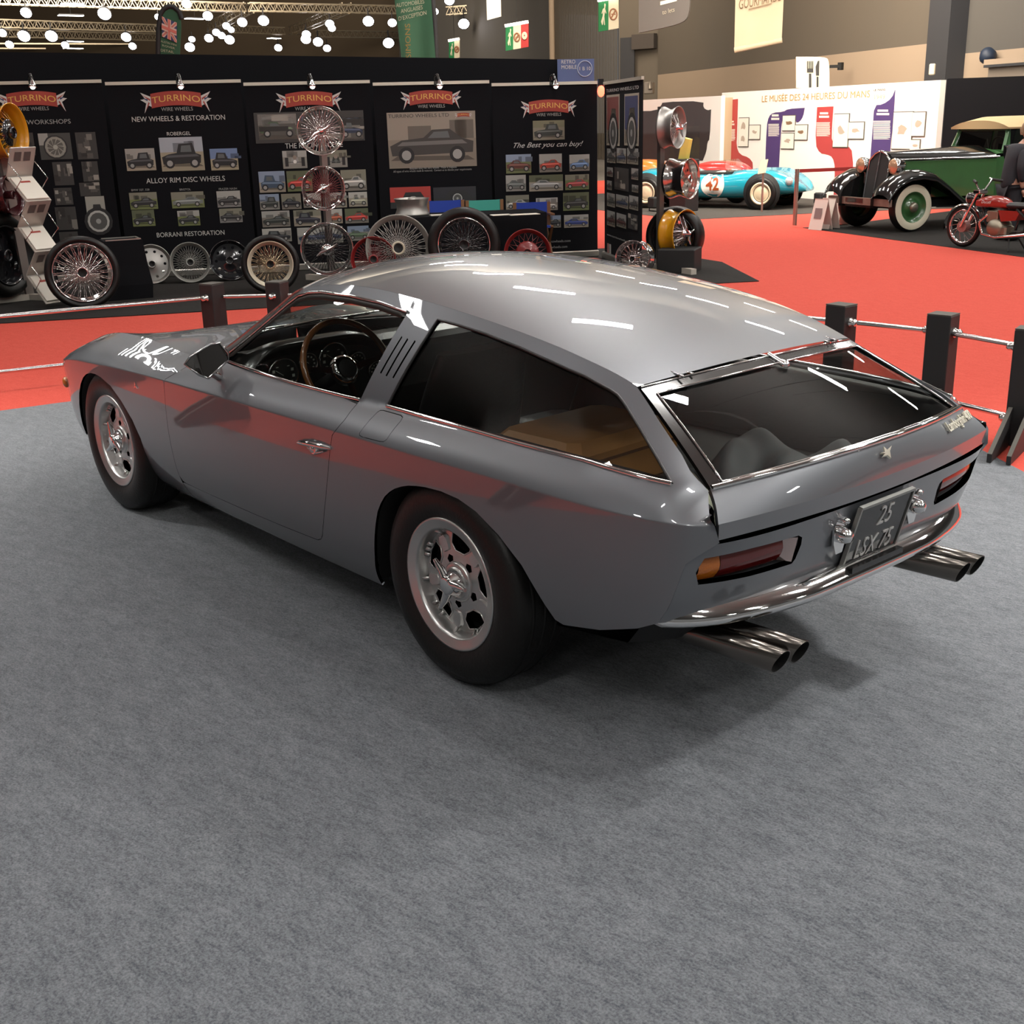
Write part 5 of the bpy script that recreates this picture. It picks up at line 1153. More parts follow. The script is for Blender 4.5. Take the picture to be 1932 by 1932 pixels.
for u, v, l in ((829, 406, 'white leaflet on the table beside the blue chair back'), (945, 406, 'white leaflet on the table under the teal chair back'), (988, 405, 'row of white leaflets at the right end of the table')):
    p = on_table(u, v); o = MB().box((0, 0, 0), (.22 if u < 980 else .34, .15, .006)).build('leaflet', LEAF); o.location = (p.x, p.y, tz+.012); o.rotation_euler = (0, 0, math.atan2(XT_.y, XT_.x)+.1); tag(o, l, 'leaflet', 'leaflets on the black table')
CW = mat('chair_beech', (.22, .10, .04), .45)
def chair(u, v, m, label):
    b = q + Vector((-XT_.y, XT_.x, 0))*(.93 if Vector((-XT_.y, XT_.x, 0)).dot(CAMLOC-q) < 0 else -.93); n = Vector((-XT_.y, XT_.x, 0)); c = on_plane(u, v, b, n)
    t = empty('folding_chair', label, 'chair', (c.x, c.y, 0), math.atan2(XT_.y, XT_.x), 'director chairs behind the black table'); zb = c.z
    for sx in (-1, 1):
        for a, bb in (((sx*.21, -.20, .02), (sx*.21, .18, .44)), ((sx*.21, .19, .02), (sx*.21, -.18, .44))): MB().bar(a, bb, .03).build('leg', CW, t)
        MB().bar((sx*.21, .0, .44), (sx*.21, .0, zb+.08), .03, .04).build('back_post', CW, t); MB().box((sx*.21, -.06, .58), (.05, .34, .02)).build('armrest', CW, t)
    MB().box((0, 0, .43), (.40, .34, .02)).build('seat', m, t)
    mb = MB(); mb.grid([[(x, -.02+.03*math.cos(x*5), z-.012*math.cos(x*6)) for x in xs(-.225, .225, 10)] for z in (zb-.085, zb, zb+.085)]); mb.build('backrest', m, t)
    if True: MB().box((0, .03, zb), (.42, .012, .15)).build('back_lining', m, t)
chair(840, 391, mat('canvas_blue', (.02, .055, .36), .8), 'director chair with a blue canvas back beside the flat-lying rim')
chair(914, 390, mat('canvas_teal', (.06, .36, .29), .8), 'director chair with a teal canvas back in the middle')
chair(1003, 394, mat('canvas_blue', (.02, .055, .36), .8), 'director chair with a blue canvas back at the right end of the table')
# ---------------------------------------------------------------- museum stand: white printed wall, panel, barriers
MA, MBP = Vector((15.32, -19.0, 0)), Vector((8.86, -17.0, 0)); XM = (MBP-MA).normalized(); NM = Vector((XM.y, -XM.x, 0)); NM = NM if NM.dot(CAMLOC-MA) > 0 else -NM
sheet('floor_dark_carpet', [tuple(on_floor(u, v).to_2d()) for u, v in ((1298, 414.5), (1405, 409), (1545, 402), (1700, 396))] + [(8.0, -17.6), (16.5, -20.2), (18.5, -15)], .002, carpet_mat('brown_needle_felt', (.055, .048, .042), (.08, .072, .064), 1, .1), .005)
WALLW = mat('white_print_wall', (.80, .76, .68), .6)
t = empty('exhibition_wall', 'long white museum wall printed with red and purple shapes', 'wall', MA + (MBP-MA)*.5, math.atan2(XM.y, XM.x)); OM = t.location.copy(); ML = (MBP-MA).length
H = 2.135; mb = MB(); mb.box((-.0, .06, H/2), (ML, .12, H)); mb.build('wall_board', WALLW, t)
mb = MB(); mb.prism([(ML/2+.01, .13, 0), (ML/2+.01, .13, H+.02), (ML/2+1.4, 1.6, H+.02), (ML/2+1.4, 1.6, 0)], (.05, .05, 0)); mb.build('dark_return', FAB, t)
def lm(u, v): return local(OM, XM, on_plane(u, v, MA, NM))
def flat(pts, m, k, name='printed_shape', par=None, f=None):
    P = [(x, -.004-.0015*k, z) for x, z in [(f or lm)(u, v) for u, v in pts]]; mb = MB(); q = MB(); mb.prism(P, (0, .002, 0)); return mb.build(name, m, par or t)
z3 = lambda L: [(1100+x/4.391, 140+y/4.391) for x, y in L]; z2 = lambda L: [(1350+x/3.32, 60+y/3.32) for x, y in L]
MRED, MPUR = mat('museum_red', (.42, .05, .045), .6), mat('museum_purple', (.065, .035, .13), .6)
flat(smooth_loop(z3([(1185, 215), (1285, 205), (1278, 480), (1272, 600), (1300, 665), (1375, 690), (1405, 730), (1410, 800), (1300, 800), (1250, 790), (1195, 745), (1172, 690)]), 1, (0, 1, 6, 7)), MRED, 0)
flat(smooth_loop(z3([(1522, 430), (1540, 350), (1575, 318), (1660, 312), (1700, 287), (1838, 278), (1825, 350), (1795, 395), (1765, 402), (1760, 345), (1665, 345), (1650, 390), (1640, 470), (1622, 810), (1508, 810)]), 1, (5, 13, 14)), MPUR, 0)
flat(smooth_loop(z2([(637, 472), (740, 467), (730, 600), (728, 690), (765, 708), (830, 712), (862, 755), (862, 1020), (740, 1020), (750, 850), (735, 785), (700, 768), (655, 762), (625, 705)]), 1, (0, 1, 7, 8)), MRED, 0)
flat(smooth_loop(z2([(995, 460), (1050, 455), (1105, 415), (1127, 358), (1115, 560), (1098, 700), (1095, 765), (965, 860), (985, 600)]), 1, (3, 6, 7)), MPUR, 0)
CREAMI = mat('museum_cream', (.72, .66, .56), .6); GOLDI = mat('museum_gold', (.50, .30, .10), .5)
rn = random.Random(5)
for (u0, u1, v0, v1, n, hd) in ((1369, 1388, 244, 267, 9, (1379, 232, 4)), (1450, 1471, 234, 258, 9, (1463, 221, 5)), (1541, 1567, 231, 258, 10, (1555, 217, 5)), (1648, 1681, 228, 264, 13, (1666, 212, 5))):
    for i in range(n):
        v = v0+(v1-v0)*i/n; flat([(u0, v), (u1-rn.random()*2-(6 if i == n-1 else 0), v-.3), (u1-1, v+1.3), (u0, v+1.5)], CREAMI, 1.2, 'text_line')
    for j in range(2):
        v = hd[1]+(j-.5)*hd[2]*1.3; w = (u1-u0)*(.36 if j else .30); flat([(hd[0]-w, v-hd[2]*.4), (hd[0]+w, v-hd[2]*.4), (hd[0]+w, v+hd[2]*.4), (hd[0]-w, v+hd[2]*.4)], CREAMI, 1.2, 'text_line')
FRM = mat('frame_thin', (.10, .085, .07), .5); PAP = mat('print_paper', (.74, .69, .58), .6); SEP = mat('print_sepia', (.22, .13, .07), .6)
for i, (a, b, c, d) in enumerate(((150, 537, 208, 722), (215, 582, 282, 676), (425, 522, 502, 622), (416, 632, 494, 736), (502, 580, 578, 680), (748, 512, 832, 726), (838, 563, 932, 674), (1120, 500, 1228, 738), (1235, 500, 1313, 657), (1224, 672, 1283, 752))):
    x0, z1 = lm(1350+a/3.32, 60+b/3.32); x1, z0 = lm(1350+c/3.32, 60+d/3.32); f = empty('framed_print', 'framed sketch on the museum wall, %s' % ['left of the first red shape edge', 'beside the first red shape', 'upper one on the first purple arch', 'lower one under the purple arch', 'brown sketch right of the purple arch', 'tall one on the second red shape', 'pale one right of the second red shape', 'large one right of the second purple shape', 'narrow one near the wall end', 'low one near the wall end, above the green car'][i], 'picture', OM + XM*((x0+x1)/2) + NM*.012 + Vector((0, 0, (z0+z1)/2)), math.atan2(XM.y, XM.x), 'framed prints on the museum wall')
    w, h = x1-x0, z1-z0; MB().box((0, 0, 0), (w, .012, h)).build('frame', FRM, f); MB().box((0, -.008, 0), (w-.03, .006, h-.03)).build('print_sheet', PAP, f)
    k = 2 if h > w*1.5 else 1
    for q in range(k):
        cz = (q-(k-1)/2)*h*.42; n = 9; rr = [rn.uniform(.5, 1) for _ in range(n)]; mb = MB(); mb.poly([(w*.30*rr[j]*math.cos(-2*PI*j/n)*-1, -.013, cz+h*.16*rr[j]*math.sin(2*PI*j/n)) for j in range(n)])
        mb.build('sketch', SEP if i in (2, 4) else mat('print_faint', (.42, .33, .25), .6), f)
def mtext(body, u0, u1, v0, v1, px, m):
    a = lm(u0, v0); b = lm(u1, v1); c = lm(u0, v0-px); o = text('printed_lettering', body, (c[1]-a[1])*1.4, ((a[0]+b[0])/2, -.007, (a[1]+b[1])/2), (1, 0, 0), (0, 0, 1), m, t, .001); xs_ = [q.co.x for q in o.data.vertices]; k = (b[0]-a[0])/(max(xs_)-min(xs_)); c0 = (max(xs_)+min(xs_))/2
    for q in o.data.vertices: q.co.x = (a[0]+b[0])/2+(q.co.x-c0)*k
mtext('LE MUSÉE DES 24 HEURES DU MANS', 1438, 1642, 187.5, 177.5, 12, GOLDI); mtext('LE MANS', 1649, 1671, 170, 169, 4, FRM); mtext('1949', 1650, 1670, 184, 182, 9, mat('museum_pale_gold', (.62, .5, .36), .5))
# dark glossy photo panel with a white border, left of the wall
PA = OM + NM*.30; zt_ = on_plane(1300, 184, PA, NM).z; a, b = on_plane(1195, 190, PA, NM), on_plane(1361, 182, PA, NM)
t2 = empty('photo_panel', 'dark glossy photo panel with white scalloped border behind the blue racing car', 'panel', (a+b)/2*Vector((1, 1, 0)) if 0 else Vector(((a.x+b.x)/2, (a.y+b.y)/2, 0)), math.atan2(XM.y, XM.x)); OP = t2.location.copy(); w = (b-a).to_2d().length
MB().box((0, .05, zt_/2), (w, .10, zt_)).build('panel_board', WALLW, t2); MB().box((w/2-.06, .22, zt_/2-.02), (.12, .24, zt_-.04)).build('side_return', mat('panel_beige', (.45, .33, .2), .6), t2)
lp = lambda u, v: local(OP, XM, on_plane(u, v, PA, NM)); z6 = lambda L: [(1180+x/5.682, 180+y/5.682) for x, y in L]
flat(smooth_loop(z6([(100, 170), (330, 165), (385, 110), (400, 70), (840, 60), (835, 130), (880, 160), (920, 150), (905, 470), (880, 500), (870, 600), (830, 700), (100, 700)]), 1, (0, 7, 11, 12)), mat('photo_dark_gloss', (.06, .045, .042), .04, coat=1.), 0, 'photo_print', t2, lp)
# yellow folded notice and display case in front of it
p = on_floor(1277, 407); t = empty('display_case', 'black flight case with a glass top standing before the blue racing car', 'display case', (p.x, p.y, 0), math.atan2(XM.y, XM.x)+.05)
s_ = 2229/((p-CAMLOC).dot(_f)); hh = (403-301)/s_; wd = (1308-1254)/s_
MB().box((0, .14, hh/2+.04), (wd, .28, hh-.08), 0, .01).build('case_body', mat('black_case', (.012, .011, .011), .6), t)
mb = MB(); 
for sx in (-1, 1):
    mb = MB(); mb.lathe([(0, -.02), (.035, -.02), (.035, .02), (0, .02)], (sx*(wd/2-.06), .02, .037), (1, 0, 0), 12); mb.build('castor', BLACK, t)
gh = (301-243)/s_; mb = MB(); mb.box((.0, .14, hh+gh/2), (wd*.98, .27, gh)); mb.build('glass_top', glass('case_glass', (.93, .95, .95), 1.3), t)
q = on_plane(1288, 281, p+Vector((0, 0, 0)), NM); mb = MB(); mb.prism([(-.16, 0, -.22), (.10, 0, -.16), (.20, 0, .16), (-.02, 0, .19)], (.02, .06, 0)); o = mb.build('folded_notice', mat('yellow_paper', (.62, .52, .12), .6)); o.location = on_plane(1288, 281, p - NM*.12, NM); o.rotation_euler = (0, 0, math.atan2(XM.y, XM.x)); tag(o, 'yellow folded notice inside the glass-topped case', 'notice')
# ---------------------------------------------------------------- blue racing car number 42
F42, R42 = on_floor(1437, 396), on_floor(1221, 392.5); X42 = (F42-R42).normalized(); WBL = (F42-R42).length
car = empty('racing_car', 'turquoise open racing car with number 42 in a white circle', 'car', F42, math.atan2(X42.y, X42.x)); TEAL = mat('turquoise_paint', (.01, .27, .36), .25, coat=1.); s_ = 2229/((F42-CAMLOC).dot(_f))
# local: x forward, the seen flank is local y = -.02 (towards -y)
ZTOP = Cv((-WBL-.75, .42), (-WBL-.45, .62), (-WBL, .73), (-1.55, .69), (-1.3, .66), (-.75, .66), (-.4, .70), (0, .70), (.3, .62), (.55, .48), (.66, .38)); ZBOT = Cv((-WBL-.75, .34), (-WBL-.3, .22), (-1.2, .17), (-.3, .17), (.3, .24), (.66, .30))
HW = Cv((-WBL-.75, .25), (-WBL-.4, .55), (-WBL, .68), (-1, .66), (0, .68), (.35, .60), (.58, .40), (.66, .22))
rows = []
for i in range(41):
    x = -WBL-.75+(WBL+1.41)*i/40; zt, zb, hw = ZTOP(x), ZBOT(x), HW(x); r = []; coc = 1 if -1.62 < x < -.72 else 0
    for j in range(24):
        a = 2*PI*j/24; cx, sx = math.cos(a), math.sin(a); q = .62; z = (zt+zb)/2+(zt-zb)/2*math.copysign(abs(sx)**q, sx); y = hw*math.copysign(abs(cx)**q, cx)
        if coc and sx > .75: z = zt-.10
        elif not coc and sx > .75 and -.75 < x: z = zt - .05*(sx > .9)
        r.append((x, y+.66, z))
    rows.append(r)
mb = MB(); mb.grid(rows, True, True); mb.poly(rows[0]); mb.poly(rows[-1][::-1]); mb.build('body', TEAL, car)
mb = MB(); mb.box((-1.17, .66, .60), (.80, 1.0, .10)); mb.build('cockpit', BLACK, car)
mb = MB(); mb.grid([[(-.72, .66+.5*w, .66), (-.95, .66+.48*w, .86)] for w in xs(-1, 1, 6)]); mb.build('windscreen', GLASS, car)
for fx in (0, -WBL):
    for y in (-.02, 1.18):
        sgn = -1 if y < .5 else 1; tw = empty('road_wheel', None, None, (fx, y+.06*(-sgn)*0, .29)); tw.parent = car
        mb = MB(); mb.lathe([(.17, -.07), (.25, -.085), (.285, -.06), (.29, 0), (.285, .05), (.25, .075), (.185, .065)], (0, 0, 0), (0, sgn, 0), 32); mb.build('tyre', RUBBER, tw)
        mb = MB(); mb.lathe([(.192, .06), (.20, .075), (.17, .07), (.15, .03), (.11, .055), (.05, .06), (0, .065)], (0, 0, 0), (0, sgn, 0), 32); mb.build('wheel_disc', mat('silver_wheel', (.75, .62, .42), .4, .3), tw)
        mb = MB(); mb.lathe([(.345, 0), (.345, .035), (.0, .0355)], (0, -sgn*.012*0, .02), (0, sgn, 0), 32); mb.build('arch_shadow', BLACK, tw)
for nm, cx, cz, r in (('number_roundel', -.0, 0, 0),):
    u, v = 1344.5, 348.5; c = on_plane(u, v, F42, Vector((-X42.y, X42.x, 0))); x, z = local(F42, X42, c); R = 24/s_; mb = MB(); n = 36
    yy = lambda x_, z_: .66 - HW(x_)*max(.01, (1-min(1, abs((z_-(ZTOP(x_)+ZBOT(x_))/2)/((ZTOP(x_)-ZBOT(x_))/2)))**(2/.62)))**(.62/2) - .006
    ring = [[(x+R*q*math.cos(2*PI*j/n), 0, z+R*q*math.sin(2*PI*j/n)) for j in range(n)] for q in (0.001, .35, .7, 1)]
    mb.grid([[(a, yy(a, b), b) for a, _, b in r_] for r_ in ring], True, True); mb.build(nm, mat('roundel_white', (.78, .74, .66), .5), car)
    o = text('number_lettering', '42', R*1.35, (x, 0, z), (1, 0, 0), (0, 0, 1), mat('number_brown', (.32, .06, .012), .5), car, .001, sx=.82, bold=.008)
    for q in o.data.vertices: q.co.y = yy(q.co.x, q.co.z)-.006+q.co.y*.2
mb = MB(); mb.ball((.45, .12, .50), .075, 8, (1, .9, 1)); mb.build('headlamp', mat('lamp_glass', (.75, .8, .8), .1, .6), car)
# orange and red neighbours behind it
def low_car(label, u0, u1, v0, vb, m, off, name='racing_car'):
    N_ = Vector((-X42.y, X42.x, 0)); N_ = N_ if N_.dot(CAMLOC-F42) > 0 else -N_; B_ = F42 - N_*off; a, b = on_plane(u0, v0, B_, N_), on_plane(u1, v0, B_, N_); L = (Vector((a.x, a.y, 0))-Vector((b.x, b.y, 0))).length; zt = a.z
    c = empty(name, label, 'car', ((a.x+b.x)/2, (a.y+b.y)/2, 0), math.atan2(X42.y, X42.x)); rows = []
    for i in range(21):
        x = -L/2+L*i/20; e = (1-abs(2*i/20-1)**3); z1 = .34+(zt-.34)*e**.6; rows.append([(x, .40+.38*e**.5*math.copysign(abs(math.cos(q))**.6, math.cos(q)), .26+.5*(z1-.22)+.5*(z1-.22)*math.copysign(abs(math.sin(q))**.7, math.sin(q))) for q in [2*PI*j/20 for j in range(20)]])
    mb = MB(); mb.grid(rows, True, True); mb.poly(rows[0]); mb.poly(rows[-1][::-1]); mb.build('body', m, c)
    for x in (-L*.32, L*.32):
        for y in (.09, .71): mb = MB(); mb.lathe([(0, -.06), (.24, -.07), (.27, 0), (.24, .07), (0, .06)], (x, y, .27), (0, 1, 0), 24); mb.build('tyre', RUBBER, c)
low_car('red open car just behind the turquoise racing car cockpit', 1282, 1412, 309, 330, mat('racing_red', (.50, .02, .015), .3, coat=.6), 1.45)
low_car('orange car half hidden by the corner banner and wheel tree', 1150, 1252, 306, 330, mat('racing_orange', (.62, .16, .02), .3, coat=.6), 1.45)
# notice stand, belt posts, floor floods, A-boards
CHS = mat('brushed_post', (.45, .36, .30), .3, .8)
def foot(mb, r): mb.lathe([(r, 0), (r, .012), (r*.6, .035), (.03, .05), (.02, .07)], (0, 0, 0), (0, 0, 1), 24)
p = on_floor(1437, 403); t = empty('notice_stand', 'slim stand with a slanted notice in front of the turquoise racing car wheel', 'sign stand', p, math.atan2(XM.y, XM.x)); s_ = 2229/((p-CAMLOC).dot(_f)); h = (403-318)/s_
mb = MB(); mb.cyl((0, 0, .03), (0, 0, h-.10), .018, 10); foot(mb, .17); mb.build('stand_post', CHS, t)
mb = MB(); mb.prism([(-.11, -.03, h-.13), (.11, -.03, h-.10), (.05, .06, h+.12), (-.15, .06, h+.10)], (0, -.012, .004)); mb.build('notice_board', mat('notice_paper', (.62, .52, .34), .6), t)
p1 = on_floor(1499, 429); s_ = 2229/((p1-CAMLOC).dot(_f)); hb = (429-323)/s_
t = empty('belt_post', 'brown metal belt post standing left of the green car', 'barrier post', p1, 0); mb = MB(); mb.cyl((0, 0, .03), (0, 0, hb), .032, 12); mb.build('post_tube', CHS, t); mb = MB(); foot(mb, .19); mb.build('base', mat('base_steel', (.5, .42, .36), .25, .9), t)
e_ = Vector((7.2, -15.6, hb-.03)); mb = MB(); a = p1+Vector((0, 0, hb-.03)); d = (e_-a).normalized(); mb.bar(a+d*.04, e_, .004, .05); tag(mb.build('barrier_belt', mat('belt_red', (.38, .03, .025), .7)), 'red belt stretched from the brown belt post behind the green car', 'belt')
t = empty('belt_post', 'brown belt post hidden behind the green car bonnet', 'barrier post', (e_.x, e_.y, 0)); mb = MB(); mb.cyl((0, 0, .03), (0, 0, hb), .032, 12); foot(mb, .19); mb.build('post_tube', CHS, t)
for u, v, l in ((1546, 391, 'small black floor floodlight beside the brown belt post'), (1233, 399, 'small black floor floodlight under the right wheel tree gap')):
    p = on_floor(u, v); t = empty('floor_floodlight', l, 'floodlight', p, face_cam(p)+2.2, 'floor floodlights at the museum wall'); MB().box((0, 0, .16), (.22, .14, .20), 0, .02).build('lamp_body', BLACK, t); mb = MB(); mb.tube([(-.13, 0, .16), (-.13, 0, .01), (.13, 0, .01), (.13, 0, .16)], .012, 6); mb.build('bracket', BLACK, t); MB().box((0, -.075, .16), (.18, .01, .15)).build('lamp_glass', mat('flood_glass', (.25, .1, .08), .1), t)
for u, v, l in ((1546, 433, 'white folded card sign nearest the belt post, before the green car'), (1560, 431, 'taller white folded card sign, second from the belt post'), (1577, 424, 'white folded card sign half behind the green car wheel')):
    p = on_floor(u, v); t = empty('card_sign', l, 'sign', p, face_cam(p)-.75, 'folded card signs before the green car'); hh = .44 if u != 1578 else .30
    mb = MB(); mb.prism([(-.13, -.10, 0), (.13, -.10, 0), (.13, .02, hh), (-.13, .02, hh)], (0, .006, .002)); mb.build('front_card', mat('card_white', (.60, .52, .46), .6), t); mb = MB(); mb.prism([(-.13, .14, 0), (.13, .14, 0), (.13, .02, hh), (-.13, .02, hh)], (0, -.006, .002)); mb.build('back_card', mat('card_white', (.6, .52, .46), .6), t)
    if u == 1546: mb = MB(); mb.add([(-.07, -.062, .16), (.07, -.062, .16), (.07, -.032, .31), (-.07, -.032, .31)], [[0, 1, 2, 3]]); mb.build('card_print', ink(.2, .15, .14), t)
# ---------------------------------------------------------------- green pre-war saloon
sheet('floor_car_rug', [tuple(on_floor(u, v).to_2d()) for u, v in ((1515, 429.5), (1932, 485), (2300, 520))] + [(1.5, -19), (8.2, -16.5), (8.2, -13.6)], .001, BLKC, .004)
g = empty('vintage_car', 'green and black pre-war saloon car with whitewall tyres and fabric roof', 'car', (7.31, -13.04, 0), math.radians(70.2)); GREEN = mat('green_coachwork', (.035, .125, .035), .3, coat=.8, var=(6, (.03, .10, .03), .3)); BG = mat('black_coachwork', (.008, .008, .008), .12, coat=.8)
for fx, y in ((0, .65), (0, -.65), (-2.75, .65), (-2.75, -.65)):
    sg = 1 if y > 0 else -1; tw = empty('road_wheel', None, None, (fx, y-.06*sg, .345)); tw.parent = g; ax = (0, sg, 0)
    mb = MB(); mb.lathe([(.19, -.07), (.27, -.09), (.335, -.05), (.345, 0), (.335, .05), (.312, .072)], (0, 0, 0), ax, 36); mb.build('tyre', RUBBER, tw)
    mb = MB(); mb.lathe([(.312, .072), (.26, .086), (.215, .078)], (0, 0, 0), ax, 36); mb.build('whitewall', mat('whitewall_rubber', (.62, .58, .44), .6), tw)
    mb = MB(); mb.lathe([(.215, .076), (.20, .07), (.19, .04), (.12, .03), (.10, .06), (.06, .075)], (0, 0, 0), ax, 32); mb.build('wheel_disc', GREEN, tw)
    mb = MB(); mb.lathe([(.075, .06), (.065, .10), (.04, .115), (0, .12)], (0, 0, 0), ax, 20); mb.build('hub_cap', mat('dull_nickel', (.30, .28, .22), .35, .8), tw)
# bonnet and scuttle
HWY = Cv((.10, .22), (-.4, .34), (-1.45, .52), (-1.7, .56)); rows = []
for i in range(13):
    x = .08-1.55*i/12; w = HWY(x); zt = 1.085+.05*i/12; rows.append([(x, w*s, z) for s, z in ((1, .45), (1, .96), (.96, 1.02), (.75, 1.06), (.35, zt), (0, zt+.008), (-.35, zt), (-.75, 1.06), (-.96, 1.02), (-1, .96), (-1, .45))])
mb = MB(); mb.grid([r[:2] for r in rows], False); mb.grid([r[9:] for r in rows], False); mb.build('bonnet_side', GREEN, g)
mb = MB(); mb.grid([r[1:10] for r in rows]); mb.build('bonnet_top', BG, g)
for s in (1, -1): mb = MB(); mb.tube([(x, s*(HWY(x)+.008), .985) for x in xs(.0, -1.5, 12)], .014, 8); mb.build('bonnet_moulding', CHROME, g)
# radiator shell and grille, leaning back
sh = [(.22, .40), (.235, .80), (.225, .98), (.12, 1.07), (0, 1.105), (-.12, 1.07), (-.225, .98), (-.235, .80), (-.22, .40)]
mb = MB(); mb.prism([(.20-.10*(z-.4)/.7, y, z) for y, z in sh], (-.10, 0, 0)); mb.build('radiator_grille', BLACK, g)
mb = MB(); mb.tube([(.205-.10*(z-.4)/.7, y, z) for y, z in sh], .016, 8); mb.tube([(.215-.10*(z-.4)/.7, 0, z) for z in xs(.4, 1.1, 6)], .008, 6); mb.build('radiator_surround', CHROME, g)
mb = MB(); mb.lathe([(.05, 0), (.05, .03), (.03, .05), (0, .055)], (.10, 0, 1.10), (0, 0, 1), 14); mb.build('radiator_cap', BG, g)
for s in (1, -1):
    c = Vector((.16, s*.37, .90)); mb = MB(); mb.lathe([(.105, .02), (.115, 0), (.11, -.05), (.085, -.14), (.04, -.20), (0, -.215)], c, (1, 0, 0), 24); mb.cyl(c-Vector((.08, 0, .10)), c-Vector((.08, 0, .26)), .02, 8); lamp = mb.build('headlamp', CHROME, g)
    mb = MB(); mb.lathe([(.104, .015), (.07, .035), (0, .045)], c, (1, 0, 0), 24); mb.build('lamp_glass', mat('lamp_amberish', (.60, .36, .22), .12, .5), lamp)
    # flowing wings
    pr = [(.52, .50), (.47, .62), (.34, .74), (.16, .815), (-.05, .83), (-.28, .79), (-.50, .66), (-.78, .46), (-1.05, .34), (-1.25, .31)]
    rows = [[(x, s*y, z+dz) for y, dz in ((.36, -.05), (.42, .0), (.52, .035), (.64, .03), (.74, -.01), (.79, -.07), (.785, -.10))] for x, z in pr]
    mb = MB(); mb.grid(rows); mb.grid([[(x, s*.37, z-.04) for x, z in pr], [(x, s*.37, .34) for x, z in pr]]); mb.build('front_wing', BG, g)
    mb = MB(); mb.box((-1.95, s*.66, .31), (1.5, .26, .04)); mb.build('running_board', BG, g)
    pr = [(-2.15, .32), (-2.25, .55), (-2.45, .74), (-2.75, .80), (-3.05, .74), (-3.25, .55), (-3.35, .40)]; mb = MB(); mb.grid([[(x, s*y, z+dz) for y, dz in ((.45, .0), (.6, .03), (.74, -.01), (.79, -.07))] for x, z in pr]); mb.build('rear_wing', BG, g)
mb = MB(); mb.box((.44, 0, .42), (.05, 1.42, .10)); mb.build('bumper_beam', mat('weathered_plank', (.15, .09, .065), .6, var=(9, (.22, .15, .12), .25)), g); mb = MB(); mb.box((.468, -.08, .43), (.006, .40, .06)); mb.build('number_plate', BLK_PAINT, g)
mb = MB(); mb.box((.30, 0, .36), (.25, .7, .05)); mb.box((0, 0, .33), (.06, 1.1, .06)); mb.box((-1.6, 0, .36), (3.4, .80, .10)); mb.build('chassis', BLACK, g)
text('plate_lettering', '7500 RA', .05, (.472, -.08, .43), (0, 1, 0), (0, 0, 1), mat('plate_white', (.6, .58, .55), .5), g, .001) if 0 else None
# body, doors, glass, roof
def bodyrow(x, w): return [(x, w*s, z) for s, z in ((.97, .40), (1, .62), (1, .98))]
W2 = Cv((-1.45, .53), (-1.75, .58), (-2.4, .62), (-3.2, .60), (-3.45, .50))
for s in (1, -1):
    mb = MB(); mb.grid([[(x, s*y, z) for x, y, z in bodyrow(x, W2(x))] for x in xs(-1.45, -1.72, 3)]); mb.build('scuttle_side', GREEN, g)
    mb = MB(); mb.grid([[(x, s*y, z) for x, y, z in bodyrow(x, W2(x))] for x in xs(-1.73, -2.50, 6)]); d_ = mb.build('door', GREEN, g); mb = MB(); mb.tube([(-1.80, s*(W2(-1.8)+.01), .86), (-1.80, s*(W2(-1.8)+.05), .86), (-1.90, s*(W2(-1.9)+.05), .86)], .012, 6); mb.build('door_handle', CHROME, d_)
    mb = MB(); mb.grid([[(x, s*y, z) for x, y, z in bodyrow(x, W2(x))] for x in xs(-2.51, -3.45, 6)]); mb.grid([[(x, s*W2(x), .98), (x+.02, s*(W2(x)-.06), 1.40)] for x in xs(-3.0, -3.45, 4)], False); mb.build('rear_body', GREEN, g)
    for xa, xb in ((-1.66, -1.72), (-2.48, -2.56), (-3.0, -3.04)): mb = MB(); mb.prism([(xa, s*W2(xa), .98), (xb, s*W2(xb), .98), (xb-.02, s*(W2(xb)-.06), 1.40), (xa-.02, s*(W2(xa)-.06), 1.40)], (0, -s*.03, 0)); mb.build('window_pillar', GREEN, g)
    mb = MB(); mb.grid([[(x, s*(W2(x)-.01), .98), (x-.02, s*(W2(x)-.07), 1.40)] for x in (-1.72, -2.48)], False); mb.grid([[(x, s*(W2(x)-.01), .98), (x-.02, s*(W2(x)-.07), 1.40)] for x in (-2.56, -3.0)], False); mb.build('side_window', glass('smoked_glass', (.10, .10, .10), 1.5), g)
mb = MB(); mb.grid([[(-1.45, y, 1.09-.3*y*y), (-1.60, y*1.05, 1.10-.25*y*y)] for y in xs(-.52, .52, 8)]); mb.build('scuttle_top', GREEN, g)
mb = MB(); wz = ((.55, 1.05), (.50, 1.36), (-.50, 1.36), (-.55, 1.05)); L = [(-1.62-.10*(z-1.05)/.3, y, z) for y, z in wz]
for i in range(4): mb.bar(L[i], L[(i+1) % 4], .05, .05)
mb.build('windscreen_frame', GREEN, g); mb = MB(); mb.poly(L); mb.build('windscreen', glass('old_glass', (.62, .60, .55), 1.5), g)
mb = MB(); mb.tube([(-1.66, .2+.0, 1.08), (-1.69, .12, 1.22)], .006, 5); mb.tube([(-1.80+.09*math.sin(q)*.4, .28+.17*math.cos(q), 1.08+.17*math.sin(q)) for q in xs(0, 2*PI, 20)], .012, 6); mb.build('steering_wheel', BLACK, g)
rows = []
for i in range(9):
    x = -1.62-1.85*i/8; e = math.sin(PI*min(1, (i+.8)/4)) if i < 2 else (1 if i < 7 else .7); rows.append([(x, y*.60, 1.385+(.13*e+.02)*(1-abs(y)**2.6)) for y in xs(-1, 1, 12)])
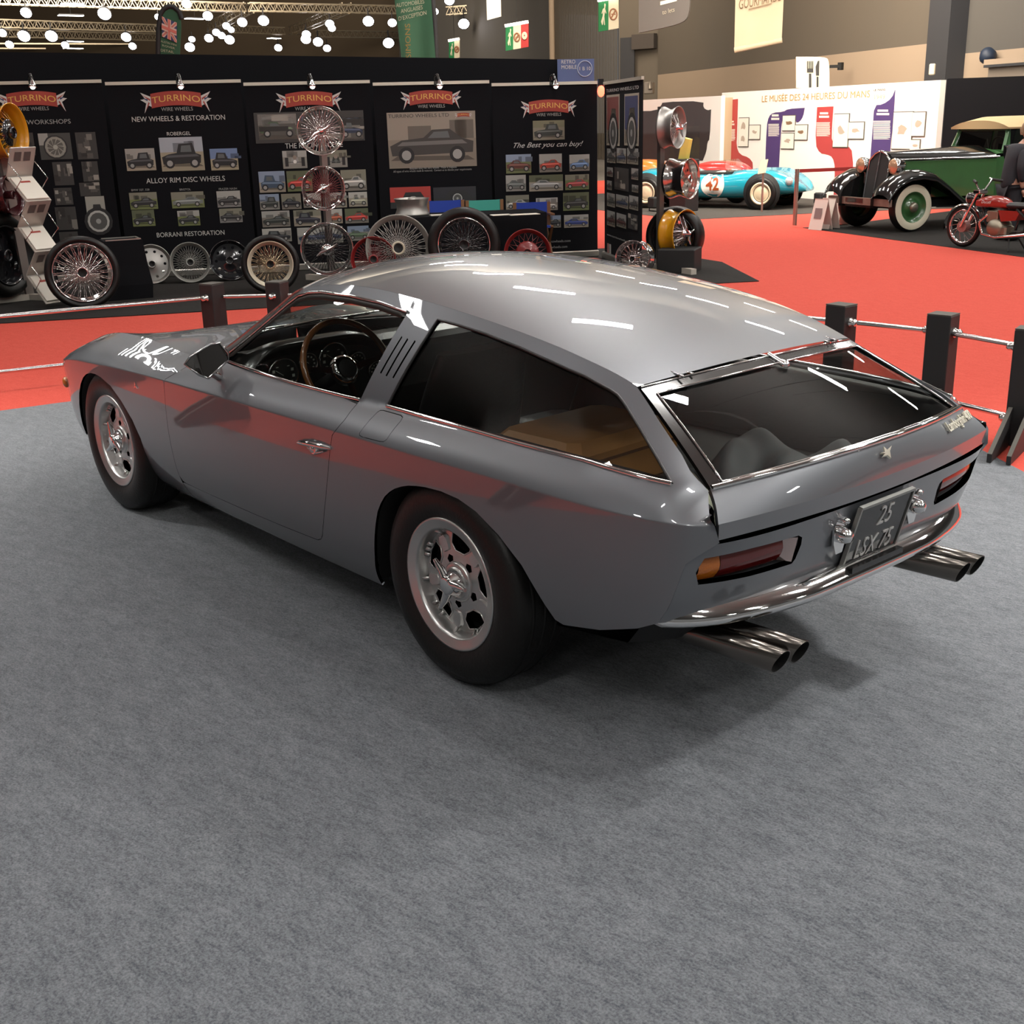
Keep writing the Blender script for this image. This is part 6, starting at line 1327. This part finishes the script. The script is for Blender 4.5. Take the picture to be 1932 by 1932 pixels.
mb = MB(); mb.grid(rows); mb.grid([[Vector(p) for p in rows[0]], [Vector((p[0]-.02, p[1], 1.36)) for p in rows[0]]]); mb.grid([[Vector(r[0]), Vector((r[0][0], r[0][1]*.99, 1.36))] for r in rows]); mb.grid([[Vector(r[-1]), Vector((r[-1][0], r[-1][1]*.99, 1.36))] for r in rows]); mb.build('fabric_roof', mat('beige_hood_cloth', (.52, .38, .20), .85, bump=(30, .15)), g)
mb = MB(); mb.box((-2.4, .0, .62), (1.6, 1.0, .5)); mb.box((-2.55, .0, .95), (.15, 1.0, .35)); mb.build('seats', BLACK, g)
# ---------------------------------------------------------------- red motorcycle
a, b = on_floor(1815, 466), on_floor(1962, 479); X = (b-a).normalized()*-1; WB = (b-a).length
mc = empty('motorcycle', 'small red motorcycle with chrome mudguard at the right edge before the green car', 'motorcycle', (a+b)/2, math.atan2(X.y, X.x)); hx = WB/2; REDM = mat('motorcycle_red', (.25, .02, .014), .2, coat=.8)
RW = .255
for s, nm in ((1, 'front'), (-1, 'rear')):
    tw = empty('road_wheel', None, None, (s*hx, 0, RW)); tw.parent = mc
    mb = MB(); mb.tube([(math.cos(q)*(RW-.03), 0, math.sin(q)*(RW-.03)) for q in [2*PI*j/40 for j in range(40)]], .03, 8, closed=True); mb.build('tyre', RUBBER, tw)
    mb = MB(); mb.lathe([(.195, -.02), (.205, -.025), (.198, 0), (.205, .025), (.195, .02), (.188, 0), (.195, -.02)], (0, 0, 0), (0, 1, 0), 40); mb.build('rim', CHROME, tw)
    mb = MB()
    for k in range(18): q = 2*PI*k/18; mb.tube([(math.cos(q+.5)*.06, .03*(-1)**k, math.sin(q+.5)*.06), (math.cos(q)*.195, 0, math.sin(q)*.195)], .0022, 4, cap=False)
    mb.build('spokes', CHROME, tw); mb = MB(); mb.cyl((0, -.045, 0), (0, .045, 0), .07 if s > 0 else .06, 20); mb.cyl((0, -.08, 0), (0, .08, 0), .012, 8); mb.build('hub', mat('hub_red_alloy', (.32, .17, .15), .45, .4), tw)
mb = MB(); r = RW+.02; mb.grid([[(hx+math.cos(q)*r, y, RW+math.sin(q)*r+dz) for y, dz in ((-.045, -.02), (-.03, 0), (.03, 0), (.045, -.02))] for q in xs(-.15, 2.05, 16)][::-1]); mb.grid([[(hx+math.cos(q)*r, y, RW+math.sin(q)*r+dz) for y, dz in ((-.045, -.02), (-.03, 0), (.03, 0), (.045, -.02))] for q in xs(2.0, 2.9, 6)]); mb.build('front_mudguard', CHROME, mc)
hd = Vector((hx-.19, 0, .60))
for y in (-.065, .065): mb = MB(); mb.cyl((hx, y, RW), (hx-.205, y, .66), .015, 10); mb.cyl((hx, y, RW), (hx-.09, y, .44), .021, 10); mb.build('fork_leg', CHROME, mc)
mb = MB(); mb.tube([(hx-.17, -.19, .83), (hx-.23, -.16, .82), (hx-.22, -.05, .70), (hx-.22, .05, .70), (hx-.23, .16, .82), (hx-.30, .22, .80)], .012, 8); mb.box((hx-.20, 0, .68), (.10, .16, .05), 0, .01); mb.build('handlebar', CHROME, mc)
for y in (-.2, .22): mb = MB(); mb.cyl((hx-.23, y*.8, .82), (hx-.33, y*1.15, .80), .017, 10); mb.build('grip', BLACK, mc)
mb = MB(); mb.lathe([(.07, .06), (.072, .05), (.065, 0), (.04, -.05), (0, -.06)], (hx-.11, 0, .60), (1, 0, -.1), 20); h_ = mb.build('headlamp', BLK_PAINT, mc); mb = MB(); mb.lathe([(.074, .05), (.07, .065), (0, .08)], (hx-.11, 0, .60), (1, 0, -.1), 20); mb.build('lamp_glass', mat('lamp_glass', (.75, .8, .8), .1, .6), h_)
rows = []
for i in range(11):
    t_ = i/10; x = hx-.22-.46*t_; w = .10*math.sin(PI*min(1, .25+t_*.75))**.6+.015; h0, h1 = .50, .515+.13*math.sin(PI*min(.98, .18+t_*.72))**.7; rows.append([(x, w*math.copysign(abs(math.cos(q))**.7, math.cos(q)), (h0+h1)/2+(h1-h0)/2*math.copysign(abs(math.sin(q))**.7, math.sin(q))) for q in [2*PI*j/18 for j in range(18)]])
mb = MB(); mb.grid(rows, True, True); mb.poly(rows[0]); mb.poly(rows[-1][::-1]); tk = mb.build('fuel_tank', REDM, mc); mb = MB(); mb.lathe([(.03, 0), (.03, .02), (0, .026)], (hx-.42, 0, .645), (0, 0, 1), 14); mb.build('filler_cap', CHROME, tk)
sd = 1
for sg in (1, -1):
    text('tank_lettering', 'Motobi' if 0 else 'Ducati', .05, (hx-.38, sg*.112, .57), (-sg, 0, 0), (0, 0, 1), WHT, tk, .003, shear=.3)
mb = MB(); mb.box((hx-.86, 0, .535), (.46, .18, .075), 0, .03); mb.build('saddle', BLACKL, mc)
mb = MB(); mb.prism([(hx-.55, .09, .48), (hx-.86, .09, .48), (hx-.80, .09, .37), (hx-.60, .09, .35)], (0, -.18, 0)); mb.build('side_cover', REDM, mc)
mb = MB(); mb.lathe([(.10, -.11), (.11, 0), (.10, .11), (0, .12)], (hx-.52, 0, .27), (0, 1, 0), 20); mb.box((hx-.46, 0, .40), (.16, .16, .14), .0, .01); mb.box((hx-.56, 0, .24), (.24, .18, .12), 0, .02); mb.lathe([(0, -.13), (.085, -.125), (.10, -.10)], (hx-.52, 0, .27), (0, 1, 0), 20); mb.lathe([(.10, .10), (.085, .125), (0, .13)], (hx-.52, 0, .27), (0, 1, 0), 20); mb.build('engine', mat('engine_alloy', (.28, .25, .19), .4, .8), mc)
mb = MB(); mb.tube([(hx-.40, .08, .42), (hx-.30, .10, .33), (hx-.36, .10, .19), (hx-.55, .10, .16), (hx-1.0, .11, .22), (hx-1.25, .11, .25)], [.016, .018, .018, .02, .028, .026], 8); mb.build('exhaust_pipe', CHROME, mc)
mb = MB(); mb.tube([(hx-.22, 0, .60), (hx-.32, 0, .30), (hx-.55, 0, .17), (hx-.75, 0, .22), (hx-.80, 0, .48), (hx-.30, 0, .52)], .017, 8); mb.tube([(hx-.75, .06, .24), (-hx, .07, RW)], .013, 6); mb.tube([(hx-.80, .08, .50), (-hx, .08, RW+.02)], .018, 6); mb.build('frame', BLK_PAINT, mc)
for y in (-.13, .13): mb = MB(); mb.tube([(hx-.72, y*.5, .20), (hx-.80, y*1.2, .012)], .012, 6); mb.build('centre_stand', BLACK, mc)
# ---------------------------------------------------------------- visitor leaning over the motorcycle
def skin(name, J, E, rad, m, parent=None, sub=2):
    me = bpy.data.meshes.new(name); me.from_pydata(J, E, []); o = bpy.data.objects.new(name, me); COL.objects.link(o)
    md = o.modifiers.new('skin', 'SKIN'); sv = me.skin_vertices[0].data
    for i, r_ in enumerate(rad): sv[i].radius = r_ if hasattr(r_, '__len__') else (r_, r_); sv[i].use_root = (i == 0)
    sb = o.modifiers.new('sub', 'SUBSURF'); sb.levels = sub; sb.render_levels = sub
    dg = bpy.context.evaluated_depsgraph_get(); m2 = bpy.data.meshes.new_from_object(o.evaluated_get(dg)); bpy.data.objects.remove(o)
    m2.materials.clear(); m2.materials.append(m); m2.polygons.foreach_set('use_smooth', [True]*len(m2.polygons)); q = bpy.data.objects.new(name, m2); COL.objects.link(q)
    if parent: q.parent = parent
    return q
pf = on_floor(1897, 453.5); vr = Vector((RIGHT.x, RIGHT.y, 0)).normalized()
ps = empty('person', 'person with fair bushy hair and beard in a dark coat, leaning towards the motorcycle', 'person', pf, math.atan2(vr.y, vr.x)+.12)
SKIN_ = mat('skin', (.42, .22, .15), .5); COAT = mat('dark_navy_coat', (.014, .015, .020), .75); HAIR = mat('fair_hair', (.23, .15, .08), .7, bump=(60, .8))
# local: x = the way the person faces, y = away from the viewer
J = [(0, 0, .74), (.02, 0, .95), (.07, 0, 1.12), (.12, 0, 1.20), (.15, 0, 1.27), (0, -.08, .68), (.02, -.09, .38), (.0, -.09, .06), (.10, -.09, .03), (0, .08, .68), (-.02, .09, .38), (-.04, .09, .06), (.06, .09, .03),
     (.06, -.16, 1.13), (.0, -.22, .92), (.04, -.20, .72), (.05, -.20, .66), (.06, .16, 1.13), (.10, .22, .92), (.22, .20, .76), (.27, .19, .72)]
E_ = [(0, 1), (1, 2), (2, 3), (3, 4), (0, 5), (5, 6), (6, 7), (7, 8), (0, 9), (9, 10), (10, 11), (11, 12), (2, 13), (13, 14), (14, 15), (15, 16), (2, 17), (17, 18), (18, 19), (19, 20)]
skin('body', J, E_, [(.14, .12), (.13, .12), (.14, .11), .06, .05, .09, .062, .045, .04, .09, .062, .045, .04, .065, .05, .034, .028, .065, .05, .034, .028], SKIN_, ps)
CJ = [(0, 0, .60), (.01, 0, .80), (.03, 0, .97), (.07, 0, 1.11), (.10, 0, 1.19), (.05, -.17, 1.13), (-.01, -.235, .92), (.035, -.215, .74), (.05, .17, 1.13), (.09, .235, .92), (.20, .21, .77)]
skin('coat', CJ, [(0, 1), (1, 2), (2, 3), (3, 4), (3, 5), (5, 6), (6, 7), (3, 8), (8, 9), (9, 10)], [(.165, .15), (.165, .15), (.17, .145), (.165, .125), .075, .085, .068, .052, .085, .068, .052], COAT, ps)
skin('trousers', [(0, 0, .66), (0, -.08, .62), (.02, -.09, .38), (.0, -.09, .07), (0, .08, .62), (-.02, .09, .38), (-.04, .09, .07)], [(0, 1), (1, 2), (2, 3), (0, 4), (4, 5), (5, 6)], [(.13, .12), .105, .08, .065, .105, .08, .065], mat('dark_trousers', (.012, .012, .016), .8), ps)
for y in (-.09, .09): mb = MB(); mb.ball((.03 if y < 0 else -.01, y, .045), .12, 8, (1.05, .42, .38)); mb.build('shoe', BLK_PAINT, ps)
mb = MB(); c = Vector((.185, 0, 1.345)); mb.ball(c, .085, 10, (1.05, .82, 1.22)); mb.prism([c+Vector(q) for q in ((.085, -.012, .02), (.112, -.010, -.018), (.112, .010, -.018), (.085, .012, .02))], (0, 0, -.012)); hd_ = mb.build('head', SKIN_, ps)
for s in (-1, 1): mb = MB(); mb.ball(c+Vector((.078, s*.028, .018)), .010, 6); mb.build('eye', BLK_PAINT, hd_); mb = MB(); mb.ball(c+Vector((.0, s*.072, -.005)), .022, 6, (.7, .4, 1)); mb.build('ear', SKIN_, hd_)
rn = random.Random(2); rows = []
for i in range(13):
    for_ = []
    for j in range(24):
        th, ph = PI*i/12*.62, 2*PI*j/24; k = .105*(1+rn.uniform(-.06, .08)); d = Vector((math.sin(th)*math.cos(ph)*.95-.018, math.sin(th)*math.sin(ph)*.90, math.cos(th)*1.15)); for_.append(c+Vector((-.022, 0, .018))+d*k)
    rows.append(for_)
mb = MB(); mb.grid(rows, True, True); mb.build('hair', HAIR, ps)
mb = MB(); rows = [[c+Vector((.02+.07*math.cos(a)*f, .062*math.sin(a)*f, z)) for a in xs(-1.5, 1.5, 10)] for z, f in ((-.015, 1.05), (-.05, 1.12), (-.085, 1.05), (-.115, .7), (-.125, .1))]; mb.grid(rows); mb.build('beard', mat('brown_beard', (.09, .05, .028), .8), ps)
mb = MB(); mb.prism([(.20, -.03, 1.14), (.235, -.02, 1.14), (.215, -.02, .94), (.19, -.03, .94)], (.004, .05, 0)); mb.build('shirt_front', mat('pale_shirt', (.16, .17, .21), .7), ps)
# five-fingered hand resting on the tank
for s, w in ((-1, Vector((.05, -.20, .65))), (1, Vector((.285, .188, .705)))):
    J = [w, w+Vector((.012, 0, -.035))]; E_ = [(0, 1)]; R_ = [.024, .028]
    for k in range(4):
        b = len(J); o = Vector((0, (k-1.5)*.014, 0)); L = (.030, .034, .033, .026)[k]
        J += [w+o+Vector((.02, 0, -.052)), w+o+Vector((.03, 0, -.052-L*.7)), w+o+Vector((.026, 0, -.052-L*1.3))]; E_ += [(1, b), (b, b+1), (b+1, b+2)]; R_ += [.0085, .008, .0065]
    b = len(J); J += [w+Vector((.03, -s*.018, -.03)), w+Vector((.048, -s*.02, -.052))]; E_ += [(1, b), (b, b+1)]; R_ += [.010, .008]
    skin('hand', [tuple(q) for q in J], E_, R_, SKIN_, ps, 1)
# ---------------------------------------------------------------- signs and flags hung in the hall
XS = Vector((RIGHT.x, RIGHT.y, 0)).normalized()
class Sign:
    """flat board hung at depth d; X = its horizontal direction"""
    def __init__(s, name, label, cat, u, v, d, yaw=0., group=None):
        s.P = at_depth(u, v, d); s.X = Matrix.Rotation(yaw, 3, 'Z') @ XS; s.n = Vector((s.X.y, -s.X.x, 0)); s.n = s.n if s.n.dot(CAMLOC-s.P) > 0 else -s.n
        s.t = empty(name, label, cat, s.P, math.atan2(s.X.y, s.X.x), group)
    def q(s, u, v, o=0.): p = on_plane(u, v, s.P, s.n)-s.P; return Vector((p.dot(s.X), -o, p.z))
    def board(s, pts, m, o=0., th=.05, name='sign_board', par=None): mb = MB(); mb.prism([s.q(u, v, o) for u, v in pts], (0, th, 0)); return mb.build(name, m, par or s.t)
    def text(s, body, u0, v0, u1, v1, px, m, shear=0., fit=True, name='sign_lettering', o=.02):
        a, b, c = s.q(u0, v0), s.q(u1, v1), s.q(u0, v0-px); x = text(name, body, (c.z-a.z)*1.38, (0, 0, 0), (1, 0, 0), (0, 0, 1), m, s.t, .004); xs_ = [k.co.x for k in x.data.vertices]; w = max(xs_)-min(xs_); c0 = (max(xs_)+min(xs_))/2; sl = (b.z-a.z)/(b.x-a.x)
        for k in x.data.vertices: f = (k.co.x-c0)/w; k.co = Vector(((a.x+b.x)/2+f*(b.x-a.x), -o, (a.z+b.z)/2+k.co.z+f*(b.x-a.x)*sl))
        return x
    def wire(s, u, v):
        a = s.q(u, v); mb = MB(); mb.cyl(a, (a.x, a.y, 15-s.P.z), .012, 6); return mb.build('hanger_wire', BLACK, s.t)
SG, SW, SR = mat('sign_green', (.008, .16, .05), .5), mat('sign_cream', (.62, .56, .42), .5), mat('sign_red', (.40, .03, .03), .5); STRIP = mat('sign_strip_lamp', (1, 1, 1), .5, emit=(1, .93, .75), es=4)
def runner(S, pts, sc, u, v):
    pass
RUN = [(-.15, -.5), (-.05, -.45), (.02, -.15), (.12, -.5), (.2, -.48), (.12, -.02), (.2, .25), (.32, .12), (.36, .18), (.22, .40), (.30, .62), (.18, .70), (.10, .60), (.12, .45), (-.06, .38), (-.22, .15), (-.15, .12), (-.02, .28), (-.08, .0), (-.28, -.30)]
def exit_sign(label, d, quad, parts, yaw):
    u0, v0, u1, v1 = quad; S = Sign('exit_sign', label, 'sign', (u0+u1)/2, (v0+v1)/2, d, yaw, 'hanging exit signs'); n = len(parts); slope = -.18
    for i, c in enumerate(parts):
        a, b = u0+(u1-u0)*i/n, u0+(u1-u0)*(i+1)/n; ya, yb = slope*(a-u0), slope*(b-u0)
        p = S.board([(a, v1+ya), (b, v1+yb), (b, v0+yb), (a, v0+ya)], {'g': SG, 'w': SW, 'r': SR}[c], 0, .06, 'sign_field'); cx, cy_, w, h = (a+b)/2, (v0+v1)/2+(ya+yb)/2, (b-a), (v1-v0)
        if c == 'g': S.board([(cx+x*w*.8, cy_-y*h*.62) for x, y in RUN], SW, .012, .008, 'running_figure', p)
        elif c == 'w':
            mb = MB(); r = w*.36; mb.tube([S.q(cx+r*math.cos(q), cy_+r*1.5*math.sin(q), .02) for q in [2*PI*k/24 for k in range(24)]], S.q(1, 0).x*0+.012*d/20, 6, closed=True); mb.bar(S.q(cx-r*.6, cy_+r*1.1, .02), S.q(cx+r*.6, cy_-r*1.1, .02), .02*d/20); mb.build('prohibition_ring', mat('ring_brown', (.28, .12, .06), .5), p)
            S.board([(cx-r*.6, cy_-r*.15), (cx+r*.6, cy_-r*.15), (cx+r*.6, cy_+r*.15), (cx-r*.6, cy_+r*.15)], mat('ring_brown', (.28, .12, .06), .5), .012, .006, 'cigarette', p)
        else:
            mb = MB(); r = w*.3
            for k_ in (1, .72, .44): mb.tube([S.q(cx+r*k_*math.cos(q), cy_+r*k_*1.5*math.sin(q), .02) for q in [2*PI*k/20 for k in range(20)]], .010*d/20, 6, closed=True)
            mb.build('hose_reel_symbol', SW, p)
    mb = MB(); mb.bar(S.q(u0, v0-3, .06), S.q(u1, v0-3+slope*(u1-u0), .06), .12, .10); mb.build('strip_lamp', STRIP, S.t); S.wire((u0+u1)/2, v0-4); return S
exit_sign('green running-man and no-smoking sign hung before the corrugated wall', 40, (1129, 4, 1167, 60), 'gw', -.35)
exit_sign('three-part hanging sign with green, cream and red fields', 46, (954, 52, 997, 96), 'gwr', -.3)
exit_sign('small two-part exit sign right of the tall green flag', 55, (847, 80, 867, 112), 'gw', -.3)
S = Sign('hanging_sign', 'plain white hanging panel at the top, right of the green flag', 'sign', 930, 20, 38, -.3); S.board([(919, 38), (945, 31), (944, -20), (917, -20)], mat('sign_white_lit', (.9, .85, .75), .6, emit=(1, .93, .78), es=.5), 0, .04); S.wire(930, -18)
S = Sign('toilets_sign', 'dark rounded sign reading toilets hanging at the top', 'sign', 1260, 20, 24, -.35); S.board(smooth_loop([(1205, 62), (1283, 46), (1301, 30), (1302, -30), (1205, -30)], 2, (0, 3, 4)), mat('sign_dark_grey', (.085, .072, .06), .6), 0, .10)
S.text('to lets', 1250, 24, 1273, 18, 9, SW); S.board([(1246, 10), (1277, 2), (1277, -4), (1246, 3)], SW, .012, .008, 'sign_bar'); S.wire(1220, -28); S.wire(1290, -28)
# cream fabric banner
S = Sign('fabric_banner', 'cream fabric banner with thin lettering hanging before the brown wall', 'banner', 1434, 40, 26, -.3)
rows = []
for i in range(13):
    f = i/12; r = []
    for j in range(15):
        g = j/14; ut = 1388+90*g+ (f*-3); vb = 96-19*g; v = -25+(vb+25)*f; p = S.q(ut+(1.5*(1-f))*g, v); p.y += .03*math.sin(g*9+f*2)*f; r.append(p)
    rows.append(r)
mb = MB(); mb.grid(rows); mb.build('banner_cloth', mat('cream_cloth', (.56, .44, .29), .8, bump=(6, .2)), S.t); mb = MB(); mb.tube([S.q(1386, 95, .03), S.q(1476, 76, .03)], .06, 8); mb.build('bottom_hem', mat('cream_cloth', (.56, .44, .29), .8), S.t)
S.text('GOURMANDE', 1395, 10, 1474, -7, 20, mat('banner_brown', (.25, .17, .09), .7), o=.06); mb = MB(); mb.bar(S.q(1413, 18, .06), S.q(1456, 7, .06), .02); mb.build('printed_rule', mat('banner_brown', (.25, .17, .09), .7), S.t); S.wire(1392, -24); S.wire(1476, -24)
# restaurant pictogram signs
def cutlery(label, d, quad, back, k):
    u0, v0, u1, v1 = quad; S = Sign('restaurant_sign', label, 'sign', (u0+u1)/2, (v0+v1)/2, d, -.2); INK_ = mat('sign_black', (.02, .018, .016), .6); w, h = u1-u0, v1-v0
    if back: S.board(smooth_loop([(u0, v1), (u1, v1), (u1, v0+8), (u1-8, v0), (u0, v0)], 2, (0, 1, 4)), SW, 0, .35); c = INK_
    else: c = mat('sign_brown_white', (.62, .52, .40), .6)
    fx, kx = u0+w*.42, u0+w*.64; e = w*.035
    for j in (-1.5, -.5, .5, 1.5): S.board([(fx+j*e*1.5-e*.45, v0+h*.40), (fx+j*e*1.5+e*.45, v0+h*.40), (fx+j*e*1.5+e*.45, v0+h*.14), (fx+j*e*1.5-e*.45, v0+h*.14)], c, .012, .01, 'fork_tine')
    S.board([(fx-e*2.7, v0+h*.50), (fx+e*2.7, v0+h*.50), (fx+e*2.7, v0+h*.38), (fx-e*2.7, v0+h*.38)], c, .012, .01, 'fork_head'); S.board([(fx-e, v1-1), (fx+e, v1-1), (fx+e, v0+h*.54), (fx-e, v0+h*.54)], c, .012, .01, 'fork_handle')
    S.board([(kx-e*1.3, v0+h*.60), (kx+e*1.3, v0+h*.60), (kx+e*1.6, v0+h*.12), (kx+e*.2, v0+h*.14), (kx-e*1.6, v0+h*.32)], c, .012, .01, 'knife_blade'); S.board([(kx-e*.8, v1-1), (kx+e*.8, v1-1), (kx+e*.8, v0+h*.64), (kx-e*.8, v0+h*.64)], c, .012, .01, 'knife_handle')
    mb = MB(); a = S.q((u0+u1)/2, v1); mb.cyl(a+Vector((0, .05, 0)), (a.x, .05, -S.P.z), .05, 8); mb.build('sign_post', SW, S.t)
    return S
cutlery('white fork and knife sign standing above the museum wall', 29, (1502, 107, 1565, 166), True, 1)
cutlery('small pale fork and knife silhouette above the museum wall', 40, (1420, 133, 1455, 172), False, 0)
p = at_depth(1586, 125, 33); mb = MB(); mb.bar(p+Vector((0, 0, 0)), p-XS*.3, .08); mb.box(p, (.12, .12, .2)); tag(mb.build('wall_bracket', BLACK), 'small black bracket on the wall right of the fork and knife sign', 'bracket')
p = at_depth(1759, 131, 28.6); mb = MB(); mb.box(p, (.14, .14, .26), .4, .02); tag(mb.build('wall_speaker', SW), 'small cream loudspeaker box on the dark pillar', 'loudspeaker')
p = at_depth(1862, 100, 28.0); mb = MB(); mb.lathe([(.16, 0), (.2, .15), (.12, .3), (0, .3)], p, (-.5, .5, -.5), 14); tag(mb.build('wall_fan', mat('dark_blue_metal', (.012, .022, .045), .5)), 'small dark blue fan high on the right grey wall', 'fan')
p = at_depth(1225, 166, 44); mb = MB(); mb.box(p, (.35, .3, .42), .5, .03); mb.tube([p+Vector((0, 0, .12)), p+Vector((-.15, .12, .16)), p+Vector((-.2, .16, -.05))], .08, 8); tag(mb.build('wall_heater', mat('grey_metal', (.22, .19, .16), .4, .5)), 'grey duct box on the wall beside the corner banner', 'wall unit')
# tall green flag with cream and gold lettering
S = Sign('tall_flag', 'tall green flag with cream lettering above the black wall', 'flag', 785, 50, 22, .1); GF = mat('flag_green', (.018, .075, .035), .8, bump=(5, .2))
rows = []
for i in range(11):
    f = i/10; L0, L1 = 741+17*f, 811+11*f; v = -30+145*f; rows.append([S.q(L0+(L1-L0)*g, v+0, .05*math.sin(g*7+f)) for g in xs(0, 1, 10)])
mb = MB(); mb.grid(rows); mb.build('flag_cloth', GF, S.t); mb = MB(); mb.tube([S.q(813, -30), S.q(820, 40), S.q(823, 115), (S.q(823, 115).x, 0, .01-S.P.z)], .05, 8); mb.build('flag_pole', BLACK, S.t)
FC = mat('flag_cream', (.50, .44, .32), .7); FG = mat('flag_gold', (.34, .20, .05), .7)
S.text('AUTOMOBILES', 747, 12, 800, 4, 8, FC, o=.12); S.text('ANGLAISES', 756, 23, 797, 15, 8, FC, o=.12); S.text('D\u2019EXCEPTION', 752, 37, 804, 25, 8, FC, o=.12)
for i, ch in enumerate('IMON S'[::-1] if 0 else 'NOMIS'): pass
x = S.text('SIMONS', 740, 78, 800, 78, 11, FG, o=.12); c = S.q(770, 78)
for k in x.data.vertices: dx, dz = k.co.x-c.x, k.co.z-c.z; k.co.x = c.x-dz*1.0; k.co.z = c.z+dx*1.0
# round-topped flag with a crossed emblem
S = Sign('feather_flag', 'round-topped dark green flag with a red, white and blue crossed emblem', 'flag', 320, 60, 24, .1)
S.board([(299, 112), (339, 112), (342, 50), (341, 34), (336, 22), (327, 15), (318, 14), (309, 19), (304, 28), (301, 50)], GF, 0, .02, 'flag_cloth'); mb = MB(); mb.tube([(S.q(298, 112).x, 0, .01-S.P.z), S.q(298, 112), S.q(299, 55), S.q(303, 26), S.q(309, 17), S.q(318, 12), S.q(328, 13), S.q(338, 22), S.q(343, 36)], .05, 8); mb.build('flag_pole', BLACK, S.t)
Q = lambda a, b: (306+28*a, 31+b*38+a*12)
UB, UR, UW = mat('emblem_blue', (.03, .035, .11), .7), mat('emblem_red', (.45, .12, .09), .7), mat('emblem_pale', (.50, .36, .30), .7)
e_ = S.board([Q(0, 1), Q(1, 1), Q(1, 0), Q(0, 0)], UB, .025, .01, 'emblem_field')
for k, (m, ps_) in enumerate(((UW, [(0, .86), (.86, 0), (1, 0), (1, .14), (.14, 1), (0, 1)]), (UW, [(0, 0), (.14, 0), (1, .86), (1, 1), (.86, 1), (0, .14)]), (UR, [(0, .95), (.95, 0), (1, .05), (.05, 1)]), (UR, [(0, .05), (.05, 0), (1, .95), (.95, 1)]), (UW, [(.38, 1), (.62, 1), (.62, 0), (.38, 0)]), (UW, [(0, .66), (1, .66), (1, .34), (0, .34)]), (UR, [(.44, 1), (.56, 1), (.56, 0), (.44, 0)]), (UR, [(0, .57), (1, .57), (1, .43), (0, .43)]))): S.board([Q(a, b) for a, b in ps_], m, .03+.006*k, .004, 'emblem_stripe', e_)
S.text('AUSTIN MINI', 304, 78, 334, 86, 4, FC, o=.05); S.text('ROVER', 307, 86, 331, 92, 4, FC, o=.05); S.text('DETAIL', 304, 95, 329, 99, 5, FC, o=.05)
